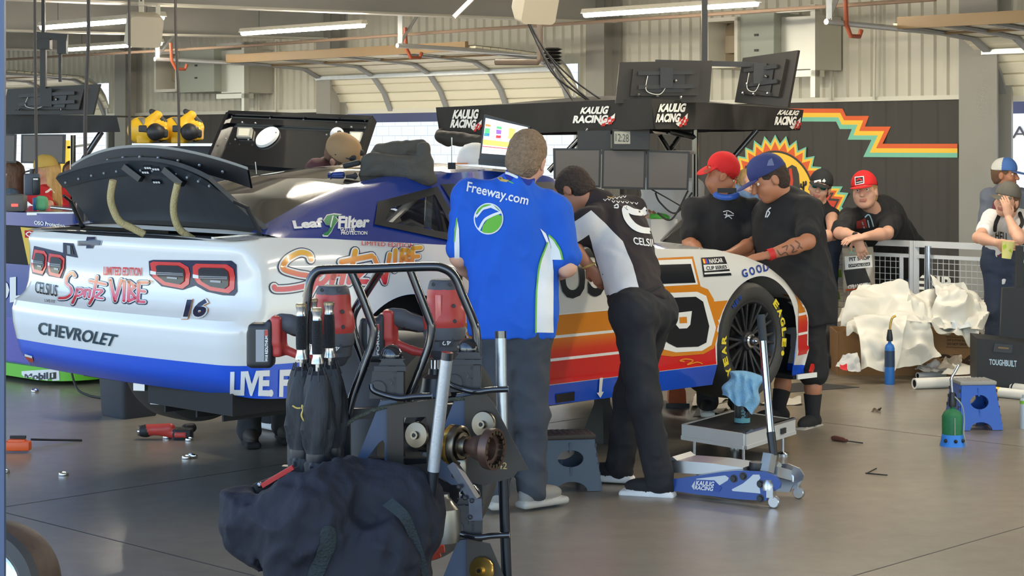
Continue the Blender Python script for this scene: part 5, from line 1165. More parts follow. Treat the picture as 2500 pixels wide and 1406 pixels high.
# ================================================================== the cart of stands, tools and umbrellas in front
YC = 5.2
M_gloss = mat('gloss black tube', (22, 23, 26), .14, coat=1); M_satin = mat('satin black steel', (32, 33, 37), .38); M_iron = mat('black cast iron', (40, 40, 43), .45, var=.1, vs=30)
M_bluep = mat('dark blue enamel', (52, 70, 98), .38, var=.12, vs=9); M_bronze = mat('bronze brown plate', (46, 39, 31), .42, .2, var=.12, vs=12)
M_toolred = mat('red tool plastic', (188, 62, 54), .42); M_toolgrey = mat('grey tool rubber', (78, 78, 82), .6); M_toolblk = mat('black tool plastic', (38, 38, 40), .5); M_zinc = mat('zinc tube', (178, 182, 184), .34, .7, var=.06, vs=40, bump=.04, bs=160)
M_steelb = mat('bright machined steel', (116, 108, 96), .34, 1); M_brass = mat('gold anodised', (206, 164, 84), .25, .9); M_rust = mat('brown forged steel', (92, 70, 60), .4, .6, var=.15, vs=20)
def WP(pts, Y=YC): return [W(p[0], p[1], Y+(p[2] if len(p) > 2 else 0)) for p in pts]
k = MB(M_gloss); rt = .0125
cart = thing('stand_cart', 'black tubular hand cart carrying blue stands and red tools, front centre', 'cart', V3(W(960, 1100, YC).x, YC+.05, 0))
def tubepx(mb, pts, r=rt, Y=YC, n=6, sides=12): mb.tube(spline(WP(pts, Y), n), r, sides)
a = MB(M_gloss); tubepx(a, [(745, 800), (750, 735), (756, 690), (772, 664), (800, 658), (900, 656), (1040, 651), (1082, 655), (1110, 676), (1130, 722), (1152, 775), (1163, 815), (1165, 900), (1160, 1000)]); a.cyl(W(745, 800, YC), W(742, 1150, YC), rt, n=12); build('hoop', a, cart)
for pts in ([(856, 659), (880, 715), (903, 775), (912, 805), (908, 840), (890, 890), (862, 965), (850, 1010)], [(1000, 654), (1022, 712), (1046, 775), (1053, 800), (1048, 840), (1030, 890), (1000, 965), (985, 1010)]):
    a = MB(M_gloss); tubepx(a, pts, .0120, YC+.02); build('bent_tube', a, cart)
a = MB(M_gloss); tubepx(a, [(930, 658, -.12), (895, 712), (868, 755), (860, 785), (866, 820), (880, 862), (892, 900)], .012, YC+.16); build('bent_tube', a, cart)
a = MB(M_satin)
for p, q in (((842, 1000), (850, 1700)), ((1165, 995), (1165, 1700))): a.bar(W(p[0], p[1], YC+.14), W(q[0], q[1], YC+.14), .03, .03)
a.bar(W(845, 1010, YC+.14), W(1165, 995, YC+.14), .03, .03); a.bar(W(855, 1130, YC+.14), W(1170, 1130, YC+.14), .03, .03); a.bar(W(690, 1145, YC+.1), W(860, 1150, YC+.1), .03, .02)
a.bar(W(860, 1500, YC+.14), W(1165, 1500, YC+.14), .03, .03)
build('rack', a, cart, smooth=False)
b_ = MB(M_satin); f0 = V3(W(850, 1700, YC).x, 0, 0)
for px_ in (850, 1165):
    p = W(px_, 1700, YC+.14); b_.bar(V3(p.x, YC-.05, .07), V3(p.x, YC+.5, .07), .04, .04); b_.bar(V3(p.x, YC+.14, .07), p, .03, .03)
b_.bar(V3(W(850, 0, YC).x, YC+.45, .07), V3(W(1165, 0, YC).x, YC+.45, .07), .04, .04)
build('base_frame', b_, cart, smooth=False)
for px_ in (850, 1165):
    for dy in (-.03, .47):
        p = W(px_, 0, YC+.14); c_ = MB(M_blk); c_.lathe([(.0, -.015), (.045, -.015), (.05, 0), (.045, .015), (0, .015)], V3(p.x, YC+dy, .05), (1, 0, 0), 18); build('castor', c_, cart)
ch = MB(mat('braided cable', (96, 98, 84), .5, .3, bump=.8, bs=220)); ch.tube(spline(WP([(840, 1042), (870, 1020), (945, 992), (1060, 980), (1180, 966)], YC-.03), 8), .0055, 8); build('braided_cable', ch, None, 'braided cable stretched across the tops of the two upper stands', 'cable')
# ---- jack stands hung on the cart
def stand(o, sx_, label, letters, disc, gold=False, full=True):    # o: pixel of the ball, sx_: mirror of the front plate
    t = thing('jack_stand', label, 'jack stand', W(o[0], o[1]+300, YC), 0, 'black jack stands hung on the cart')
    w = lambda x, y, d=0: W(o[0]+x, o[1]+y, YC+d)
    p = MB(M_iron); p.loft([[w(x, y, d) for x, d in ((xa, -.045), (xb, -.045), (xb, .045), (xa, .045))] for y, xa, xb in ((105, -56, 12), (38, -48, 12))])
    p.loft([[w(x, y, d) for x, d in ((xa, -.05), (xb, -.05), (xb, .05), (xa, .05))] for y, xa, xb in ((38, -44, 34), (26, -44, 34))])
    p.box(w(18, 68), (.028, .09, .075)); p.use(M_satin); p.lathe([(.022, 0), (.022, .012), (.014, .012)], w(-34, 80, -.045), (0, -1, 0), 16); build('post', p, t, smooth=False)
    h_ = MB(mat('embossed hook mark', (74, 74, 78), .5)); h_.tube([w(-4+4*math.sin(q), 66+12*q/3.2-6, -.047) for q in [-1+.35*i for i in range(12)]], .0022, 6); build('embossed_mark', h_, t)
    b = MB(M_gloss); b.sph(w(0, 0), .031, 20); b.lathe([(.026, -.012), (.031, -.012), (.031, 0), (.026, 0)], w(0, 4), ZV, 20); build('ball_head', b, t)
    c = MB(M_satin); c.loft([[w(x, y, d) for x, d in ((xa, -.035), (xb, -.035), (xb, .035), (xa, .035))] for y, xa, xb in ((25, -34, 34), (12, -24, 26), (8, -32, 34))]); build('saddle', c, t, smooth=False)
    g = MB(M_gloss); g.tube(spline([w(-50, 70, -.05), w(-44, 86, -.055), (w(-12, 98, -.06)), w(20, 104, -.07), w(56, 100, -.075), w(98, 98, -.08)], 6), .0085, 10); build('handle', g, t)
    if sx_ is None: return t
    s = MB(M_bluep); ox = sx_[0]; P = lambda q: [((x*1e-3), (y*1e-3)) for x, y in q]
    fr_ = frame(W(o[0], o[1], YC+.045), (1, .0, 0), (0, 0, 1)); m_ = 1/885
    def px(q): return [(x*m_, -y*m_) for x, y in q]
    s.prism(px([(-100, 290), (-60, 190), (-28, 110), (12, 105), (12, 330), (-40, 330)]), frame(W(o[0], o[1], YC+.05), (1, 0, 0), (0, 0, 1)), .006, [px([(-70, 262), (-32, 212), (-22, 205), (-18, 212), (-18, 268), (-24, 275)])])
    s.prism(px([(-100, 290), (-60, 190), (-28, 110), (12, 105), (12, 330), (-40, 330)]), frame(W(o[0], o[1], YC-.02), (1, 0, 0), (0, 0, 1)), .006, [px([(-70, 262), (-32, 212), (-22, 205), (-18, 212), (-18, 268), (-24, 275)])])
    build('side_leg', s, t, smooth=False)
    r = MB(M_bronze); E = px(sx_[1]); H = [px(h) for h in sx_[2]]
    fb = frame(W(o[0], o[1], YC-.04), (1, 0, 0), (0, 0, 1)); r.prism(E, fb, .007, H); r.X = None
    build('front_plate', r, t, smooth=False)
    lb = MB(mat('brass nameplate', (176, 148, 92), .4, .5))
    for (tx, x0, y0, x1, y1) in letters:
        vs, fs = fit_text(tx, x0*m_, -y1*m_, (x1-x0)*m_, (y1-y0)*m_); lb.fixn = False; lb.add([fb @ Vector((x, y, .0055 if fb.to_3x3().col[2].y < 0 else -.0055)) for x, y in vs], fs)
        for q in (((x0-3, y0-4), (x1+3, y0-4)), ((x0-3, y1+4), (x1+3, y1+4))): lb.bar(fb @ Vector((q[0][0]*m_, -q[0][1]*m_, .005)), fb @ Vector((q[1][0]*m_, -q[1][1]*m_, .005)), .001, .0016) if False else None
    build('nameplate', lb, t)
    for dx, dy in disc:
        d = MB(M_brass if gold else M_steelb); d.lathe([(.0, .014), (.006, .014), (.006, .018), (.011, .018), (.011, .008), (.034, .006), (.036, .003), (.036, -.004)], w(dx, dy, -.06), (-.45, -.87, .1), 32); d.use(M_iron); d.lathe([(0, .019), (.005, .019)], w(dx, dy, -.06), (-.45, -.87, .1), 12); build('foot_pad', d, t)
    return t
plate = [(-12, 120), (105, 102), (150, 104), (165, 140), (120, 300), (40, 332), (-12, 300)]
stand((957, 868), (0, [(-12, 122), (104, 104), (104, 335), (-12, 345)], [[(28, 150), (84, 148), (84, 262), (28, 266)]]), 'jack stand with embossed hook marks, left of the two upper stands', [('RF', 40, 278, 55, 298), ('LEGACY', 62, 282, 86, 290)], [(61, 194)])
stand((1143, 852), (0, [(-8, 115), (40, 105), (62, 132), (146, 292), (120, 296), (110, 310), (40, 330), (-8, 320)], [[(30, 150), (58, 190), (78, 262), (34, 270)]]), 'jack stand nearest the blue shirt, right of the two upper stands', [('42', 72, 274, 94, 290)], [(38, 184)])
stand((1146, 1208), (0, [(-6, 106), (50, 118), (110, 260), (80, 270), (-6, 270)], []), 'lowest jack stand with gold foot pad, at the bottom edge beside the dark bag', [], [(30, 184)], True)
# ---- cordless impact wrenches hanging head down
def wrench(o, label, lettering, flip=1, dY=0, mirror42=False):
    t = thing('impact_wrench', label, 'impact wrench', W(o[0]+60, o[1]+140, YC+dY), 0, 'red cordless impact wrenches on the cart')
    w = lambda x, y, d=0: W(o[0]+x, o[1]+y, YC+dY+d); m_ = (YC+dY)/FPX
    def slab(S, q, r=.012, d=.07, k=.006): 
        x0, y0, x1, y1 = q; c = w((x0+x1)/2, (y0+y1)/2); S.rbox(c, ((x1-x0)*m_, d, (y1-y0)*m_), None, r, k=k)
    S = Solid(.006); S.use(M_toolblk); slab(S, (0, 22, 58, 130), .012, .078); slab(S, (-3, 40, 6, 126), .005, .06); slab(S, (44, 12, 62, 128), .01, .074); build('battery', S.mesh(.005), t)
    L = MB(mat('battery label grey', (150, 150, 152), .4)); c = w(31, 78, -.0405)
    L.box(c, (24*m_*1.2, .002, 78*m_)); L.use(M_toolblk); L.box(c+V3(.013, -.0015, 0), (10*m_, .001, 74*m_)); L.use(M_wht); vs, fs = fit_text(lettering, -36*m_, -4*m_, 60*m_, 7*m_, bold=.03); L.fixn = False
    L.add([c+V3(.013-y*1.0, -.0024, x+.0) for x, y in vs], fs); L.use(M_toolred); L.box(c+V3(.013, -.0022, .036), (8*m_, .001, 14*m_)); build('battery_label', L, t, smooth=False)
    S = Solid(.008); S.use(M_toolred); slab(S, (54, 4, 82, 78), .01, .07); slab(S, (58, 64, 84, 104), .01, .066); S.cone(w(80, 84), w(128, 104), .013, .012); S.cone(w(128, 104), w(168, 112), .012, .012); S.cone(w(78, 20), w(80, 88), .016); build('battery_housing', S.mesh(.005), t)
    S = Solid(.012); S.use(M_toolgrey); S.cone(w(80, 22), w(100, 24), .027, .026, .8, (0, 1, 0)); S.cone(w(100, 26), w(165, 44), .024, .021, .85, (0, 1, 0)); S.use(M_toolblk); S.cone(w(112, 44), w(140, 50), .012, .010); build('grip', S.mesh(.005), t)
    S = Solid(.010); S.use(M_toolgrey); S.cone(w(205, -52), w(205, -42), .046, .046, 1); S.use(M_toolred); S.cone(w(205, -30), w(205, 30), .050, .058); S.cone(w(205, 30), w(205, 44), .06, .056); S.rbox(w(178, 30), (.05, .06, .10), None, .012); S.rbox(w(240, 20), (.03, .05, .05), None, .008)
    S.rbox(w(205, -110), (.3, .3, .094), None, .004, k=.006, sub=True); build('motor_housing', S.mesh(.005), t)
    A = MB(M_toolgrey); A.lathe([(.03, .005), (.058, .005), (.062, -.006), (.060, -.030), (.054, -.036), (.052, -.062), (.044, -.070), (.036, -.085), (.03, -.09)], w(205, 48), ZV, 32); A.use(M_steelb); A.lathe([(.018, -.09), (.018, -.12), (.013, -.12), (.013, -.15), (0, -.15)], w(205, 48), ZV, 16); A.use(M_toolblk)
    A.prism(rrect(-.02, -.012, .02, .012, .003), frame(w(210, 84, -.0535), (1, 0, 0), (0, 0, 1)), .004); A.use(M_wht); vs, fs = fit_text('42', -.013, -.008, .026, .016); A.fixn = False; A.add([w(210, 84, -.0565)+V3(-x, 0, -y) for x, y in vs], fs)
    build('anvil_housing', A, t)
    V = MB(M_redl); V.X = None; V.box(w(190, 0, -.056), (.016, .004, .075), None, .001) if flip else None  # narrow pale red strip on the front of the motor housing
    V.use(M_toolblk)
    for q in ((178, -58), (220, -58), (228, -5), (230, 32)): V.lathe([(0, .004), (.005, .004), (.006, 0)], w(q[0], q[1], -.052), (0, -1, 0), 10)
    build('fasteners', V, t)
wrench((608, 766), 'red impact wrench with large battery at the left of the umbrella handles', 'M18 REDLITHIUM', 0, .12)
wrench((880, 752), 'red impact wrench behind the bent cart tubes, head beside the blue shirt', 'FORGE', 1, .24)
# ---- umbrellas, handles up
M_umb = mat('charcoal umbrella cloth', (34, 36, 40), .6, var=.1, vs=20, bump=.4, bs=40, stretch=(1, 1, .25)); M_grip = mat('dimpled black grip', (36, 36, 39), .55, bump=.9, bs=420); M_ferr = mat('scuffed silver ferrule', (190, 186, 178), .22, .9, var=.25, vs=90); M_capu = mat('worn silver cap', (188, 170, 136), .3, .8, var=.3, vs=120)
def umbrella(top, bot, label, d=0, body=True):
    x0, y0 = top; t = thing('umbrella', label, 'umbrella', W(bot[0], bot[1], YC+d), 0, 'folded umbrellas standing handle up in the bag'); P = lambda f, dx=0: W(x0+(bot[0]-x0)*f+dx, y0+(bot[1]-y0)*f, YC+d)
    Ht = bot[1]-y0; fy = lambda y: y/Ht; A = lambda y: P(fy(y)); ax = (A(0)-A(100)).normalized()
    g = MB(M_capu); g.lathe([(0, .004), (.012, .005), (.0155, .002), (.0150, -.004)], A(0), ax, 20); g.use(M_ferr); g.lathe([(.015, 0), (.0125, -.012), (.0120, -.028), (.0135, -.03)], A(2), ax, 20); build('handle_cap', g, t)
    g = MB(M_grip); g.lathe([(.0135, 0), (.0150, -.012), (.0150, -.075), (.0142, -.090), (.012, -.092)], A(26), ax, 20); build('grip', g, t)
    g = MB(M_ferr); g.lathe([(.013, 0), (.013, -.008), (.016, -.018), (.0175, -.026), (.006, -.028), (.006, -.06)], A(108), ax, 20); build('ferrule', g, t)
    u = MB(M_umb); n = 40; rings = []
    for y, r, lob in ((150, .010, .0), (158, .026, .1), (190, .036, .16), (235, .043, .2), (290, .044, .18), (330, .038, .15), (352, .032, .05), (368, .032, .05), (376, .037, .2), (410, .036, .25), (440, .022, .2), (448, .010, .1), (470, .006, 0)):
        c = A(min(y, Ht)); e1, e2 = perp(ax); rings.append([c+(e1*math.cos(q)+e2*math.sin(q))*r*(1+lob*1.2*math.sin(5*q+y*.034)*(.6+.4*math.sin(3*q+1))) for q in [2*math.pi*i/n for i in range(n)]])
    u.loft(rings); build('folded_canopy', u, t)
    b_ = MB(M_satin); c = A(360); b_.lathe([(.0335, -.012), (.0345, 0), (.0335, .012)], c, ax, 24, cap=False); build('strap', b_, t)
    rb = MB(M_toolblk); e1, e2 = perp(ax)
    for i in range(8): q = 2*math.pi*i/8+.2; o = (e1*math.cos(q)+e2*math.sin(q)); rb.cyl(A(140)+o*.020, A(172)+o*.031, .0022, n=6)
    build('ribs', rb, t)
umbrella((735, 745), (738, 1215), 'folded umbrella with pale cap, leftmost of the four silver handles', -.05)
umbrella((763, 733), (785, 1210), 'folded umbrella behind the others, its handle top highest of the four', .05)
umbrella((774, 756), (778, 1215), 'folded umbrella in front, second handle from the right', -.10)
umbrella((803, 741), (812, 1205), 'folded umbrella with scuffed silver handle, rightmost of the four', -.02)
M_goldl = mat('gold print', (206, 178, 92), .5)
for pts in ([(714, 990), (724, 996), (734, 996)], [(740, 1000), (736, 1014), (744, 1028), (752, 1018)], [(738, 988), (738, 998), (746, 996), (740, 992)]):
    g = MB(M_goldl); g.tube(spline([W(x, y, YC-.13) for x, y in pts], 5), .0022, 5); build('gold_print', g, bpy.data.objects['umbrella'])
# ---- dark cloth bag
M_bag = mat('navy canvas', (27, 28, 38), .8, var=.12, vs=7, bump=.35, bs=26, stretch=(1, 1, .6))
S = Solid(.05).use(M_bag); YB = 5.0; w = lambda x, y, d=0: W(x, y, YB+d)
S.rbox(w(845, 1480), (.40, .36, .50), None, .06); S.cone(w(690, 1285), w(960, 1260), .13, .14, .8, (0, 1, 0)); S.cone(w(610, 1265, .0), w(760, 1265, -.08), .075, .12); S.cone(w(860, 1180, .05), w(985, 1240, .06), .065, .085); S.cone(w(600, 1215, .02), w(575, 1210, .02), .035, .03); S.cone(w(720, 1225, -.06), w(820, 1200, -.04), .06, .07); S.cone(w(590, 1280), w(660, 1320), .06, .08); S.cone(w(980, 1290, .02), w(1000, 1400), .05, .05)
S.ell(w(720, 1150, .03), (.13, .10, .075), None, .03, True)
WB = np.array([[1, .3, .6], [0, 1, .2], [-.8, .1, 1]])
S.noise = lambda X: .020*(np.abs(vnoise(X@WB, 7))*1.3+.75*np.abs(vnoise(X@WB+7, 15))+.42*np.abs(vnoise(X@np.array([[1, .2, .8], [0, 1, .1], [-.35, .1, .6]])+2, 30))-.65)
bm2 = S.mesh(.008); bag = build('canvas_bag', bm2, None, 'dark navy canvas bag slumped open at the bottom centre, umbrellas standing in it', 'bag'); tb2 = tree(bm2)
def strapdecal(pts, wd, name):
    s = MB(mat('dark green webbing', (40, 48, 50), .8, bump=.5, bs=150)); decal(s, s.ml[0], stroke(pts, wd), caster2(tb2, .006), 14); build(name, s, bag)
strapdecal([(800, 1300), (800, 1325), (790, 1350), (765, 1420)], 36, 'webbing_strap'); 
s = MB(MATS['dark green webbing']); c0 = spline([w(945, 1225, -.125), w(965, 1240, -.14), w(990, 1265, -.15), (w(1010, 1310, -.13)), w(1028, 1360, -.12), w(1042, 1410, -.1)], 6); s.ang = 60
s.sheet(lambda a, b: c0[int(round(a*(len(c0)-1)))]+V3(.022*(1-.55*a)*(b-.5)*2*.6, 0, .022*(b-.5)*.9), len(c0), 2); build('webbing_strap', s, bag)
r_ = MB(mat('red plastic', (196, 46, 44), .4)); r_.bar(W(640, 1185, 5.02), W(716, 1140, 5.02), .02, .012); r_.use(M_toolblk); r_.bar(W(622, 1195, 5.03), W(735, 1150, 5.06), .012, .03); r_.use(M_chr); r_.sph(W(634, 1184, 5.02), .008, 10)
build('pry_tool', r_, None, 'red and black bar sticking out of the canvas bag at its left', 'tool', smooth=False)
# ---- jack handles
def jackhandle(top, mid, bot, label, rad, Yt, Yb):
    t = thing('long_pole', label, 'pole', W(bot[0], bot[1], Yb), 0, 'long metal poles leaning on the cart'); a, b, c = W(top[0], top[1], Yt), W(mid[0], mid[1], (Yt+Yb)/2), W(bot[0], bot[1], Yb); d = (b-a).normalized()
    z = MB(M_zinc); z.cyl(a+d*.02, b, rad, n=24); build('silver_tube', z, t); z = MB(M_gloss); z.cyl(a, a+d*.028, rad*.98, n=24); build('end_cap', z, t)
    z = MB(mat('worn black tube', (30, 34, 40), .3, .4)); z.cyl(b, c, rad*.93, n=24); build('black_tube', z, t)
jackhandle((1092, 860), (1058, 1150), (996, 1700), 'silver and black pole leaning in front of the two upper stands', .0165, 4.95, 5.0)
jackhandle((1222, 808), (1226, 1085), (1250, 1790), 'silver and black pole standing by the legs of the blue-shirted person', .0155, 5.25, 5.2)
# ---- drive hub with toothed cup
t = thing('drive_hub', 'shiny drive hub with brown toothed cup hanging off the cart', 'hub', W(1150, 1320, 5.0)); ax = Vector((.86, -.5, -.02)).normalized(); c = W(1112, 1086, 5.02)
z = MB(M_steelb); z.lathe([(.030, -.02), (.050, -.02), (.053, -.012), (.053, .016), (.049, .02), (.044, .02), (.042, .012), (.030, .012)], c, ax, 40); z.use(M_brass); z.lathe([(.0535, -.014), (.0540, -.006), (.0535, .0)], c, ax, 40, cap=False); z.use(M_steelb); z.lathe([(.036, .0), (.036, .024), (.028, .026), (.028, .04), (.022, .04)], c, ax, 32); z.box(c+V3(.01, 0, -.062), (.04, .03, .05), None, .006); build('bearing', z, t)
z = MB(M_rust); z.lathe([(.018, .03), (.020, .045), (.030, .06), (.034, .075), (.040, .09), (.053, .10), (.055, .115), (.055, .125), (.049, .125), (.047, .112), (.030, .108), (.026, .09), (0, .09)], c, ax, 40); z.use(M_steelb); e1, e2 = perp(ax)
for i in range(18): q = 2*math.pi*i/18; o = e1*math.cos(q)+e2*math.sin(q); z.box(c+ax*.118+o*.045, (.012, .010, .010), frame((0, 0, 0), ax, o), 0)
build('toothed_cup', z, t)
z = MB(mat('worn dark steel', (70, 74, 84), .35, .6, var=.25, vs=30)); z.bar(W(1104, 1130, 5.0), W(1160, 1220, 4.98), .03, .022); z.bar(W(1160, 1215, 4.98), W(1162, 1268, 4.98), .034, .03); z.bar(W(1125, 1160, 5.0), W(1170, 1225, 4.99), .02, .012); z.use(M_iron)
for q in ((1120, 1188), (1135, 1215), (1152, 1222), (1148, 1262)): z.sph(W(q[0], q[1], 4.965), .007, 10)
build('link_arm', z, t, smooth=False)
# ---- odds and ends behind the cart
z = MB(M_satin); z.lathe([(.018, .075), (.02, .06), (.035, .05), (.04, .02), (.046, 0), (.04, 0)], W(1062, 965, 5.3), ZV, 24); z.use(M_chr); z.lathe([(.012, .075), (.012, .10), (.008, .1)], W(1062, 965, 5.3), ZV, 16); z.use(mat('orange bit', (210, 80, 40), .5)); z.box(W(1060, 888, 5.3), (.014, .014, .014))
build('socket_boot', z, None, 'black rubber boot with chrome stem standing between the two upper stands', 'boot')
def loosewheel(c, ax, label, R=.354, name='loose_tyre'):
    t = thing(name, label, 'tyre', c-ZV*R); z = MB(M_tyre); z.lathe([(.238, -.012), (.25, .004), (.285, .014), (.318, .008), (.338, -.02), (.350, -.055), (.354, -.15), (.354, -.27), (.345, -.315), (.30, -.335), (.24, -.32), (.238, -.2), (.238, -.012)], c, ax, 64); build('tyre', z, t)
    z = MB(M_rim); z.lathe([(.246, 0), (.246, -.02), (.226, -.04), (.22, -.3), (.19, -.3), (.20, -.05), (.225, -.005), (.246, 0)], c, ax, 48); build('rim', z, t)
    z = MB(M_satin); z.lathe([(.05, -.1), (.07, -.12), (.07, -.2), (0, -.2)], c, ax, 24); e1, e2 = perp(ax)
    for i in range(10): q = 2*math.pi*i/10; o = e1*math.cos(q)+e2*math.sin(q); z.bar(c-Vector(ax).normalized()*.15+o*.04, c-Vector(ax).normalized()*.1+o*.22, .03, .03)
    z.use(M_chr); z.lathe([(.012, .0), (.014, -.02), (.02, -.2)], c-Vector(ax).normalized()*.02, ax, 16); build('spokes', z, t); return t
t = thing('cart_wheel', 'small wheel with worn brown tread on a post at the bottom left corner', 'wheel', V3(W(-20, 1400, 4.2).x, 4.2, 0)); c = W(-22, 1432, 4.2); ax = V3(-.30, -.95, .05).normalized(); z = MB(M_tyre)
z.lathe([(.085, .02), (.10, .035), (.125, .03), (.132, .01)], c, ax, 48, cap=False); z.use(mat('worn brown tread', (74, 54, 40), .6, var=.3, vs=40)); z.lathe([(.132, .01), (.138, -.02), (.138, -.06), (.128, -.085), (.09, -.09)], c, ax, 48, cap=False); build('tyre', z, t)
z = MB(M_chr); z.lathe([(.088, .024), (.083, .026), (.078, .015), (.07, -.03), (.0, -.04)], c, ax, 40); z.lathe([(.008, -.03), (.010, .02), (.014, .022), (.014, .035), (0, .036)], c+V3(.02, 0, .012), ax, 14); build('hub', z, t)
z = MB(M_satin); z.bar(c-ZV*.0, V3(c.x, c.y, 0), .03, .03); z.box(V3(c.x, c.y, .01), (.2, .2, .02)); build('post', z, t, smooth=False)
loosewheel(V3(W(1075, 1215, 5.75).x, 5.75, .83), V3(.82, -.57, .02).normalized(), 'slick tyre held on the cart behind the toothed hub')
z = MB(mat('spun steel jar', (156, 150, 140), .3, .8)); z.lathe([(0, .0), (.05, 0), (.055, .03), (.05, .09), (.03, .11), (.022, .12), (.022, .13), (.0, .135)], W(1078, 1320, 5.15), ZV, 28); build('steel_float', z, None, 'small steel bowl-shaped canister hanging on the cart behind the near handle', 'canister')
z = MB(mat('bright orange red plastic', (222, 76, 50), .45)); z.bar(W(1035, 1345, 5.35), W(1085, 1338, 5.35), .03, .02); z.bar(W(1040, 1362, 5.36), W(1075, 1352, 5.36), .025, .016); build('orange_clip', z, None, 'bright orange-red clip showing between the bag and the lowest stand', 'clip', smooth=False)
# ================================================================== things on the floor and along the rail
def P2(fr, pts):                                                   # pixels -> local xy on the plane of a frame
    o = V3(0, 0, EYE); iv = fr.inverted(); n = fr.to_3x3().col[2]; out = []
    for px, py in pts:
        d = V3((px-CX)/FPX, 1, -(py-HZ)/FPX); t = (fr.translation-o).dot(n)/d.dot(n); q = iv @ (o+d*t); out.append((q.x, q.y))
    return out
def ptext(mb, m, body, c, fr, off, **k):
    P = P2(fr, c); vs, fs, p, q, c0, d = text_mesh(body, **k); o = []
    for x, y in vs:
        a, b = (x-p)/(q-p), (y-c0)/(d-c0); o.append(fr @ V3(*[(P[0][i]*(1-a)+P[1][i]*a)*(1-b)+(P[3][i]*(1-a)+P[2][i]*a)*b for i in (0, 1)], off))
    mb.use(m); mb.fixn = False; mb.add(o, fs)
def Pv(fr, pts, off=0): return [fr @ V3(x, y, off) for x, y in P2(fr, pts)]
# ---- floor jack
jo = G(1890, 1240); jx = V3(.84, -.54, 0).normalized(); jy = V3(.54, .84, 0).normalized(); fj = frame(jo, jx, ZV)   # z of the frame points to the viewer
M_jb = mat('blue jack enamel', (40, 76, 150), .3, coat=.4); M_jw = mat('pale jack inlay', (206, 210, 214), .35)
jk = thing('floor_jack', 'low silver and blue floor jack with a team name on its side plate', 'floor jack', jo)
PL_ = [(1640, 1170), (1720, 1158), (1765, 1151), (1800, 1148), (1868, 1151), (1896, 1162), (1908, 1180), (1904, 1192), (1880, 1204), (1872, 1222), (1800, 1218), (1700, 1206), (1640, 1197)]
for nm, off in (('side_plate', 0), ('side_plate', -.27)):
    z = MB(M_jb if off == 0 else M_alu); f_ = fj @ Matrix.Translation((0, 0, off)); z.prism(P2(fj, PL_), f_, .012)
    if off == 0:
        z.use(M_jw); z.prism(P2(fj, [(1702, 1168), (1772, 1160), (1781, 1166), (1778, 1172), (1746, 1192), (1738, 1196), (1696, 1196), (1690, 1186)]), f_ @ Matrix.Translation((0, 0, .006)), .003)
        z.prism(P2(fj, [(1815, 1180), (1832, 1166), (1840, 1158), (1855, 1158), (1858, 1166), (1852, 1176), (1856, 1190), (1858, 1204), (1790, 1198), (1788, 1194)]), f_ @ Matrix.Translation((0, 0, .006)), .003)
        z.use(mat('blue decal', (36, 70, 150), .4)); z.prism(P2(fj, [(1700, 1170), (1746, 1172), (1764, 1190), (1758, 1200), (1696, 1196)]), f_ @ Matrix.Translation((0, 0, .0085)), .002)
        ptext(z, M_whp, 'KAULIG', [(1701, 1184), (1744, 1187), (1747, 1175), (1703, 1172)], f_, .011, bold=.03); ptext(z, M_whp, 'RACING', [(1698, 1194), (1742, 1198), (1745, 1188), (1700, 1184)], f_, .011, bold=.03)
        z.use(M_iron)
        for q in ((1793, 1168), (1816, 1162), (1858, 1181), (1858, 1216)):
            c = Pv(f_, [q])[0]; z.lathe([(0, .016), (.012, .016), (.014, .008), (.020, .008), (.020, 0)], c, f_.to_3x3().col[2], 16)
    build(nm, z, jk, smooth=False)
z = MB(M_alu); f_ = fj @ Matrix.Translation((0, 0, -.135))
z.prism(P2(f_, [(1650, 1120), (1668, 1117), (1760, 1124), (1835, 1135), (1840, 1158), (1760, 1152), (1650, 1146)]), f_, .20); z.use(M_galv); z.prism(P2(f_, [(1655, 1112), (1664, 1108), (1676, 1118), (1660, 1122)]), f_, .2); build('lift_arm', z, jk, smooth=False)
z = MB(M_satin); c = W(1849, 1140, 9.32); z.lathe([(.04, -.03), (.043, 0), (.04, .025), (.0, .028)], c, ZV, 24); z.use(M_wht); build('oil_cap', z, jk)
for off, q in ((-.0, (1890, 1222)), (-.29, (1948, 1202))):
    z = MB(M_alu); c = jo+ZV*.03+jy*(.0 if off == 0 else .29); z.lathe([(.0, -.012), (.026, -.012), (.030, -.008), (.030, .008), (.026, .012), (0, .012)], c, jy, 20); z.box(c+ZV*.045-jx*.015, (.035, .05, .04), frame((0, 0, 0), jx, ZV)); z.lathe([(.03, 0), (.03, .03), (.02, .05), (0, .05)], c+ZV*.055-jx*.03, ZV, 16); build('castor', z, jk)
z = MB(M_galv); z.bar(W(1872, 1152, 9.28), W(1880, 1108, 9.3), .05, .05); z.bar(W(1900, 1130, 9.35), W(1885, 1160, 9.32), .03, .03); z.bar(W(1925, 1160, 9.42), W(1955, 1180, 9.40), .05, .04); z.bar(W(1890, 1150, 9.3), W(1926, 1160, 9.4), .04, .05); z.use(M_satin); z.cyl(W(1889, 1112, 9.3), W(1882, 1055, 9.33), .020, .022, n=20); build('handle_socket', z, jk)
z = MB(M_chr); z.cyl(W(1882, 1058, 9.33), W(1863, 830, 9.42), .0195, n=24); build('handle', z, jk); z = MB(mat('dark foam grip', (50, 54, 58), .7)); z.cyl(W(1863, 832, 9.42), W(1857, 768, 9.44), .021, n=24); build('handle_grip', z, jk)
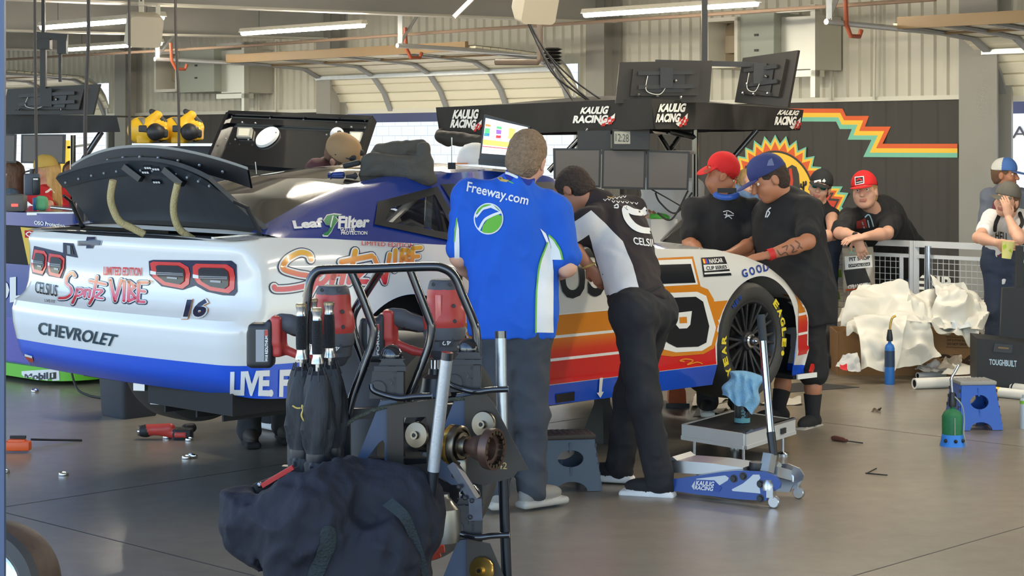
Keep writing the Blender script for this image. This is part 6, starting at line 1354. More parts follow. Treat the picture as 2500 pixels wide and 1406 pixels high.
# ---- low setup stand with tray
t = thing('setup_pad', 'low silver framed pad with black top beside the front wheel', 'pad', G(1810, 1100)); Yq = 10.7
ps = [W(1668, 1046, Yq+.05), W(1818, 1062, 10.25), W(1938, 1022, Yq+.25), W(1790, 1010, 11.2)]
for p in ps: p.z = .285
ps[0] = W(1668, 1046, 10.55); ps[1] = W(1818, 1064, 10.2); ps[2] = W(1938, 1024, 10.75); 
zt_ = sum(p.z for p in ps[:3])/3
for p in ps: p.z = zt_
ps[3] = ps[0]+ps[2]-ps[1]
z = MB(M_dark); z.add([p+ZV*.01 for p in ps]+[p-ZV*.02 for p in ps], [(0, 1, 2, 3), (7, 6, 5, 4)]); build('top', z, t, smooth=False)
z = MB(mat('bright pad frame', (206, 208, 208), .35, .3))
for a, b in ((0, 1), (1, 2), (2, 3), (3, 0)): z.bar(ps[a]-ZV*.03, ps[b]-ZV*.03, .02, .085); z.bar(ps[a]-ZV*.062, ps[b]-ZV*.062, .03, .02)
z.use(M_chr); z.bar(ps[1]+ZV*.016, ps[2]+ZV*.016, .02, .012)
z.use(M_iron); mm = (ps[1]*.25+ps[2]*.75); z.box(mm+V3(0, -.02, -.03), (.06, .02, .03), frame((0, 0, 0), ps[2]-ps[1], z=ZV)); build('frame', z, t, smooth=False)
for a, b in ((0, .15), (1, .1), (2, .05), (3, .1)):
    z = MB(M_chr); c = ps[a]*.8+(ps[0]+ps[2])*.1; z.cyl(V3(c.x, c.y, .012), V3(c.x, c.y, zt_-.05), .009, n=10); z.lathe([(.035, 0), (.035, .008), (.012, .02)], V3(c.x, c.y, 0), ZV, 16); build('foot', z, t)
c = W(1812, 1044, 10.62); c.z = zt_+.011
z = MB(mat('black can', (34, 36, 40), .3)); z.lathe([(.0, .0), (.043, .0), (.044, .006), (.044, .15), (.04, .165), (.02, .17), (.012, .2), (0, .2)], c, ZV, 28); z.use(mat('teal can band', (96, 160, 168), .4)); z.lathe([(.0448, .004), (.0448, .03)], c, ZV, 28, cap=False); z.use(C_red); z.box(c+V3(-.024, -.040, .135), (.018, .008, .03)); begin(z)
can = z; arttext(z, mat('teal can band', 0), 'WRAP', [(1820, 1036), (1820, 1000), (1810, 1000), (1810, 1036)], .001, bold=.02); build('spray_can', z, None, 'black can with teal lettering standing on the silver framed pad', 'can')
M_cloth = mat('pale blue microfibre', (128, 178, 214), .9, var=.08, vs=20, bump=.4, bs=120)
z = MB(M_cloth); z.ang = 180
CQ = [W(1786, 906, 10.60), W(1864, 922, 10.60), W(1842, 1008, 10.56), W(1758, 964, 10.56)]
for sg_ in (1, -1):
    def cf(u, v, sg_=sg_):
        p = (CQ[0]*(1-u)+CQ[1]*u)*(1-v)+(CQ[3]*(1-u)+CQ[2]*u)*v; e = min(1, 5*u, 5*(1-u), 6*v)
        edge = V3(.012*math.sin(9*v+2)*(2*u-1), 0, -.012*math.sin(math.pi*u)*(1-v)+.010*math.sin(11*u)*v+.015*math.sin(math.pi*u)*(1-v)*2)
        return p+edge+V3(0, -sg_*(.055*math.sqrt(max(0, e))*(1-.35*v)+(.010*math.sin(14*u+6*v)+.007*math.sin(23*u-9*v))*min(1, e)), 0)
    z.sheet(cf, 30, 30)
build('microfibre_cloth', z, None, 'pale blue cloth draped over the black can by the front wheel', 'cloth')
z = MB(mat('orange block', (178, 86, 44), .55, var=.1, vs=20)); c = G(1652, 992); z.X = Matrix.Translation(c); z.loft([[(a*w, b*.06, h_) for a, b in ((-1, -1), (1, -1), (1, 1), (-1, 1))] for h_, w in ((0, .062), (.01, .062), (.11, .056), (.165, .035))]); z.use(M_satin); z.box((0, 0, .015), (.16, .16, .03)); build('wheel_chock', z, None, 'orange block on the floor under the car, left of the front wheel', 'chock')
# ---- folding step stools
def stool(c, rz, w, d, h, body, top, label):
    t = thing('step_stool', label, 'step stool', c, rz, 'folding step stools'); X = Matrix.Translation(c) @ Matrix.Rotation(rz, 4, 'Z')
    z = MB(top); z.X = X; z.box((0, 0, h-.012), (w, d, .024), None, .006)
    for i in range(9):
        for j in range(6): z.lathe([(.010, 0), (.008, .003), (0, .003)], (-w*.43+w*.86*i/8, -d*.40+d*.8*j/5, h), ZV, 6)
    build('top', z, t)
    for s in (-1, 1):                                              # front and back panels
        z = MB(body); z.X = X; sp = .10; f = frame((0, s*(d/2-.012+sp*.25), h/2-.012), (1, 0, 0), (0, -s*.0+(-s*sp/h*.55), 1)); H2 = (h-.024)/2
        arch = [(w*.42*math.cos(a), -H2+.0+.05*math.sin(a)) for a in [math.pi*i/10 for i in range(11)]]
        wi = w*.5; poly = [(wi*1.02+.015, -H2), (wi*.92, H2), (-wi*.92, H2), (-wi*1.02-.015, -H2)]+[(x*.72, y) for x, y in arch[::-1]]
        z.prism(poly, f, .012, [circ((0, .035), w*.25, 20, ry=h*.15)]); z.box(f @ V3(0, H2*.7, 0), (.012, .02, .05)); z.box(f @ V3(0, -H2*.25, 0), (.012, .02, .05)); build('leg_panel', z, t, smooth=False)
    for s in (-1, 1):
        z = MB(body); z.X = X; f = frame((s*(w/2-.012+.018), 0, h/2-.012), (0, 1, 0), (-s*.12, 0, 1)); H2 = (h-.024)/2; wi = d*.5
        z.prism([(wi+.03, -H2), (wi*.85, H2), (-wi*.85, H2), (-wi-.03, -H2), (-wi-.0, -H2), (-wi*.6, -H2+.05), (wi*.6, -H2+.05), (wi, -H2)], f, .012, [circ((0, .035), d*.28, 20, ry=h*.16)]); z.use(M_satin)
        for q in (-1, 1):
            for j in range(5): z.box(f @ V3(q*(wi*.9+.02*(1-j/4)), -H2*.75+H2*1.5*j/4, 0), (.02, .014, .02))
        build('side_panel', z, t, smooth=False)
stool(V3(W(1383, 1205, 9.62).x, 9.70, 0), .18, .27, .20, .285, mat('slate blue plastic', (70, 82, 96), .5), mat('brown stool top', (64, 54, 46), .6), 'dark slate step stool with brown top between the two men by the car')
stool(V3(W(2383, 1050, 11.7).x, 11.78, 0), .12, .235, .20, .30, mat('blue plastic', (72, 92, 132), .5), mat('grey stool top', (150, 148, 142), .5), 'blue step stool with grey top near the green bottle')
# ---- torches and bottles
def torch(c, body, base, r, h, nz, label, name='gas_torch'):
    t = thing(name, label, 'gas torch', c); z = MB(body); z.lathe([(0, 0), (r*.95, 0), (r, .01), (r, h), (r*.8, h+.025), (r*.35, h+.04), (.012, h+.05), (.012, h+.06), (0, h+.06)], c, ZV, 28)
    if base: z.use(base); z.lathe([(r*1.22, 0), (r*1.08, .035), (r*1.03, .065), (r*.99, .07)], c, ZV, 28, cap=False); z.use(M_blk); [z.sph(c+V3(r*1.12*math.cos(a), r*1.12*math.sin(a), .035), .012, 8) for a in (-2.4, -1.5, -.7)]
    build('cylinder', z, t); z = MB(M_satin); z.lathe([(.022, 0), (.024, .02), (.020, .05), (.014, .085), (0, .086)], c+ZV*(h+.055), ZV, 20); build('valve', z, t)
    z = MB(M_brass if not base else M_chr); z.tube(spline([c+V3(*p) for p in nz], 6), .0085, 10); build('nozzle', z, t); return t
tb_ = torch(G(2172, 938), mat('bright blue cylinder', (40, 110, 190), .35), None, .037, .265, [(0, 0, .38), (.005, 0, .44), (.02, 0, .49), (.045, 0, .505)], 'blue gas cylinder torch standing in front of the crumpled sheeting')
z = MB(mat('dark label', (40, 62, 92), .5)); z.lathe([(.0376, .13), (.0376, .25)], G(2172, 938), ZV, 28, cap=False); build('label', z, tb_)
c = G(2325, 1088); tg = torch(c, mat('green painted bottle', (28, 108, 66), .6, var=.2, vs=30), mat('bright blue base', (44, 124, 214), .5), .060, .175, [(0, 0, .30), (-.005, 0, .36), (-.003, 0, .40), (.02, 0, .44), (.038, 0, .475)], 'green bottle torch in a bright blue base on the open floor')
z = MB(mat('grey cord', (150, 160, 150), .6)); z.tube(spline([c+V3(.01, -.02, .29), c+V3(.05, -.03, .24), c+V3(.065, -.02, .16), c+V3(.055, -.05, .08), c+V3(.075, -.03, .01)], 6), .004, 6); z.tube(spline([c+V3(.0, -.062, .17), c+V3(.0, -.064, .07)], 2), .003, 6); build('cord', z, tg)
z = MB(mat('pale spray can', (190, 200, 204), .35)); c = G(2503, 1046); z.lathe([(0, 0), (.033, 0), (.034, .01), (.034, .17), (.028, .185), (.02, .19), (.02, .21), (0, .212)], c, ZV, 24); z.use(mat('lime band', (140, 200, 60), .5)); z.lathe([(.0345, .155), (.0345, .175)], c, ZV, 24, cap=False); build('spray_can', z, None, 'pale spray can with lime band at the right edge on the floor', 'can')
M_jug = mat('translucent plastic', (206, 208, 206), .3, alpha=.82)
t = thing('plastic_jug', 'translucent gallon jug standing before the black tool case', 'jug', G(2408, 928)); c = G(2408, 928); S = Solid(.02).use(M_jug); S.rbox(c+ZV*.075, (.15, .13, .15), None, .03); S.cone(c+ZV*.15, c+ZV*.19, .06, .025); S.cone(c+ZV*.19, c+ZV*.215, .022, .022); build('jug', S.mesh(.006), t); z = MB(mat('clear water', (180, 186, 188), .1)); z.lathe([(0, .004), (.06, .004), (.06, .05), (0, .05)], c, ZV, 20); build('water', z, t)
for i, (px, py, lb) in enumerate(((2443, 948, 'squat translucent bottle just right of the gallon jug'), (2464, 946, 'middle translucent bottle by the tool case'), (2482, 942, 'translucent bottle furthest right by the tool case'))):
    c = G(px, py); S = Solid(.01).use(M_jug); S.rbox(c+ZV*.05, (.075, .075, .10), None, .018); S.cone(c+ZV*.10, c+ZV*.125, .03, .017); S.cone(c+ZV*.125, c+ZV*.15, .016, .016); build('plastic_bottle', S.mesh(.006), None, lb, 'bottle', 'small translucent bottles')
# ---- case, box, rolls
cc = G(2455, 962); t = thing('tool_case', 'black hard tool case with lid up at the right edge', 'tool case', cc); fx = V3(.82, -.5, 0).normalized(); f_ = frame(G(2388, 960), V3(1, -.12, 0), ZV); z = MB(mat('black case plastic', (28, 29, 32), .55)); q = P2(f_, [(2385, 955), (2520, 965), (2520, 840), (2385, 826)])
z.prism([(q[0][0], .0), (q[1][0], .0), (q[1][0], q[2][1]), (q[0][0], q[3][1])], f_ @ Matrix.Translation((0, 0, -.2)), .4); z.use(mat('case latch', (120, 96, 60), .5)); z.prism(P2(f_, [(2436, 846), (2462, 848), (2462, 852), (2436, 850)]), f_ @ Matrix.Translation((0, 0, .012)), .006); z.use(M_iron); z.prism(P2(f_, [(2428, 838), (2472, 842), (2470, 862), (2424, 858)]), f_ @ Matrix.Translation((0, 0, .005)), .01)
ptext(z, mat('pale case lettering', (176, 196, 210), .5), 'TOUGHBUILT', [(2415, 890), (2482, 896), (2482, 880), (2415, 876)], f_, .004, bold=.03); build('case_body', z, t, smooth=False)
z = MB(MATS['black case plastic']); fl = f_ @ Matrix.Translation((0, 0, -.38)); z.prism(P2(fl, [(2440, 840), (2560, 845), (2560, 700), (2446, 702)]), fl, .06); z.bar(Pv(fl, [(2488, 702)])[0], Pv(fl, [(2489, 600)])[0], .05, .04); build('case_lid', z, t, smooth=False)
M_card = mat('corrugated cardboard', (150, 112, 72), .85, var=.05, vs=20)
f_ = frame(G(2160, 912), V3(1, -.05, 0), ZV); f_.translation = V3(G(2160, 912).x, 14.45, 0); z = MB(M_card); z.prism(P2(f_, [(2245, 812), (2395, 816), (2392, 896), (2250, 900)]), f_, .006); q = P2(f_, [(2045, 792), (2395, 816), (2395, 905), (2045, 905)]); H_ = q[0][1]
z.box(f_ @ V3((q[0][0]+q[1][0])/2, .16, -.27), (q[1][0]-q[0][0], .54, .32)) if False else None
for sgn_, off in ((0, -.5),): z.prism([(q[0][0], 0), (q[1][0], 0), (q[1][0], .33), (q[0][0], .33)], f_ @ Matrix.Translation((0, 0, off)), .006)
z.prism([(q[0][0], 0), (q[1][0]-.44, 0), (q[1][0]-.44, .335), (q[0][0], .335)], f_ @ Matrix.Translation((0, 0, -.01)), .006); z.prism([(0, 0), (.5, 0), (.5, .33), (0, .33)], frame(f_ @ V3(q[0][0], 0, 0), f_.to_3x3() @ V3(0, 0, -1), ZV), .006); z.prism([(0, 0), (.5, 0), (.5, .33), (0, .33)], frame(f_ @ V3(q[1][0], 0, 0), f_.to_3x3() @ V3(0, 0, -1), ZV), .006)
M_ink = mat('brown box ink', (66, 44, 28), .8)
ptext(z, M_ink, 'SHIP & STORE FLAT', [(2312, 832), (2360, 834), (2360, 829), (2312, 827)], f_, .006, bold=.02); ptext(z, M_ink, 'DO NOT DROP', [(2312, 842), (2361, 844), (2361, 838), (2312, 836)], f_, .006, bold=.02); ptext(z, M_ink, '3M', [(2292, 900), (2378, 902), (2378, 866), (2292, 864)], f_, .006, bold=.05)
for a, b in (((2309, 822), (2365, 825)), ((2309, 847), (2365, 849))): z.bar(*Pv(f_, [a, b], .006), .002, .003)
bx_ = build('cardboard_box', z, None, 'large printed cardboard box full of crumpled sheeting by the rail', 'box', loc=f_ @ V3((q[0][0]+q[1][0])/2, 0, -.25), smooth=False)
M_roll = mat('white vinyl roll', (224, 222, 214), .45)
def roll(a, b, r, label, m=M_roll, bands=()):
    z = MB(m); a, b = Vector(a), Vector(b); a.z = b.z = r; ax = (b-a).normalized(); L = (b-a).length; z.lathe([(r*.7, L*.03), (r*.7, 0), (r, 0), (r, L), (r*.7, L), (r*.7, L*.97)], a, ax, 24, cap=False); z.use(M_blk); z.lathe([(0, .004), (r*.7, .004)], a, ax, 20); z.lathe([(0, L-.004), (r*.7, L-.004)], a, ax, 20)
    for (m2, t0, t1) in bands: z.use(m2); z.lathe([(r*1.02, L*t0), (r*1.02, L*t1)], a, ax, 24, cap=False)
    return build('vinyl_roll', z, None, label, 'roll', 'rolls on the floor by the tool case')
roll(G(2232, 950), G(2420, 942), .040, 'long white roll lying nearest the blue torch, pointing at the tool case'); roll(G(2240, 925), G(2306, 921), .025, 'short thin white roll with dark end in front of the cardboard box')
roll(G(2430, 955), G(2530, 968), .038, 'roll wrapped in black and white stripes below the small bottles', bands=[(M_blkp, .04+.07*i, .075+.07*i) for i in range(7)]); roll(G(2424, 968), G(2540, 980), .035, 'white roll with a yellow band at the right edge', bands=[(M_ye, .05, .16)])
# ---- crumpled sheeting
M_sheet = mat('cream vinyl sheeting', (222, 218, 206), .42, var=.05, vs=5)
def crumple(c, label, amp=.05, f=3, n=34, seed=0, m=M_sheet, name='vinyl_sheet', cat='sheeting', group='crumpled sheeting'):
    P = [W(*q) for q in c]; z = MB(m); z.ang = 50; N = (P[1]-P[0]).cross(P[3]-P[0]).normalized(); V = []
    for i in range(n):
        for j in range(n):
            u, v = i/(n-1), j/(n-1); q = (P[0]*(1-u)+P[1]*u)*(1-v)+(P[3]*(1-u)+P[2]*u)*v; V.append(q)
    A = np.array([tuple(q) for q in V]); s = seed*7.3
    d = amp*(1.6*np.abs(vnoise(A@WB+s, f))-1*np.abs(vnoise(A@WB[::-1]+s+4, f*2.1))+.35*np.abs(vnoise(A+s, f*5))); e = .5*amp*vnoise(A+s+11, f*1.3); A = A+np.outer(d, np.array(N))+np.outer(e, [1, 0, .5]); A[:, 2] = np.maximum(A[:, 2], .004)
    z.v = [tuple(x) for x in A.tolist()]; z.f = [(i*n+j, (i+1)*n+j, (i+1)*n+j+1, i*n+j+1) for i in range(n-1) for j in range(n-1)]; z.mi = [0]*len(z.f)
    return build(name, z, None, label, cat, group)
crumple([(2055, 800, 14.4), (2250, 815, 14.2), (2205, 700, 14.5), (2105, 690, 14.7)], 'large cream sheet folded over the left of the box, highest on the left', .09, 2.2, seed=1)
crumple([(2100, 912, 14.0), (2185, 908, 13.95), (2215, 780, 14.2), (2082, 780, 14.3)], 'cream sheet spilling down the box front to the floor behind the blue torch', .08, 2.4, seed=2)
crumple([(2165, 908, 13.98), (2300, 868, 14.1), (2262, 790, 14.2), (2180, 790, 14.2)], 'cream sheet with sharp corner spilling down right of the blue torch', .08, 2.6, seed=3)
crumple([(2180, 822, 14.2), (2405, 826, 14.2), (2395, 730, 14.6), (2205, 730, 14.6)], 'wide crumpled cream sheet lying across the top of the box', .13, 2.6, seed=4)
crumple([(2290, 760, 14.4), (2400, 780, 14.4), (2345, 690, 14.6), (2280, 700, 14.6)], 'torn cream sheet standing up at the right of the box, pointed top', .08, 3, seed=5)
crumple([(2285, 730, 14.5), (2330, 740, 14.5), (2300, 695, 14.6), (2272, 668, 14.6)], 'thin torn cream strip rising in front of the rail lettering', .04, 3, seed=6, n=20)
crumple([(2070, 830, 14.3), (2240, 835, 14.2), (2250, 770, 14.5), (2080, 760, 14.6)], 'cream sheet packed into the box under the large folded sheet', .10, 3, seed=14)
crumple([(2260, 800, 14.25), (2395, 812, 14.25), (2400, 745, 14.5), (2300, 700, 14.5)], 'crumpled cream sheet behind the pale film scrap at the box end', .10, 3.2, seed=15)
crumple([(2035, 790, 14.6), (2140, 785, 14.4), (2120, 750, 14.6), (2060, 760, 14.7)], 'cream sheet fold hanging off the left end of the box', .06, 2.6, seed=7)
crumple([(2320, 800, 14.2), (2370, 803, 14.2), (2365, 785, 14.3), (2315, 785, 14.3)], 'small pale blue-white scrap of film on the box rim', .04, 4, seed=8, n=20, m=mat('pale film', (206, 214, 220), .3))
crumple([(2038, 905, 13.9), (2100, 908, 13.9), (2092, 862, 14.0), (2060, 868, 14.0)], 'small white and silver crumpled waste beside the left of the box', .06, 5, seed=9, n=24, m=mat('silvery film', (196, 196, 194), .35))
crumple([(2050, 905, 13.6), (2068, 905, 13.6), (2066, 886, 13.7), (2048, 890, 13.7)], 'small red and white scrap on the floor by the blue-capped person', .02, 6, seed=10, n=12, m=C_red)
crumple([(2235, 912, 14.2), (2320, 908, 14.2), (2305, 888, 14.4), (2250, 892, 14.4)], 'heap of small white scraps in front of the cardboard box', .03, 9, seed=11, n=24, m=mat('white scraps', (214, 212, 208), .5))
crumple([(2300, 912, 14.1), (2380, 915, 14.0), (2376, 892, 14.2), (2330, 885, 14.2)], 'flat cream sheet piece on the floor under the box print', .02, 3, seed=12, n=20)
crumple([(2290, 900, 14.15), (2345, 902, 14.15), (2340, 872, 14.2), (2300, 876, 14.2)], 'ball of clear crinkled film against the box print', .05, 8, seed=13, n=24, m=mat('crinkled clear film', (190, 176, 156), .25, alpha=.75))
for i, (c, lb) in enumerate((([(1686, 1000), (1760, 985), (1800, 965), (1700, 962)], 'crumpled white paper under the car behind the orange block'), ([(1692, 1018), (1760, 1012), (1800, 990), (1710, 985)], 'crumpled pale paper under the front wheel'), ([(1850, 990), (1962, 990), (1950, 975), (1900, 970)], 'pale paper on the floor behind the blue-capped person'))):
    q = [(x, y, GY(y)) for x, y in c]; crumple(q, lb, .025, 5, seed=20+i, n=20, m=mat('waste paper', (188, 182, 170), .7), name='paper_sheet', cat='paper', group='paper scraps under the car')
z = MB(mat('black floor mat', (44, 44, 44), .8)); q = [G(x, y) for x, y in ((1905, 960), (2098, 946), (1985, 934), (1900, 938))]; z.add([p+ZV*.004 for p in q]+[p+ZV*.0005 for p in q], [(0, 1, 2, 3), (7, 6, 5, 4)]+[(i, (i+1) % 4, 4+(i+1) % 4, 4+i) for i in range(4)]); build('floor_mat', z, None, 'thin black mat on the floor right of the front wheel', 'mat', smooth=False)
S = Solid(.03).use(mat('black soft bag', (40, 40, 42), .8)); c = G(2015, 900); S.rbox(c+V3(.0, .25, .16), (.35, .4, .3), None, .05); S.rbox(c+V3(.12, .05, .06), (.3, .2, .1), None, .04); S.noise = lambda X: .012*vnoise(X, 9); build('soft_bag', S.mesh(.012), None, 'black soft bag on the floor behind the person in shorts', 'bag')
# ---- the rail
UF = 13.4
def fpt(px, z): 
    s = SU(px, 360, UF)[0]; return B(s, UF, z)
M_rail = mat('white painted rail', (206, 208, 210), .4); M_wire = mat('pale wire mesh', (196, 196, 194), .4)
ZR, ZM0, ZM1 = .985, .86, .14
def railpanel(x0, x1, label):
    t = thing('rail_panel', label, 'railing', fpt((x0+x1)/2, 0), 0, 'white mesh railing panels'); s0, s1 = SU(x0, 360, UF)[0], SU(x1, 360, UF)[0]
    z = MB(M_rail); z.bar(B(s0, UF, ZR-.025), B(s1, UF, ZR-.025), .05, .05); build('top_rail', z, t, smooth=False)
    z = MB(M_rail)
    for za in (ZM0, ZM1): z.bar(B(s0-.04*0, UF, za), B(s1, UF, za), .03, .03)
    for s in (s0, s1): z.bar(B(s, UF, 0), B(s, UF, ZR), .045, .045)
    for s in (s0-.10, s1+.10): z.bar(B(s, UF, ZM1), B(s, UF, ZM0), .03, .03)
    build('frame', z, t, smooth=False); z = MB(M_wire); a, b = s0-.10, s1+.10
    n = int((a-b)/.05)
    for i in range(1, n): s = a+(b-a)*i/n; z.bar(B(s, UF, ZM1), B(s, UF, ZM0), .005, .005)
    m_ = int((ZM0-ZM1)/.05)
    for i in range(1, m_): za = ZM1+(ZM0-ZM1)*i/m_; z.bar(B(a, UF+.004, za), B(b, UF+.004, za), .005, .005)
    build('wire_mesh', z, t, smooth=False)
railpanel(1985, 2226, 'white mesh railing panel behind the hanging clear bag, left of the joint'); railpanel(2236, 2560, 'white mesh railing panel behind the torn sheeting, right of the joint')
z = MB(M_chr); p = fpt(2262, 0); z.cyl(V3(p.x, p.y-.06, 0), V3(p.x, p.y-.06, .95), .028, n=20); build('bollard_post', z, None, 'bright round steel post standing just right of the railing joint', 'post')
for i, (x, y) in enumerate(((2032, 650), (2046, 668), (2034, 695), (2042, 722))):
    z = MB(mat('lime tag', (150, 200, 50), .6)); s, zz = SU(x, y, UF-.02); z.add([B(s-.04, UF-.02, zz-.03), B(s+.03, UF-.025, zz-.035), B(s+.035, UF-.02, zz+.03), B(s-.03, UF-.02, zz+.035)], [(0, 1, 2, 3)]); build('lime_tag', z, None, ['highest lime green tag', 'second lime green tag from the top', 'third lime green tag from the top', 'lowest lime green tag'][i]+' tied to the railing mesh', 'tag', 'lime tags on the railing')
# clear shopping bag
t = thing('clear_bag', 'clear printed plastic bag hanging from the top rail', 'bag', fpt(2095, .5)); fb = frame(fpt(2095, .7)-UV*.14, -VV*.86+UV*(-.0), ZV); fb = frame(fpt(2095, .7)-V3(0, .22, 0), V3(1, -.1, 0), ZV)
z = MB(mat('clear film bag', (176, 166, 152), .15, alpha=.88)); q = P2(fb, [(2056, 606), (2132, 602), (2137, 700), (2060, 714)])
def bagf(u, v, s=1): a = (q[0][0]*(1-u)+q[1][0]*u)*(1-v)+(q[3][0]*(1-u)+q[2][0]*u)*v; b = (q[0][1]*(1-u)+q[1][1]*u)*(1-v)+(q[3][1]*(1-u)+q[2][1]*u)*v; return fb @ V3(a, b, s*.05*math.sin(math.pi*u)**.6*(1-v*.1)*min(1, 6*(1-abs(2*v-1)))*.8+.004*math.sin(17*u+9*v))
z.sheet(lambda a, b: bagf(a, b), 24, 24); z.sheet(lambda a, b: bagf(a, b, -1), 24, 24); begin(z)
art(z, M_blk, [(2060, 660), (2112, 654), (2126, 690), (2068, 698)], .003); art(z, M_whp, [(2062, 626), (2128, 622), (2130, 652), (2064, 658)], .003)
arttext(z, M_blkp, 'PIT SHOP', [(2074, 638), (2124, 633), (2123, 624), (2073, 628)], .005, bold=.03); art(z, M_blkp, [(2072, 645), (2124, 640), (2124, 648), (2072, 653)], .005); arttext(z, M_whp, 'OFFICIAL GEAR', [(2074, 652), (2122, 647), (2122, 642), (2074, 646)], .007)
arttext(z, M_whp, 'RESERVED', [(2124, 689), (2070, 696), (2071, 706), (2125, 699)], .005, bold=.03); arttext(z, M_teal, 'ONLY', [(2112, 606), (2072, 608), (2074, 620), (2113, 618)], .004, bold=.03); art(z, M_or, [(2064, 706), (2130, 696), (2130, 700), (2064, 710)], .005)
build('bag', z, t); z = MB(MATS['clear film bag']); z.tube(spline([bagf(.2, .02), fpt(2098, 1.0)+V3(0, -.05, .0), bagf(.8, .02)], 8), .008, 6); build('handle_loop', z, t)
# ---- small things on the open floor
t = thing('screwdriver', 'screwdriver lying on the open floor', 'screwdriver', G(2060, 1078)); a, b, c = G(2032, 1075), G(2068, 1081), G(2107, 1083); z = MB(mat('brown red handle', (96, 52, 46), .4)); z.tube([a+ZV*.014, a*.8+b*.2+ZV*.016, a*.2+b*.8+ZV*.015, b+ZV*.012], [.012, .016, .014, .009], 12); build('handle', z, t); z = MB(M_iron); z.cyl(b+ZV*.012, c+ZV*.004, .004, n=8); build('shaft', z, t)
crumple([(2132, 1006, GY(1006)), (2150, 1005, GY(1005)), (2148, 996, GY(1003)), (2134, 1000, GY(1003))], 'small curled dry scrap on the open floor', .03, 20, seed=31, n=10, m=mat('dry brown leaf', (88, 72, 52), .8), name='scrap', cat='scrap', group=None)
z = MB(M_iron); z.tube([G(2115, 1157)+ZV*.003, G(2140, 1144)+ZV*.003], .003, 5); z.tube([G(2113, 1156)+ZV*.003, G(2167, 1161)+ZV*.003], .003, 5); build('cable_tie', z, None, 'bent thin wire lying on the open floor', 'wire')
for i, (x, y, lb) in enumerate(((85, 957, 'bright lug nut on the floor in front of the lime splitter of the far car'), (155, 1161, 'bright lug nut on the open floor at lower left'), (455, 1120, 'pair of bright lug nuts on the floor below the red drill'), (12, 1155, 'bright lug nut by the front post'), (408, 1070, 'bright lug nut touching the red drill'), (462, 1076, 'bright lug nut right of the red drill'))):
    z = MB(M_chr); c = G(x, y); z.lathe([(.012, .012), (.012, 0), (.026, 0), (.028, .006), (.024, .018), (.014, .018), (.012, .012)], c, V3(.1, -.2, 1), 20)
    if i == 2: z.lathe([(.012, .012), (.012, 0), (.026, 0), (.028, .006), (.024, .018), (.014, .018), (.012, .012)], c+V3(.03, .03, .006), V3(.3, .2, 1), 20)
    build('lug_nut', z, None, lb, 'nut', 'loose lug nuts')
t = thing('power_drill', 'red and black cordless drill lying on the floor under the rear of the car', 'drill', G(410, 1072)); c = G(410, 1066); w = lambda x, y, d=0: W(x, y, GY(1072)+d)
S = Solid(.012).use(M_toolred); S.cone(w(362, 1050), w(415, 1045), .035, .030); S.cone(w(385, 1050), w(420, 1058), .03, .028); S.use(M_blk); S.cone(w(350, 1052), w(356, 1052), .036, .038); S.cone(w(420, 1052, .02), w(440, 1054, .02), .028, .026); S.cone(w(455, 1046, .08), w(468, 1044, .1), .030, .03); S.rbox(w(448, 1060), (.11, .09, .07), None, .012); S.use(M_toolred); S.rbox(w(440, 1062, -.045), (.06, .012, .02), None, .003); build('drill_body', S.mesh(.006), t)
z = MB(M_chr); z.lathe([(.012, .0), (.03, .005), (.032, .02), (.01, .022)], w(346, 1052), (-1, 0, 0), 18); build('chuck', z, t)
t = thing('reel_clamp', 'orange tool with a long black strap lying on the floor by the front post', 'tool', G(45, 1105)); z = MB(mat('orange plastic', (226, 92, 36), .45)); q = G(42, 1103); z.box(q+ZV*.035+V3(.0, 0, 0), (.155, .07, .055), None, .012); z.box(q+ZV*.06, (.10, .05, .03), None, .01); build('body', z, t); z = MB(M_blk); z.tube([G(75, 1085)+ZV*.03, G(120, 1082)+ZV*.02, G(200, 1077)+ZV*.006], .007, 6); build('strap', z, t); z = MB(M_blk); z.bar(q+V3(-.04, 0, .085), q+V3(.05, 0, .085), .02, .015); build('lever', z, t)
z = MB(mat('dark grey bin', (48, 52, 60), .5)); c = V3(W(292, 1020, 12.0).x, 12.3, 0); z.X = Matrix.Translation(c) @ Matrix.Rotation(AH, 4, 'Z'); z.loft([[(x*w_, y*w_, h_) for x, y in rrect(-1, -1, 1, 1, .2, 5)] for h_, w_ in ((0, .13), (.02, .135), (.55, .16), (.55, .15), (.05, .12))]); build('waste_bin', z, None, 'dark grey bin on the floor behind the rear of the race car', 'bin')
z = MB(M_blk); z.tube(spline([G(165, 945)+ZV*.25, G(185, 960)+ZV*.05, G(215, 968)+ZV*.01, G(250, 975)+ZV*.01], 8), .008, 6); build('hose', z, None, 'black hose looping down to the floor left of the grey bin', 'hose')
# ================================================================== behind the car: awnings, screens, carts, hanging things
M_awn = mat('black awning cloth', (38, 36, 34), .7, var=.1, vs=4, bump=.3, bs=12, stretch=(1, 1, .4)); M_scr = mat('dark switched-off screen', (84, 76, 72), .35); M_bez = mat('black bezel', (26, 26, 28), .4); M_tvb = mat('black screen back', (44, 40, 37), .5)
M_flag = mat('red flag print', (190, 46, 40), .6)
def cloth_face(z, a, b, c, d, amp=.012, f=5, n=40, m=10):          # a,b top corners, c,d bottom corners under b,a
    a, b, c, d = map(Vector, (a, b, c, d)); N = (b-a).cross(d-a).normalized()
    def g(u, v):
        q = (a*(1-u)+b*u)*(1-v)+(d*(1-u)+c*u)*v; k = v*amp*(math.sin(f*6.28*u+2*v)+.6*math.sin(f*13.1*u+1))
        return q+N*k
    z.sheet(g, n, m)
YL, YK, YR = 16.15, 14.5, 15.9
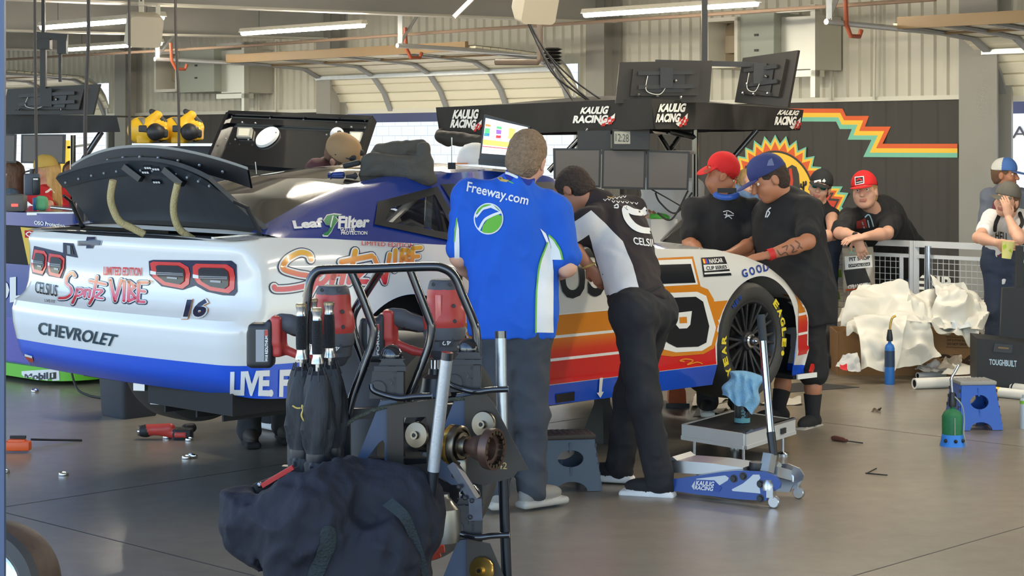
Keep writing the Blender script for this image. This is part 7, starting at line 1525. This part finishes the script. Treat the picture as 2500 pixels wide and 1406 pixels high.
A_, B_, C_ = W(1064, 262, YL), W(1590, 240, YK), W(1962, 268, YR); A2, B2, C2 = W(1072, 333, YL), W(1600, 315, YK), W(1955, 318, YR); D_ = A_+C_-B_; D2 = V3(D_.x, D_.y, (A2.z+C2.z)/2)
aw = thing('awning', 'black team awning with lettered valance over a cart of screens, behind the bonnet', 'awning', V3(B_.x, B_.y+1, 0))
for nm, (a, b, c, d) in (('valance', (A_, B_, B2, A2)), ('valance', (B_, C_, C2, B2)), ('valance', (C_, D_, D2, C2)), ('valance', (D_, A_, A2, D2))):
    z = MB(M_awn); z.ang = 60; cloth_face(z, a, b, c, d); q = (a+b+c+d)/4
    if a is A_ or a is B_:
        begin(z)
        for (k0, r0, fl) in (((((1106, 290), (1168, 290), (1172, 266), (1112, 268))), ((1101, 312), (1160, 312), (1166, 291), (1106, 291)), (1150, 292, 1178, 318)), (((1418, 278), (1484, 278), (1490, 258), (1424, 262)), ((1400, 301), (1484, 299), (1488, 280), (1404, 282)), (1462, 276, 1503, 305)), (((1604, 274), (1668, 274), (1674, 252), (1610, 254)), ((1598, 299), (1654, 299), (1660, 277), (1602, 278)), (1648, 276, 1678, 308)), (((1894, 280), (1944, 282), (1950, 270), (1902, 268)), ((1888, 305), (1938, 306), (1943, 284), (1892, 284)), (1926, 286, 1954, 315))):
            if (k0[0][0] < 1590) != (a is A_): continue
            x0, y0, x1, y1 = fl; art(z, M_whp, [(x0, y1-6), (x0+8, y1-10), (x1-6, y0+6), (x1, y0), (x1-2, y0+18), (x1-10, y1-4), (x0+6, y1)], .008, 10)
            for i in range(4):
                for j in range(3):
                    if (i+j) % 2 == 0: xx, yy = x0+6+(x1-x0-8)*i/4+j*1.5, y0+8+(y1-y0-12)*j/3+(3-i)*2; art(z, M_flag, [(xx, yy), (xx+(x1-x0)/4.6, yy-1.5), (xx+(x1-x0)/4.6-1, yy+(y1-y0)/4.2-1.5), (xx-1, yy+(y1-y0)/4.2)], .011, 10)
            arttext(z, M_whp, 'KAULIG', list(k0), .014, bold=.05); arttext(z, M_whp, 'RACING', list(r0), .014, bold=.05)
    build(nm, z, aw)
z = MB(M_awn); z.sheet(lambda u, v: (A_*(1-u)+B_*u)*(1-v)+(D_*(1-u)+C_*u)*v+ZV*(.10*math.sin(math.pi*u)*math.sin(math.pi*v)), 16, 16); build('canopy_top', z, aw)
S = Solid(.03).use(M_awn); S.cone(W(1078, 335, 15.9), W(1170, 345, 15.6), .055, .06); S.cone(W(1075, 328, 16.0), W(1095, 345, 15.9), .05, .05); S.noise = lambda X: .012*vnoise(X, 14); build('rolled_side', S.mesh(.012), aw)
z = MB(M_gloss)
for a, b in (((1436, 315, 14.9), (1340, 418, 14.9)), ((1848, 318, 15.4), (1775, 402, 15.4))): z.cyl(W(*a), W(*b), .022, n=12); build('strut', z, aw); z = MB(M_gloss)
for px, Yq in ((1697, 15.1), (1420, 15.6)): p = W(px, 330, Yq); z.cyl(V3(p.x, p.y, 0), p+ZV*.25, .025, n=12)
z.tube([W(1697, 335, 15.1), W(1640, 322, 15.0), W(1600, 318, 15.3)], .025, 10); z.tube([W(1610, 330, 15.1), W(1632, 365, 15.1)], .02, 8); z.tube([W(1662, 330, 15.1), W(1636, 366, 15.1)], .02, 8); z.bar(W(1400, 372, 15.1), W(1700, 372, 15.05), .03, .03)
build('frame', z, aw, smooth=False)
kart = MB(mat('dark cart body', (46, 46, 50), .45)); p = W(1560, 600, 15.4); kart.box(V3(p.x, 15.55, .47), (1.1, .8, .94), .1, .01); kart.use(mat('pale work top', (170, 168, 164), .5)); kart.box(V3(p.x, 15.55, .955), (1.16, .86, .03), .1, .005); cart2 = build('service_cart', kart, None, 'dark service cart with pale top under the black team awning', 'cart')
def panel(c, label, m=M_scr, Yq=14.85, grp='row of flat screens under the awning', name='flat_screen', bz=.012):
    P = [W(x, y, Yq) for x, y in c]; fr = frame((P[0]+P[1]+P[2]+P[3])/4, P[1]-P[0], z=(P[1]-P[0]).cross(P[0]-P[3])); iv = fr.inverted(); q = [tuple((iv @ p)[:2]) for p in P]
    if fr.to_3x3().col[2].y > 0: s_ = 1
    else: s_ = -1
    t = thing(name, label, 'screen', V3(fr.translation.x, fr.translation.y, fr.translation.z), 0, grp); z = MB(M_bez); z.prism(q, fr, .035); build('casing', z, t, smooth=False)
    z = MB(m); cx = sum(a[0] for a in q)/4; cy = sum(a[1] for a in q)/4; qq = [(cx+(a[0]-cx)*(1-bz*8), cy+(a[1]-cy)*(1-bz*9)) for a in q]; z.prism(qq, fr @ Matrix.Translation((0, 0, (.019 if fr.to_3x3().col[2].y < 0 else -.019))), .004); build('display', z, t, smooth=False); return t, fr, q
panel([(1350, 362), (1468, 362), (1466, 458), (1352, 452)], 'leftmost of the three grey flat screens under the awning'); panel([(1470, 362), (1577, 364), (1575, 463), (1468, 460)], 'middle one of the three grey flat screens under the awning'); panel([(1579, 366), (1684, 370), (1680, 464), (1578, 463)], 'rightmost of the three grey flat screens under the awning')
z = MB(M_bez); Yq = 14.75; z.box((W(1540, 340, Yq)+W(1540, 340, Yq+.1))/2, (.29, .1, .17), None, .005); z.box(W(1450, 342, Yq+.1), (.26, .05, .15)); z.use(mat('liquid crystal grey', (168, 164, 150), .4)); z.box(W(1519, 336, Yq-.002), (.125, .006, .098)); z.use(M_blkp); fq = frame(W(1519, 336, Yq-.008), (1, 0, 0), ZV); ptext(z, M_blkp, '12:28', [(1503, 345), (1535, 347), (1535, 328), (1503, 326)], fq, 0); build('wall_clock', z, None, 'digital clock reading 12:28 above the middle grey flat screen', 'clock', smooth=False)
# screens hung above the awning, seen from behind
def tv(c, label, Yq):
    P = [W(x, y, Yq+d) for x, y, d in c]; fr = frame((P[0]+P[1]+P[2]+P[3])/4, P[1]-P[0], z=(P[1]-P[0]).cross(P[0]-P[3])); iv = fr.inverted(); q = [tuple((iv @ p)[:2]) for p in P]; sg = -1 if fr.to_3x3().col[2].y > 0 else 1
    t = thing('hung_screen', label, 'screen', fr.translation, 0, 'screens hung above the awning'); z = MB(M_tvb); z.prism(q, fr, .03); z.prism([(a*.72, b*.66) for a, b in q], fr @ Matrix.Translation((0, 0, sg*.03)), .05); z.use(M_bez); z.prism([(a*.40, b*.5) for a, b in q], fr @ Matrix.Translation((0, 0, sg*.055)), .03); build('casing', z, t, smooth=False)
    z = MB(M_iron); w_ = abs(q[1][0]-q[0][0]); h_ = abs(q[0][1]-q[3][1])
    for yy in (.22, -.12): z.bar(fr @ V3(-w_*.3, yy*h_, sg*.08), fr @ V3(w_*.3, yy*h_, sg*.08), .02, .03)
    z.box(fr @ V3(0, .1*h_, sg*.09), (.10, .03, .16)); build('bracket', z, t, smooth=False)
    z = MB(M_chr)
    for a, b in ((-.3, -.3), (-.1, -.35), (.1, .02), (.15, -.38), (-.22, -.1)): z.sph(fr @ V3(a*w_, b*h_, sg*.09), .014, 8)
    build('connectors', z, t); z = MB(M_wht); z.tube(spline([fr @ V3(-.2*w_, .15*h_, sg*.09), fr @ V3(-.22*w_, -.2*h_, sg*.1), fr @ V3(-.08*w_, -.3*h_, sg*.1), fr @ V3(0, -.1*h_, sg*.09)], 6), .0028, 6); build('white_cable', z, t); return t
tv([(1512, 152, 0), (1738, 148, .1), (1731, 250, .1), (1502, 252, 0)], 'hung screen seen from behind, left of the ceiling pole', 14.7); tv([(1816, 142, .35), (1951, 123, 0), (1926, 262, 0), (1796, 250, .35)], 'hung screen seen from behind, right of the ceiling pole and tilted', 14.7)
z = MB(M_iron); z.bar(W(1720, -30, 14.9), W(1720, 165, 14.9), .045, .045); z.bar(W(1600, 152, 14.9), W(1850, 158, 14.95), .05, .04); build('ceiling_pole', z, None, 'dark pole from the ceiling carrying the two hung screens', 'pole', smooth=False)
z = MB(M_awn); z.tube(spline([W(1690, 470, 15.0), W(1650, 520, 15.0), W(1612, 495, 15.0), W(1600, 470, 15.0)], 8), .008, 6); z.tube(spline([W(1680, 465, 14.95), W(1640, 535, 14.95), W(1605, 520, 15)], 8), .008, 6); z.tube(spline([W(1590, 462, 15.0), W(1640, 490, 15.0), W(1690, 520, 15.0)], 6), .006, 6); build('cable', z, None, 'black cables looping under the grey flat screens', 'cable')
z = MB(mat('pale carton', (206, 202, 196), .7)); p = W(1616, 580, 15.35); z.box(V3(p.x, 15.35, 1.07), (.22, .2, .2), .1, .004); build('carton', z, None, 'pale carton on the service cart under the green rag', 'box')
S = Solid(.02).use(mat('bright green cloth', (90, 180, 70), .8)); S.ell(V3(p.x-.03, 15.33, 1.185), (.07, .06, .03)); S.ell(V3(p.x+.03, 15.32, 1.18), (.04, .05, .025)); S.noise = lambda X: .01*vnoise(X, 24); z = S.mesh(.008); build('green_rag', z, None, 'bright green rag lying on the pale carton beside the cables', 'rag')
t = thing('open_laptop', 'open laptop with dark screen beside the person in the red cap', 'laptop', W(1650, 590, 13.2)); z = MB(M_bez); z.add(Vq := [W(1616, 590, 13.0), W(1686, 598, 12.9), W(1690, 532, 13.1), W(1672, 530, 13.2)]+[p+V3(.0, .02, 0) for p in [W(1616, 590, 13.0), W(1686, 598, 12.9), W(1690, 532, 13.1), W(1672, 530, 13.2)]], [(0, 1, 2, 3), (7, 6, 5, 4)]+[(i, (i+1) % 4, 4+(i+1) % 4, 4+i) for i in range(4)]); z.use(M_alu); z.bar(W(1614, 588, 12.98), W(1671, 529, 13.18), .012, .012); build('display', z, t, smooth=False)
# laptop on the roof
P = [W(1182, 279, 10.25), W(1294, 309, 10.05), W(1279, 412, 10.05), W(1168, 402, 10.25)]
fr = frame((P[0]+P[1]+P[2]+P[3])/4, P[1]-P[0], z=-(P[1]-P[0]).cross(P[3]-P[0])); 
if fr.to_3x3().col[2].y > 0: fr = frame(fr.translation, P[1]-P[0], z=(P[1]-P[0]).cross(P[3]-P[0]))
t = thing('laptop', 'open laptop with lit timing screen standing on the car roof', 'laptop', V3(fr.translation.x, fr.translation.y, P[3].z)); iv = fr.inverted(); q = [tuple((iv @ p)[:2]) for p in P]; z = MB(M_bez); z.prism(q, fr @ Matrix.Translation((0, 0, -.008)), .014); build('lid', z, t, smooth=False)
M_lcd = mat('lit screen', (226, 228, 232), .3, emit=1.1); z = MB(M_lcd); z.fixn = False
def scr(m, pts, off=.001): z.use(m); z.add(Pv(fr, pts, off), [tuple(range(len(pts)))])
scr(M_lcd, [(1186, 288), (1289, 311), (1282, 382), (1176, 374)])
for m_, c_ in ((mat('screen green', (80, 200, 110), .4, emit=.8), [(1185, 312), (1197, 314), (1195, 332), (1183, 331)]), (mat('screen blue', (50, 80, 200), .4, emit=.8), [(1183, 325), (1196, 326), (1195, 333), (1182, 332)]), (mat('screen red', (200, 40, 50), .4, emit=.8), [(1212, 330), (1224, 331), (1223, 338), (1211, 337)]), (mat('screen purple', (140, 90, 190), .4, emit=.8), [(1212, 316), (1225, 318), (1224, 328), (1212, 327)]), (MATS['screen green'], [(1213, 308), (1226, 310), (1225, 316), (1213, 314)]), (mat('screen yellow', (220, 208, 90), .4, emit=.8), [(1243, 312), (1259, 315), (1256, 341), (1241, 339)]), (MATS['screen yellow'], [(1180, 340), (1262, 349), (1260, 362), (1179, 353)]), (mat('screen orange', (230, 130, 60), .4, emit=.8), [(1186, 302), (1199, 305), (1198, 310), (1185, 308)]), (MATS['screen red'], [(1178, 356), (1245, 363), (1245, 365), (1178, 358)]), (MATS['screen green'], [(1276, 314), (1283, 315), (1282, 319), (1275, 318)])): scr(m_, c_, .0025)
build('screen', z, t, smooth=False)
z = MB(M_bez); bq = [P[3], P[2], P[2]+V3(.12, .20, .0), P[3]+V3(.12, .20, .0)]; zz = P[2].z-.0; z.add([V3(p.x, p.y, 1.668) for p in bq]+[V3(p.x, p.y, 1.688) for p in bq], [(3, 2, 1, 0), (4, 5, 6, 7)]+[(i, (i+1) % 4, 4+(i+1) % 4, 4+i) for i in range(4)]); build('base', z, t, smooth=False)
z = MB(mat('white cap cloth', (224, 220, 214), .8)); c = W(1160, 404, 10.75); c.z = 1.655; z.lathe([(.105, 0), (.104, .03), (.092, .075), (.06, .11), (.02, .122), (0, .123)], c, ZV, 28); z.use(mat('orange cap brim', (210, 130, 70), .7)); z.prism([(.11*math.cos(a)-.02, .10*math.sin(a)) for a in [math.pi*i/12 for i in range(13)]], frame(c+V3(-.03, -.06, .004), (-.3, -1, 0), (-1, .3, 0)), .008); z.use(M_blkp); z.box(c+V3(.06, -.09, .05), (.016, .006, .03)); build('resting_cap', z, None, 'white cap with orange brim on the roof behind the laptop', 'cap')
# cloth cover on the roof and its bracket
S = Solid(.04).use(mat('olive grey cover', (78, 74, 66), .85, var=.1, vs=8, bump=.4, bs=30)); w = lambda x, y, d=0: W(x, y, 9.75+d)
S.rbox(w(970, 408, .1), (.30, .30, .13), Matrix.Rotation(.08, 3, 'Y'), .04); S.cone(w(1035, 362), w(1045, 430), .035, .04); S.cone(w(930, 372, .1), w(1030, 358, .1), .05, .04); S.cone(w(895, 392), w(885, 440), .03, .03); S.cone(w(1030, 430), w(1058, 440), .03, .02)
S.noise = lambda X: .010*(np.abs(vnoise(X@WB, 10))*1.3+.6*np.abs(vnoise(X@WB+3, 22))-.5); build('cloth_cover', S.mesh(.008), None, 'olive grey cloth cover over a block on the back of the car roof', 'cover')
z = MB(M_blk); z.bar(W(838, 406, 9.75), W(880, 396, 9.75), .05, .03, bev=.01); z.bar(W(862, 425, 9.72), W(880, 448, 9.72), .04, .03); z.bar(W(845, 432, 9.72), W(872, 428, 9.72), .05, .02); z.use(mat('blue anodised bar', (40, 56, 110), .25, .6)); z.bar(W(800, 427, 9.75), W(842, 424, 9.75), .04, .03, bev=.012); z.use(M_chr); z.sph(W(807, 424, 9.72), .007, 8); z.sph(W(884, 444, 9.68), .009, 8); build('roof_bracket', z, None, 'black and blue bracket beside the cloth cover at the top of the rear window', 'bracket')
# tall pit box with lid, blowers on top
p0, p1 = W(330, 352, 13.9), W(560, 352, 13.9); z = MB(M_satin); z.box(V3((p0.x+p1.x)/2, 14.0, .885), (p1.x-p0.x, .38, 1.77), None, .01); z.use(M_alu); z.bar(V3(p0.x, 13.79, 1.77), V3(p1.x, 13.79, 1.77), .02, .02); build('pit_box', z, None, 'tall black pit box with bright edge, carrying the two yellow blowers', 'pit box')
M_dw = mat('yellow tool plastic', (232, 178, 36), .45)
def blower(px, label):
    t = thing('blower', label, 'blower', W(px, 347, 13.9), 0, 'yellow blowers on the pit box'); w = lambda x, y, d=0: W(px+x, y, 13.9+d)
    S = Solid(.012).use(M_dw); S.cone(w(-28, 318, .05), w(-8, 322, .0), .10, .085, k=.02); S.cone(w(-5, 300), w(12, 282), .05, .035); S.rbox(w(28, 325, -.05), (.07, .12, .10), None, .012); S.rbox(w(-18, 343), (.10, .12, .05), None, .01); S.cone(w(10, 300), w(30, 310), .03, .04); S.use(M_toolblk); S.cone(w(8, 322, -.10), w(12, 322, -.12), .065, .055); S.cone(w(14, 282), w(34, 300), .020, .018); S.cone(w(-2, 272), w(16, 280), .020, .02); S.rbox(w(-24, 314, -.10), (.06, .02, .05), None, .005); S.rbox(w(33, 326, -.115), (.03, .02, .05), None, .004); S.cone(w(20, 342), w(34, 338), .015, .012); build('blower_body', S.mesh(.007), t)
    z = MB(mat('grey mesh intake', (120, 116, 104), .6)); z.lathe([(.0, 0), (.085, 0), (.09, .01), (.09, .05), (.07, .06)], w(-34, 316, .0), V3(.8, .6, 0), 28); build('intake', z, t); return t
blower(372, 'yellow and black blower on the pit box, left of the pair'); blower(455, 'yellow and black blower on the pit box, right of the pair')
P = [W(562, 286, 13.4), W(912, 300, 12.6), W(872, 432, 12.3), W(520, 400, 13.1)]; fr = frame((P[0]+P[1]+P[2]+P[3])/4, P[1]-P[0], z=(P[1]-P[0]).cross(P[0]-P[3])); sg = 1 if fr.to_3x3().col[2].y < 0 else -1; iv = fr.inverted(); q = [tuple((iv @ p)[:2]) for p in P]
t = thing('black_hatch', 'large tilted black panel with white disc and small camera dome behind the car roof', 'panel', V3(fr.translation.x, fr.translation.y, 0)); z = MB(mat('gloss black panel', (17, 18, 21), .2, coat=.6)); z.prism(q, fr, .05)
a, b, c, d = [fr @ V3(x, y, sg*.025) for x, y in q]; n_ = fr.to_3x3().col[2]*sg
for u, v in ((a, b), (a, d), (b, c)): z.bar(u+n_*.02+(c-a).normalized()*.03, v+n_*.02+(c-a).normalized()*.03 if v is b else v+n_*.02, .03, .05, up=n_)
z.bar(a*.86+d*.14+n_*.012, b*.86+c*.14+n_*.012, .06, .02, up=n_); build('panel', z, t, smooth=False)
def onp(px, py, o=.03): return Pv(fr, [(px, py)], sg*o)[0]
z = MB(mat('white plastic disc', (222, 220, 216), .45)); c_ = onp(659, 343); z.lathe([(0, .022), (.03, .022), (.085, .018), (.092, .006), (.092, 0)], c_, n_, 36); build('disc', z, t)
z = MB(MATS['white plastic disc']); c_ = onp(832, 340); z.sph(c_+n_*.02, .048, 20); z.use(M_bez); z.sph(c_+n_*.045+V3(.018, 0, -.012), .032, 16); build('camera_dome', z, t)
for (x0, y0, x1, y1) in ((586, 322, 624, 346), (860, 333, 894, 358)):
    z = MB(mat('grey lamp box', (150, 146, 136), .4)); P_ = [onp(x0+3, y0), onp(x1, y0+1), onp(x1-4, y1), onp(x0, y1-1)]; z.loft([[p for p in P_], [p+n_*.02 for p in P_]]); z.use(mat('lamp diffuser', (206, 200, 180), .4)); m_ = sum(P_, Vector())/4; z.add([m_+(p-m_)*.75+n_*.021 for p in P_], [(0, 1, 2, 3)]); build('lamp', z, t, smooth=False)
z = MB(M_alu)
for x, y in ((575, 296), (668, 300), (750, 304), (830, 310), (900, 306), (600, 310), (632, 312), (560, 350), (683, 335), (806, 341), (866, 322), (900, 324), (583, 352), (615, 353)): z.sph(onp(x, y, .05), .007, 8)
build('screws', z, t)
z = MB(M_satin); p = W(700, 410, 12.9); z.box(V3(p.x, 13.2, .76), (.8, .6, 1.52), AH*0, .01); build('tool_chest', z, None, 'black tool chest below the tilted black panel', 'tool chest')
z = MB(M_pane); z.add([W(575, 405, 9.35), W(626, 398, 9.35), W(630, 425, 9.35)], [(0, 1, 2)]); z.use(M_alu); z.cyl(W(623, 395, 9.3), W(626, 425, 9.3), .003, n=5); build('spoiler_end', z, car)
# ---- left: other car, awning, screens
M_purp = mat('purple paint', (70, 60, 160), .25, coat=.4); M_grn = mat('lime green splitter', (104, 190, 50), .4); M_yc = mat('yellow panel', (226, 184, 40), .4)
o2 = thing('far_race_car', 'blue and purple race car with lime green splitter at the left edge', 'race car', W(-60, 900, 14.6)*1); o2.location.z = 0; ROOT[o2.name] = Matrix.Translation(-Vector(o2.location)); cq = G(150, 945); ctr = cq-UV*0+VV*1.0+UV*1.3
FC = frame(V3(ctr.x, ctr.y, 0), UV, VV)
def layer(m, z0, z1, g=0, nm='body', bev=None):
    z = MB(m); R_ = rrect(-1.30-g, -.98-g, .6+g, .98+g, .30); z.loft([[FC @ V3(x, y, zz) for x, y in R_] for zz in (z0, z1)]); return z
z = layer(M_grn, .035, .13, .05)
z.use(M_whp); f2 = frame(W(100, 920, GY(945)-.02), V3(1, -.15, 0), ZV); begin(z); art(z, M_whp, [(54, 906), (144, 900), (146, 928), (54, 938)], .006, 10); arttext(z, M_navy2, 'Mobil', [(62, 930), (118, 925), (118, 908), (62, 913)], .009, bold=.04); art(z, M_blkp, [(122, 910), (138, 908), (138, 924), (122, 926)], .009); art(z, M_whp, [(127, 911), (131, 911), (131, 921), (127, 922)], .011); build('splitter', z, o2)
z = layer(M_purp, .13, .46, .0); build('lower_body', z, o2); z = layer(M_blue, .46, .87, -.01); begin(z); arttext(z, M_whp, 'OL', [(-40, 748), (64, 734), (64, 672), (-40, 684)], .006, bold=.05); build('middle_body', z, o2)
z = layer(M_dark, .87, 1.16, -.05); begin(z); art(z, M_yc, [(50, 548), (92, 552), (96, 650), (72, 652)], .006, 10); art(z, C_red, [(62, 562), (86, 563), (86, 581), (63, 580)], .009); artstroke(z, M_whp, [(66, 571), (74, 566), (83, 571), (74, 577), (66, 571)], 2.5, .012); build('grille', z, o2)
z = layer(M_blue, 1.16, 1.26, -.03); begin(z); arttext(z, M_whp, 'OSO Protection', [(85, 548), (158, 556), (158, 546), (85, 538)], .006, bold=.03); build('upper_body', z, o2)
tz = 1.262
def boxthing(name, px, py, Yq, d, m, label, cat, z0=tz, bev=.01):
    k = MB(m); p = W(px, py, Yq); k.box(V3(p.x, p.y, z0+d[2]/2), d, .2, bev); return build(name, k, None, label, cat)
z = MB(mat('grey instrument', (90, 88, 84), .5)); p = W(38, 512, 14.4); z.box(V3(p.x, p.y, tz+.065), (.15, .2, .13), .1, .01); z.use(mat('red digits', (230, 60, 50), .4, emit=2)); z.box(V3(p.x+.02, p.y-.103, tz+.05), (.05, .004, .02), .1); build('instrument_box', z, None, 'grey instrument box with red digits on the far race car', 'instrument')
S = Solid(.02).use(mat('pale green cloth', (108, 180, 128), .85)); p = W(102, 500, 14.5); S.rbox(V3(p.x, p.y, tz+.06), (.09, .1, .11), None, .03); S.noise = lambda X: .01*vnoise(X, 18); build('green_cloth', S.mesh(.01), None, 'crumpled pale green cloth on the far race car', 'cloth')
boxthing('blue_tin', 86, 500, 14.6, (.035, .05, .10), mat('blue tin', (50, 130, 190), .4), 'small blue tin beside the pale green cloth', 'tin'); z = MB(M_chr); z.cyl(W(125, 506, 14.2), W(186, 512, 14.1), .012, n=10); build('metal_bar', z, None, 'bright metal bar lying on the far race car', 'bar')
z = MB(M_alu); z.box(W(110, 520, 14.2)+V3(.1, 0, .0), (.45, .25, .02), .2); build('metal_tray', z, None, 'thin metal tray on the far race car below the bright bar', 'tray')
S = Solid(.03).use(mat('black pouch', (34, 34, 36), .8)); p = W(215, 520, 13.8); S.rbox(V3(p.x, p.y, 1.30), (.14, .2, .22), None, .05); S.use(mat('pink red cloth', (222, 48, 78), .7)); S.ell(V3(p.x-.02, p.y, 1.44), (.05, .05, .03)); S.noise = lambda X: .008*vnoise(X, 16); build('tool_pouch', S.mesh(.01), None, 'black pouch with pink-red cloth on top, left of the boot lid', 'pouch')
# left awning and screens
t = thing('awning', 'black awning at the far left above two grey flat screens', 'awning', W(150, 300, 17)); z = MB(M_awn); a, b, c, d = W(-60, 280, 17.6), W(270, 284, 16.4), W(288, 292, 16.4), W(-60, 330, 17.6); cloth_face(z, W(-60, 278, 17.2), W(285, 282, 16.2), W(292, 322, 16.2), W(-60, 330, 17.2)); z.sheet(lambda u, v: W(-60, 278, 17.2)*(1-u)+W(285, 282, 16.2)*u+V3(.5, 1.6, 0)*v, 8, 8); build('valance', z, t)
z = MB(M_gloss); z.cyl(W(248, 322, 16.5), W(200, 395, 16.5), .025, n=10); z.cyl(W(178, 330, 16.6), V3(W(178, 0, 16.6).x, 16.6, 0), .025, n=10); z.bar(W(165, 360, 16.6), W(225, 352, 16.6), .02, .02); z.cyl(W(185, 480, 16.5), W(240, 395, 16.5), .015, n=8); build('strut', z, t)
panel([(-20, 326), (40, 328), (38, 398), (-20, 396)], 'grey flat screen at the very left edge under the far awning', Yq=16.4, grp='flat screens under the far awning'); panel([(53, 328), (160, 328), (158, 400), (52, 398)], 'grey flat screen above the red-topped person at far left', Yq=16.4, grp='flat screens under the far awning')
tv([(20, 218, .2), (246, 205, 0), (228, 280, 0), (8, 280, .2)], 'hung screen seen from behind at the far left above the awning', 16.6)
z = MB(M_iron); z.bar(W(106, 100, 16.7), W(106, 235, 16.7), .05, .05); z.bar(W(147, 95, 16.75), W(147, 200, 16.75), .025, .025); z.bar(W(90, 86, 16.7), W(165, 92, 16.7), .05, .06); z.box(W(108, 108, 16.7), (.12, .1, .09)); z.box(W(153, 112, 16.7), (.08, .08, .14)); z.bar(W(106, 100, 16.7), W(106, -40, 16.7), .03, .03); build('ceiling_pole', z, None, 'dark ceiling pole and bracket at the far left above the hung screen', 'pole', smooth=False)
# hanging cords and box
M_cord = mat('dark hose', (64, 56, 52), .6)
for i, (pts, Yq, lb) in enumerate(((([(85, -40), (86, 150), (88, 300), (89, 425)]), 12.2, 'dark cord from the ceiling ending in a hanging box, leftmost of four'), (([(216, -40), (216, 90), (212, 190), (208, 300), (210, 545)]), 11.6, 'dark cord hanging left of the boot lid, second of four'), (([(315, -40), (316, 130), (316, 250), (317, 352)]), 13.5, 'dark cord hanging by the beige speaker, third of four'), (([(428, -40), (429, 60), (431, 130), (436, 240), (437, 360)]), 13.5, 'dark cord hanging in front of the small duct box, rightmost of four'))):
    z = MB(M_cord); z.tube(spline([W(x, y, Yq) for x, y in pts], 6), .010 if i != 1 else .012, 8); build('hanging_cable', z, None, lb, 'cord', 'cords hanging from the ceiling')
z = MB(mat('dark grey housing', (70, 76, 86), .5)); p = W(78, 450, 12.2); z.box(p, (.10, .09, .14), .3, .012); z.use(M_bez); z.box(p+V3(.035, -.03, -.01), (.05, .06, .11), .3, .008); z.use(M_wht); z.box(p+V3(.04, -.065, .035), (.03, .004, .01), .3); z.use(M_iron); z.cyl(p+ZV*.07, p+ZV*.1, .015, n=10); build('hanging_box', z, None, 'dark grey box hanging on the leftmost cord before the red-topped person', 'box')
# loudspeakers
M_spk = mat('beige loudspeaker', (190, 180, 160), .5)
def speaker(px, py, Yq, s_, label):
    t = thing('loudspeaker', label, 'loudspeaker', W(px, py, Yq)); c = W(px, py, Yq); z = MB(M_spk); R_ = Matrix.Rotation(.5, 3, 'Z') @ Matrix.Rotation(.35, 3, 'X')
    z.loft([[c+R_ @ V3(x*a, d_, y*b) for x, y in rrect(-1, -1, 1, 1, .25, 4)] for d_, a, b in ((-.12*s_, .13*s_, .12*s_), (-.02*s_, .13*s_, .13*s_), (.12*s_, .085*s_, .09*s_))]); build('cabinet', z, t); z = MB(M_spk); z.bar(c+ZV*.10*s_, c+ZV*.24*s_, .04, .012); z.bar(c+V3(.13*s_, -.02, .02), c+V3(.13*s_, -.02, .17*s_), .035, .008); z.bar(c+V3(-.02, -.02, .17*s_), c+V3(.13*s_, -.02, .17*s_), .035, .008); z.use(M_iron); z.cyl(c+ZV*.2*s_, V3(c.x, c.y, 4.0), .01, n=8); build('bracket', z, t, smooth=False)
speaker(345, 68, 15.0, 1.05, 'beige loudspeaker hanging from the roof, between the two left tube lights'); speaker(1300, 5, 14.5, 1.15, 'beige loudspeaker cut by the top edge, above the cables')
for i, (pts, r_) in enumerate((([(1262, -20), (1290, 60), (1325, 130), (1368, 200), (1402, 250)], .007), ([(1275, 10), (1300, 70), (1335, 130), (1388, 200), (1450, 252)], .009), ([(1270, 0), (1295, 68), (1328, 140), (1360, 190), (1440, 248)], .009), ([(1280, 20), (1310, 90), (1345, 140), (1400, 195), (1470, 245)], .008))):
    z = MB(M_bez); z.tube(spline([W(x, y, 15.2) for x, y in pts], 8), r_, 6); build('drop_cable', z, None, ['thin black cable sagging leftmost from the roof to the awning', 'black cable dropping second from left to the awning', 'thick black cable dropping in the middle of the bundle to the awning', 'black cable dropping furthest right to the awning'][i], 'cable', 'cables dropping to the awning')
z = MB(M_cop); z.tube([W(1318, 30, 16), W(1318, 145, 16), W(1314, 152, 16), (W(1210, 152, 16.2))], .025, 8); build('drop_pipe', z, None, 'brown drop pipe turning under the open middle overhead door', 'pipe')
z = MB(M_fit); z.bar(W(1108, 42, 13), W(1160, -10, 13), .05, .03); build('roof_brace', z, None, 'pale diagonal brace at the top edge left of the beige loudspeaker', 'brace', smooth=False)
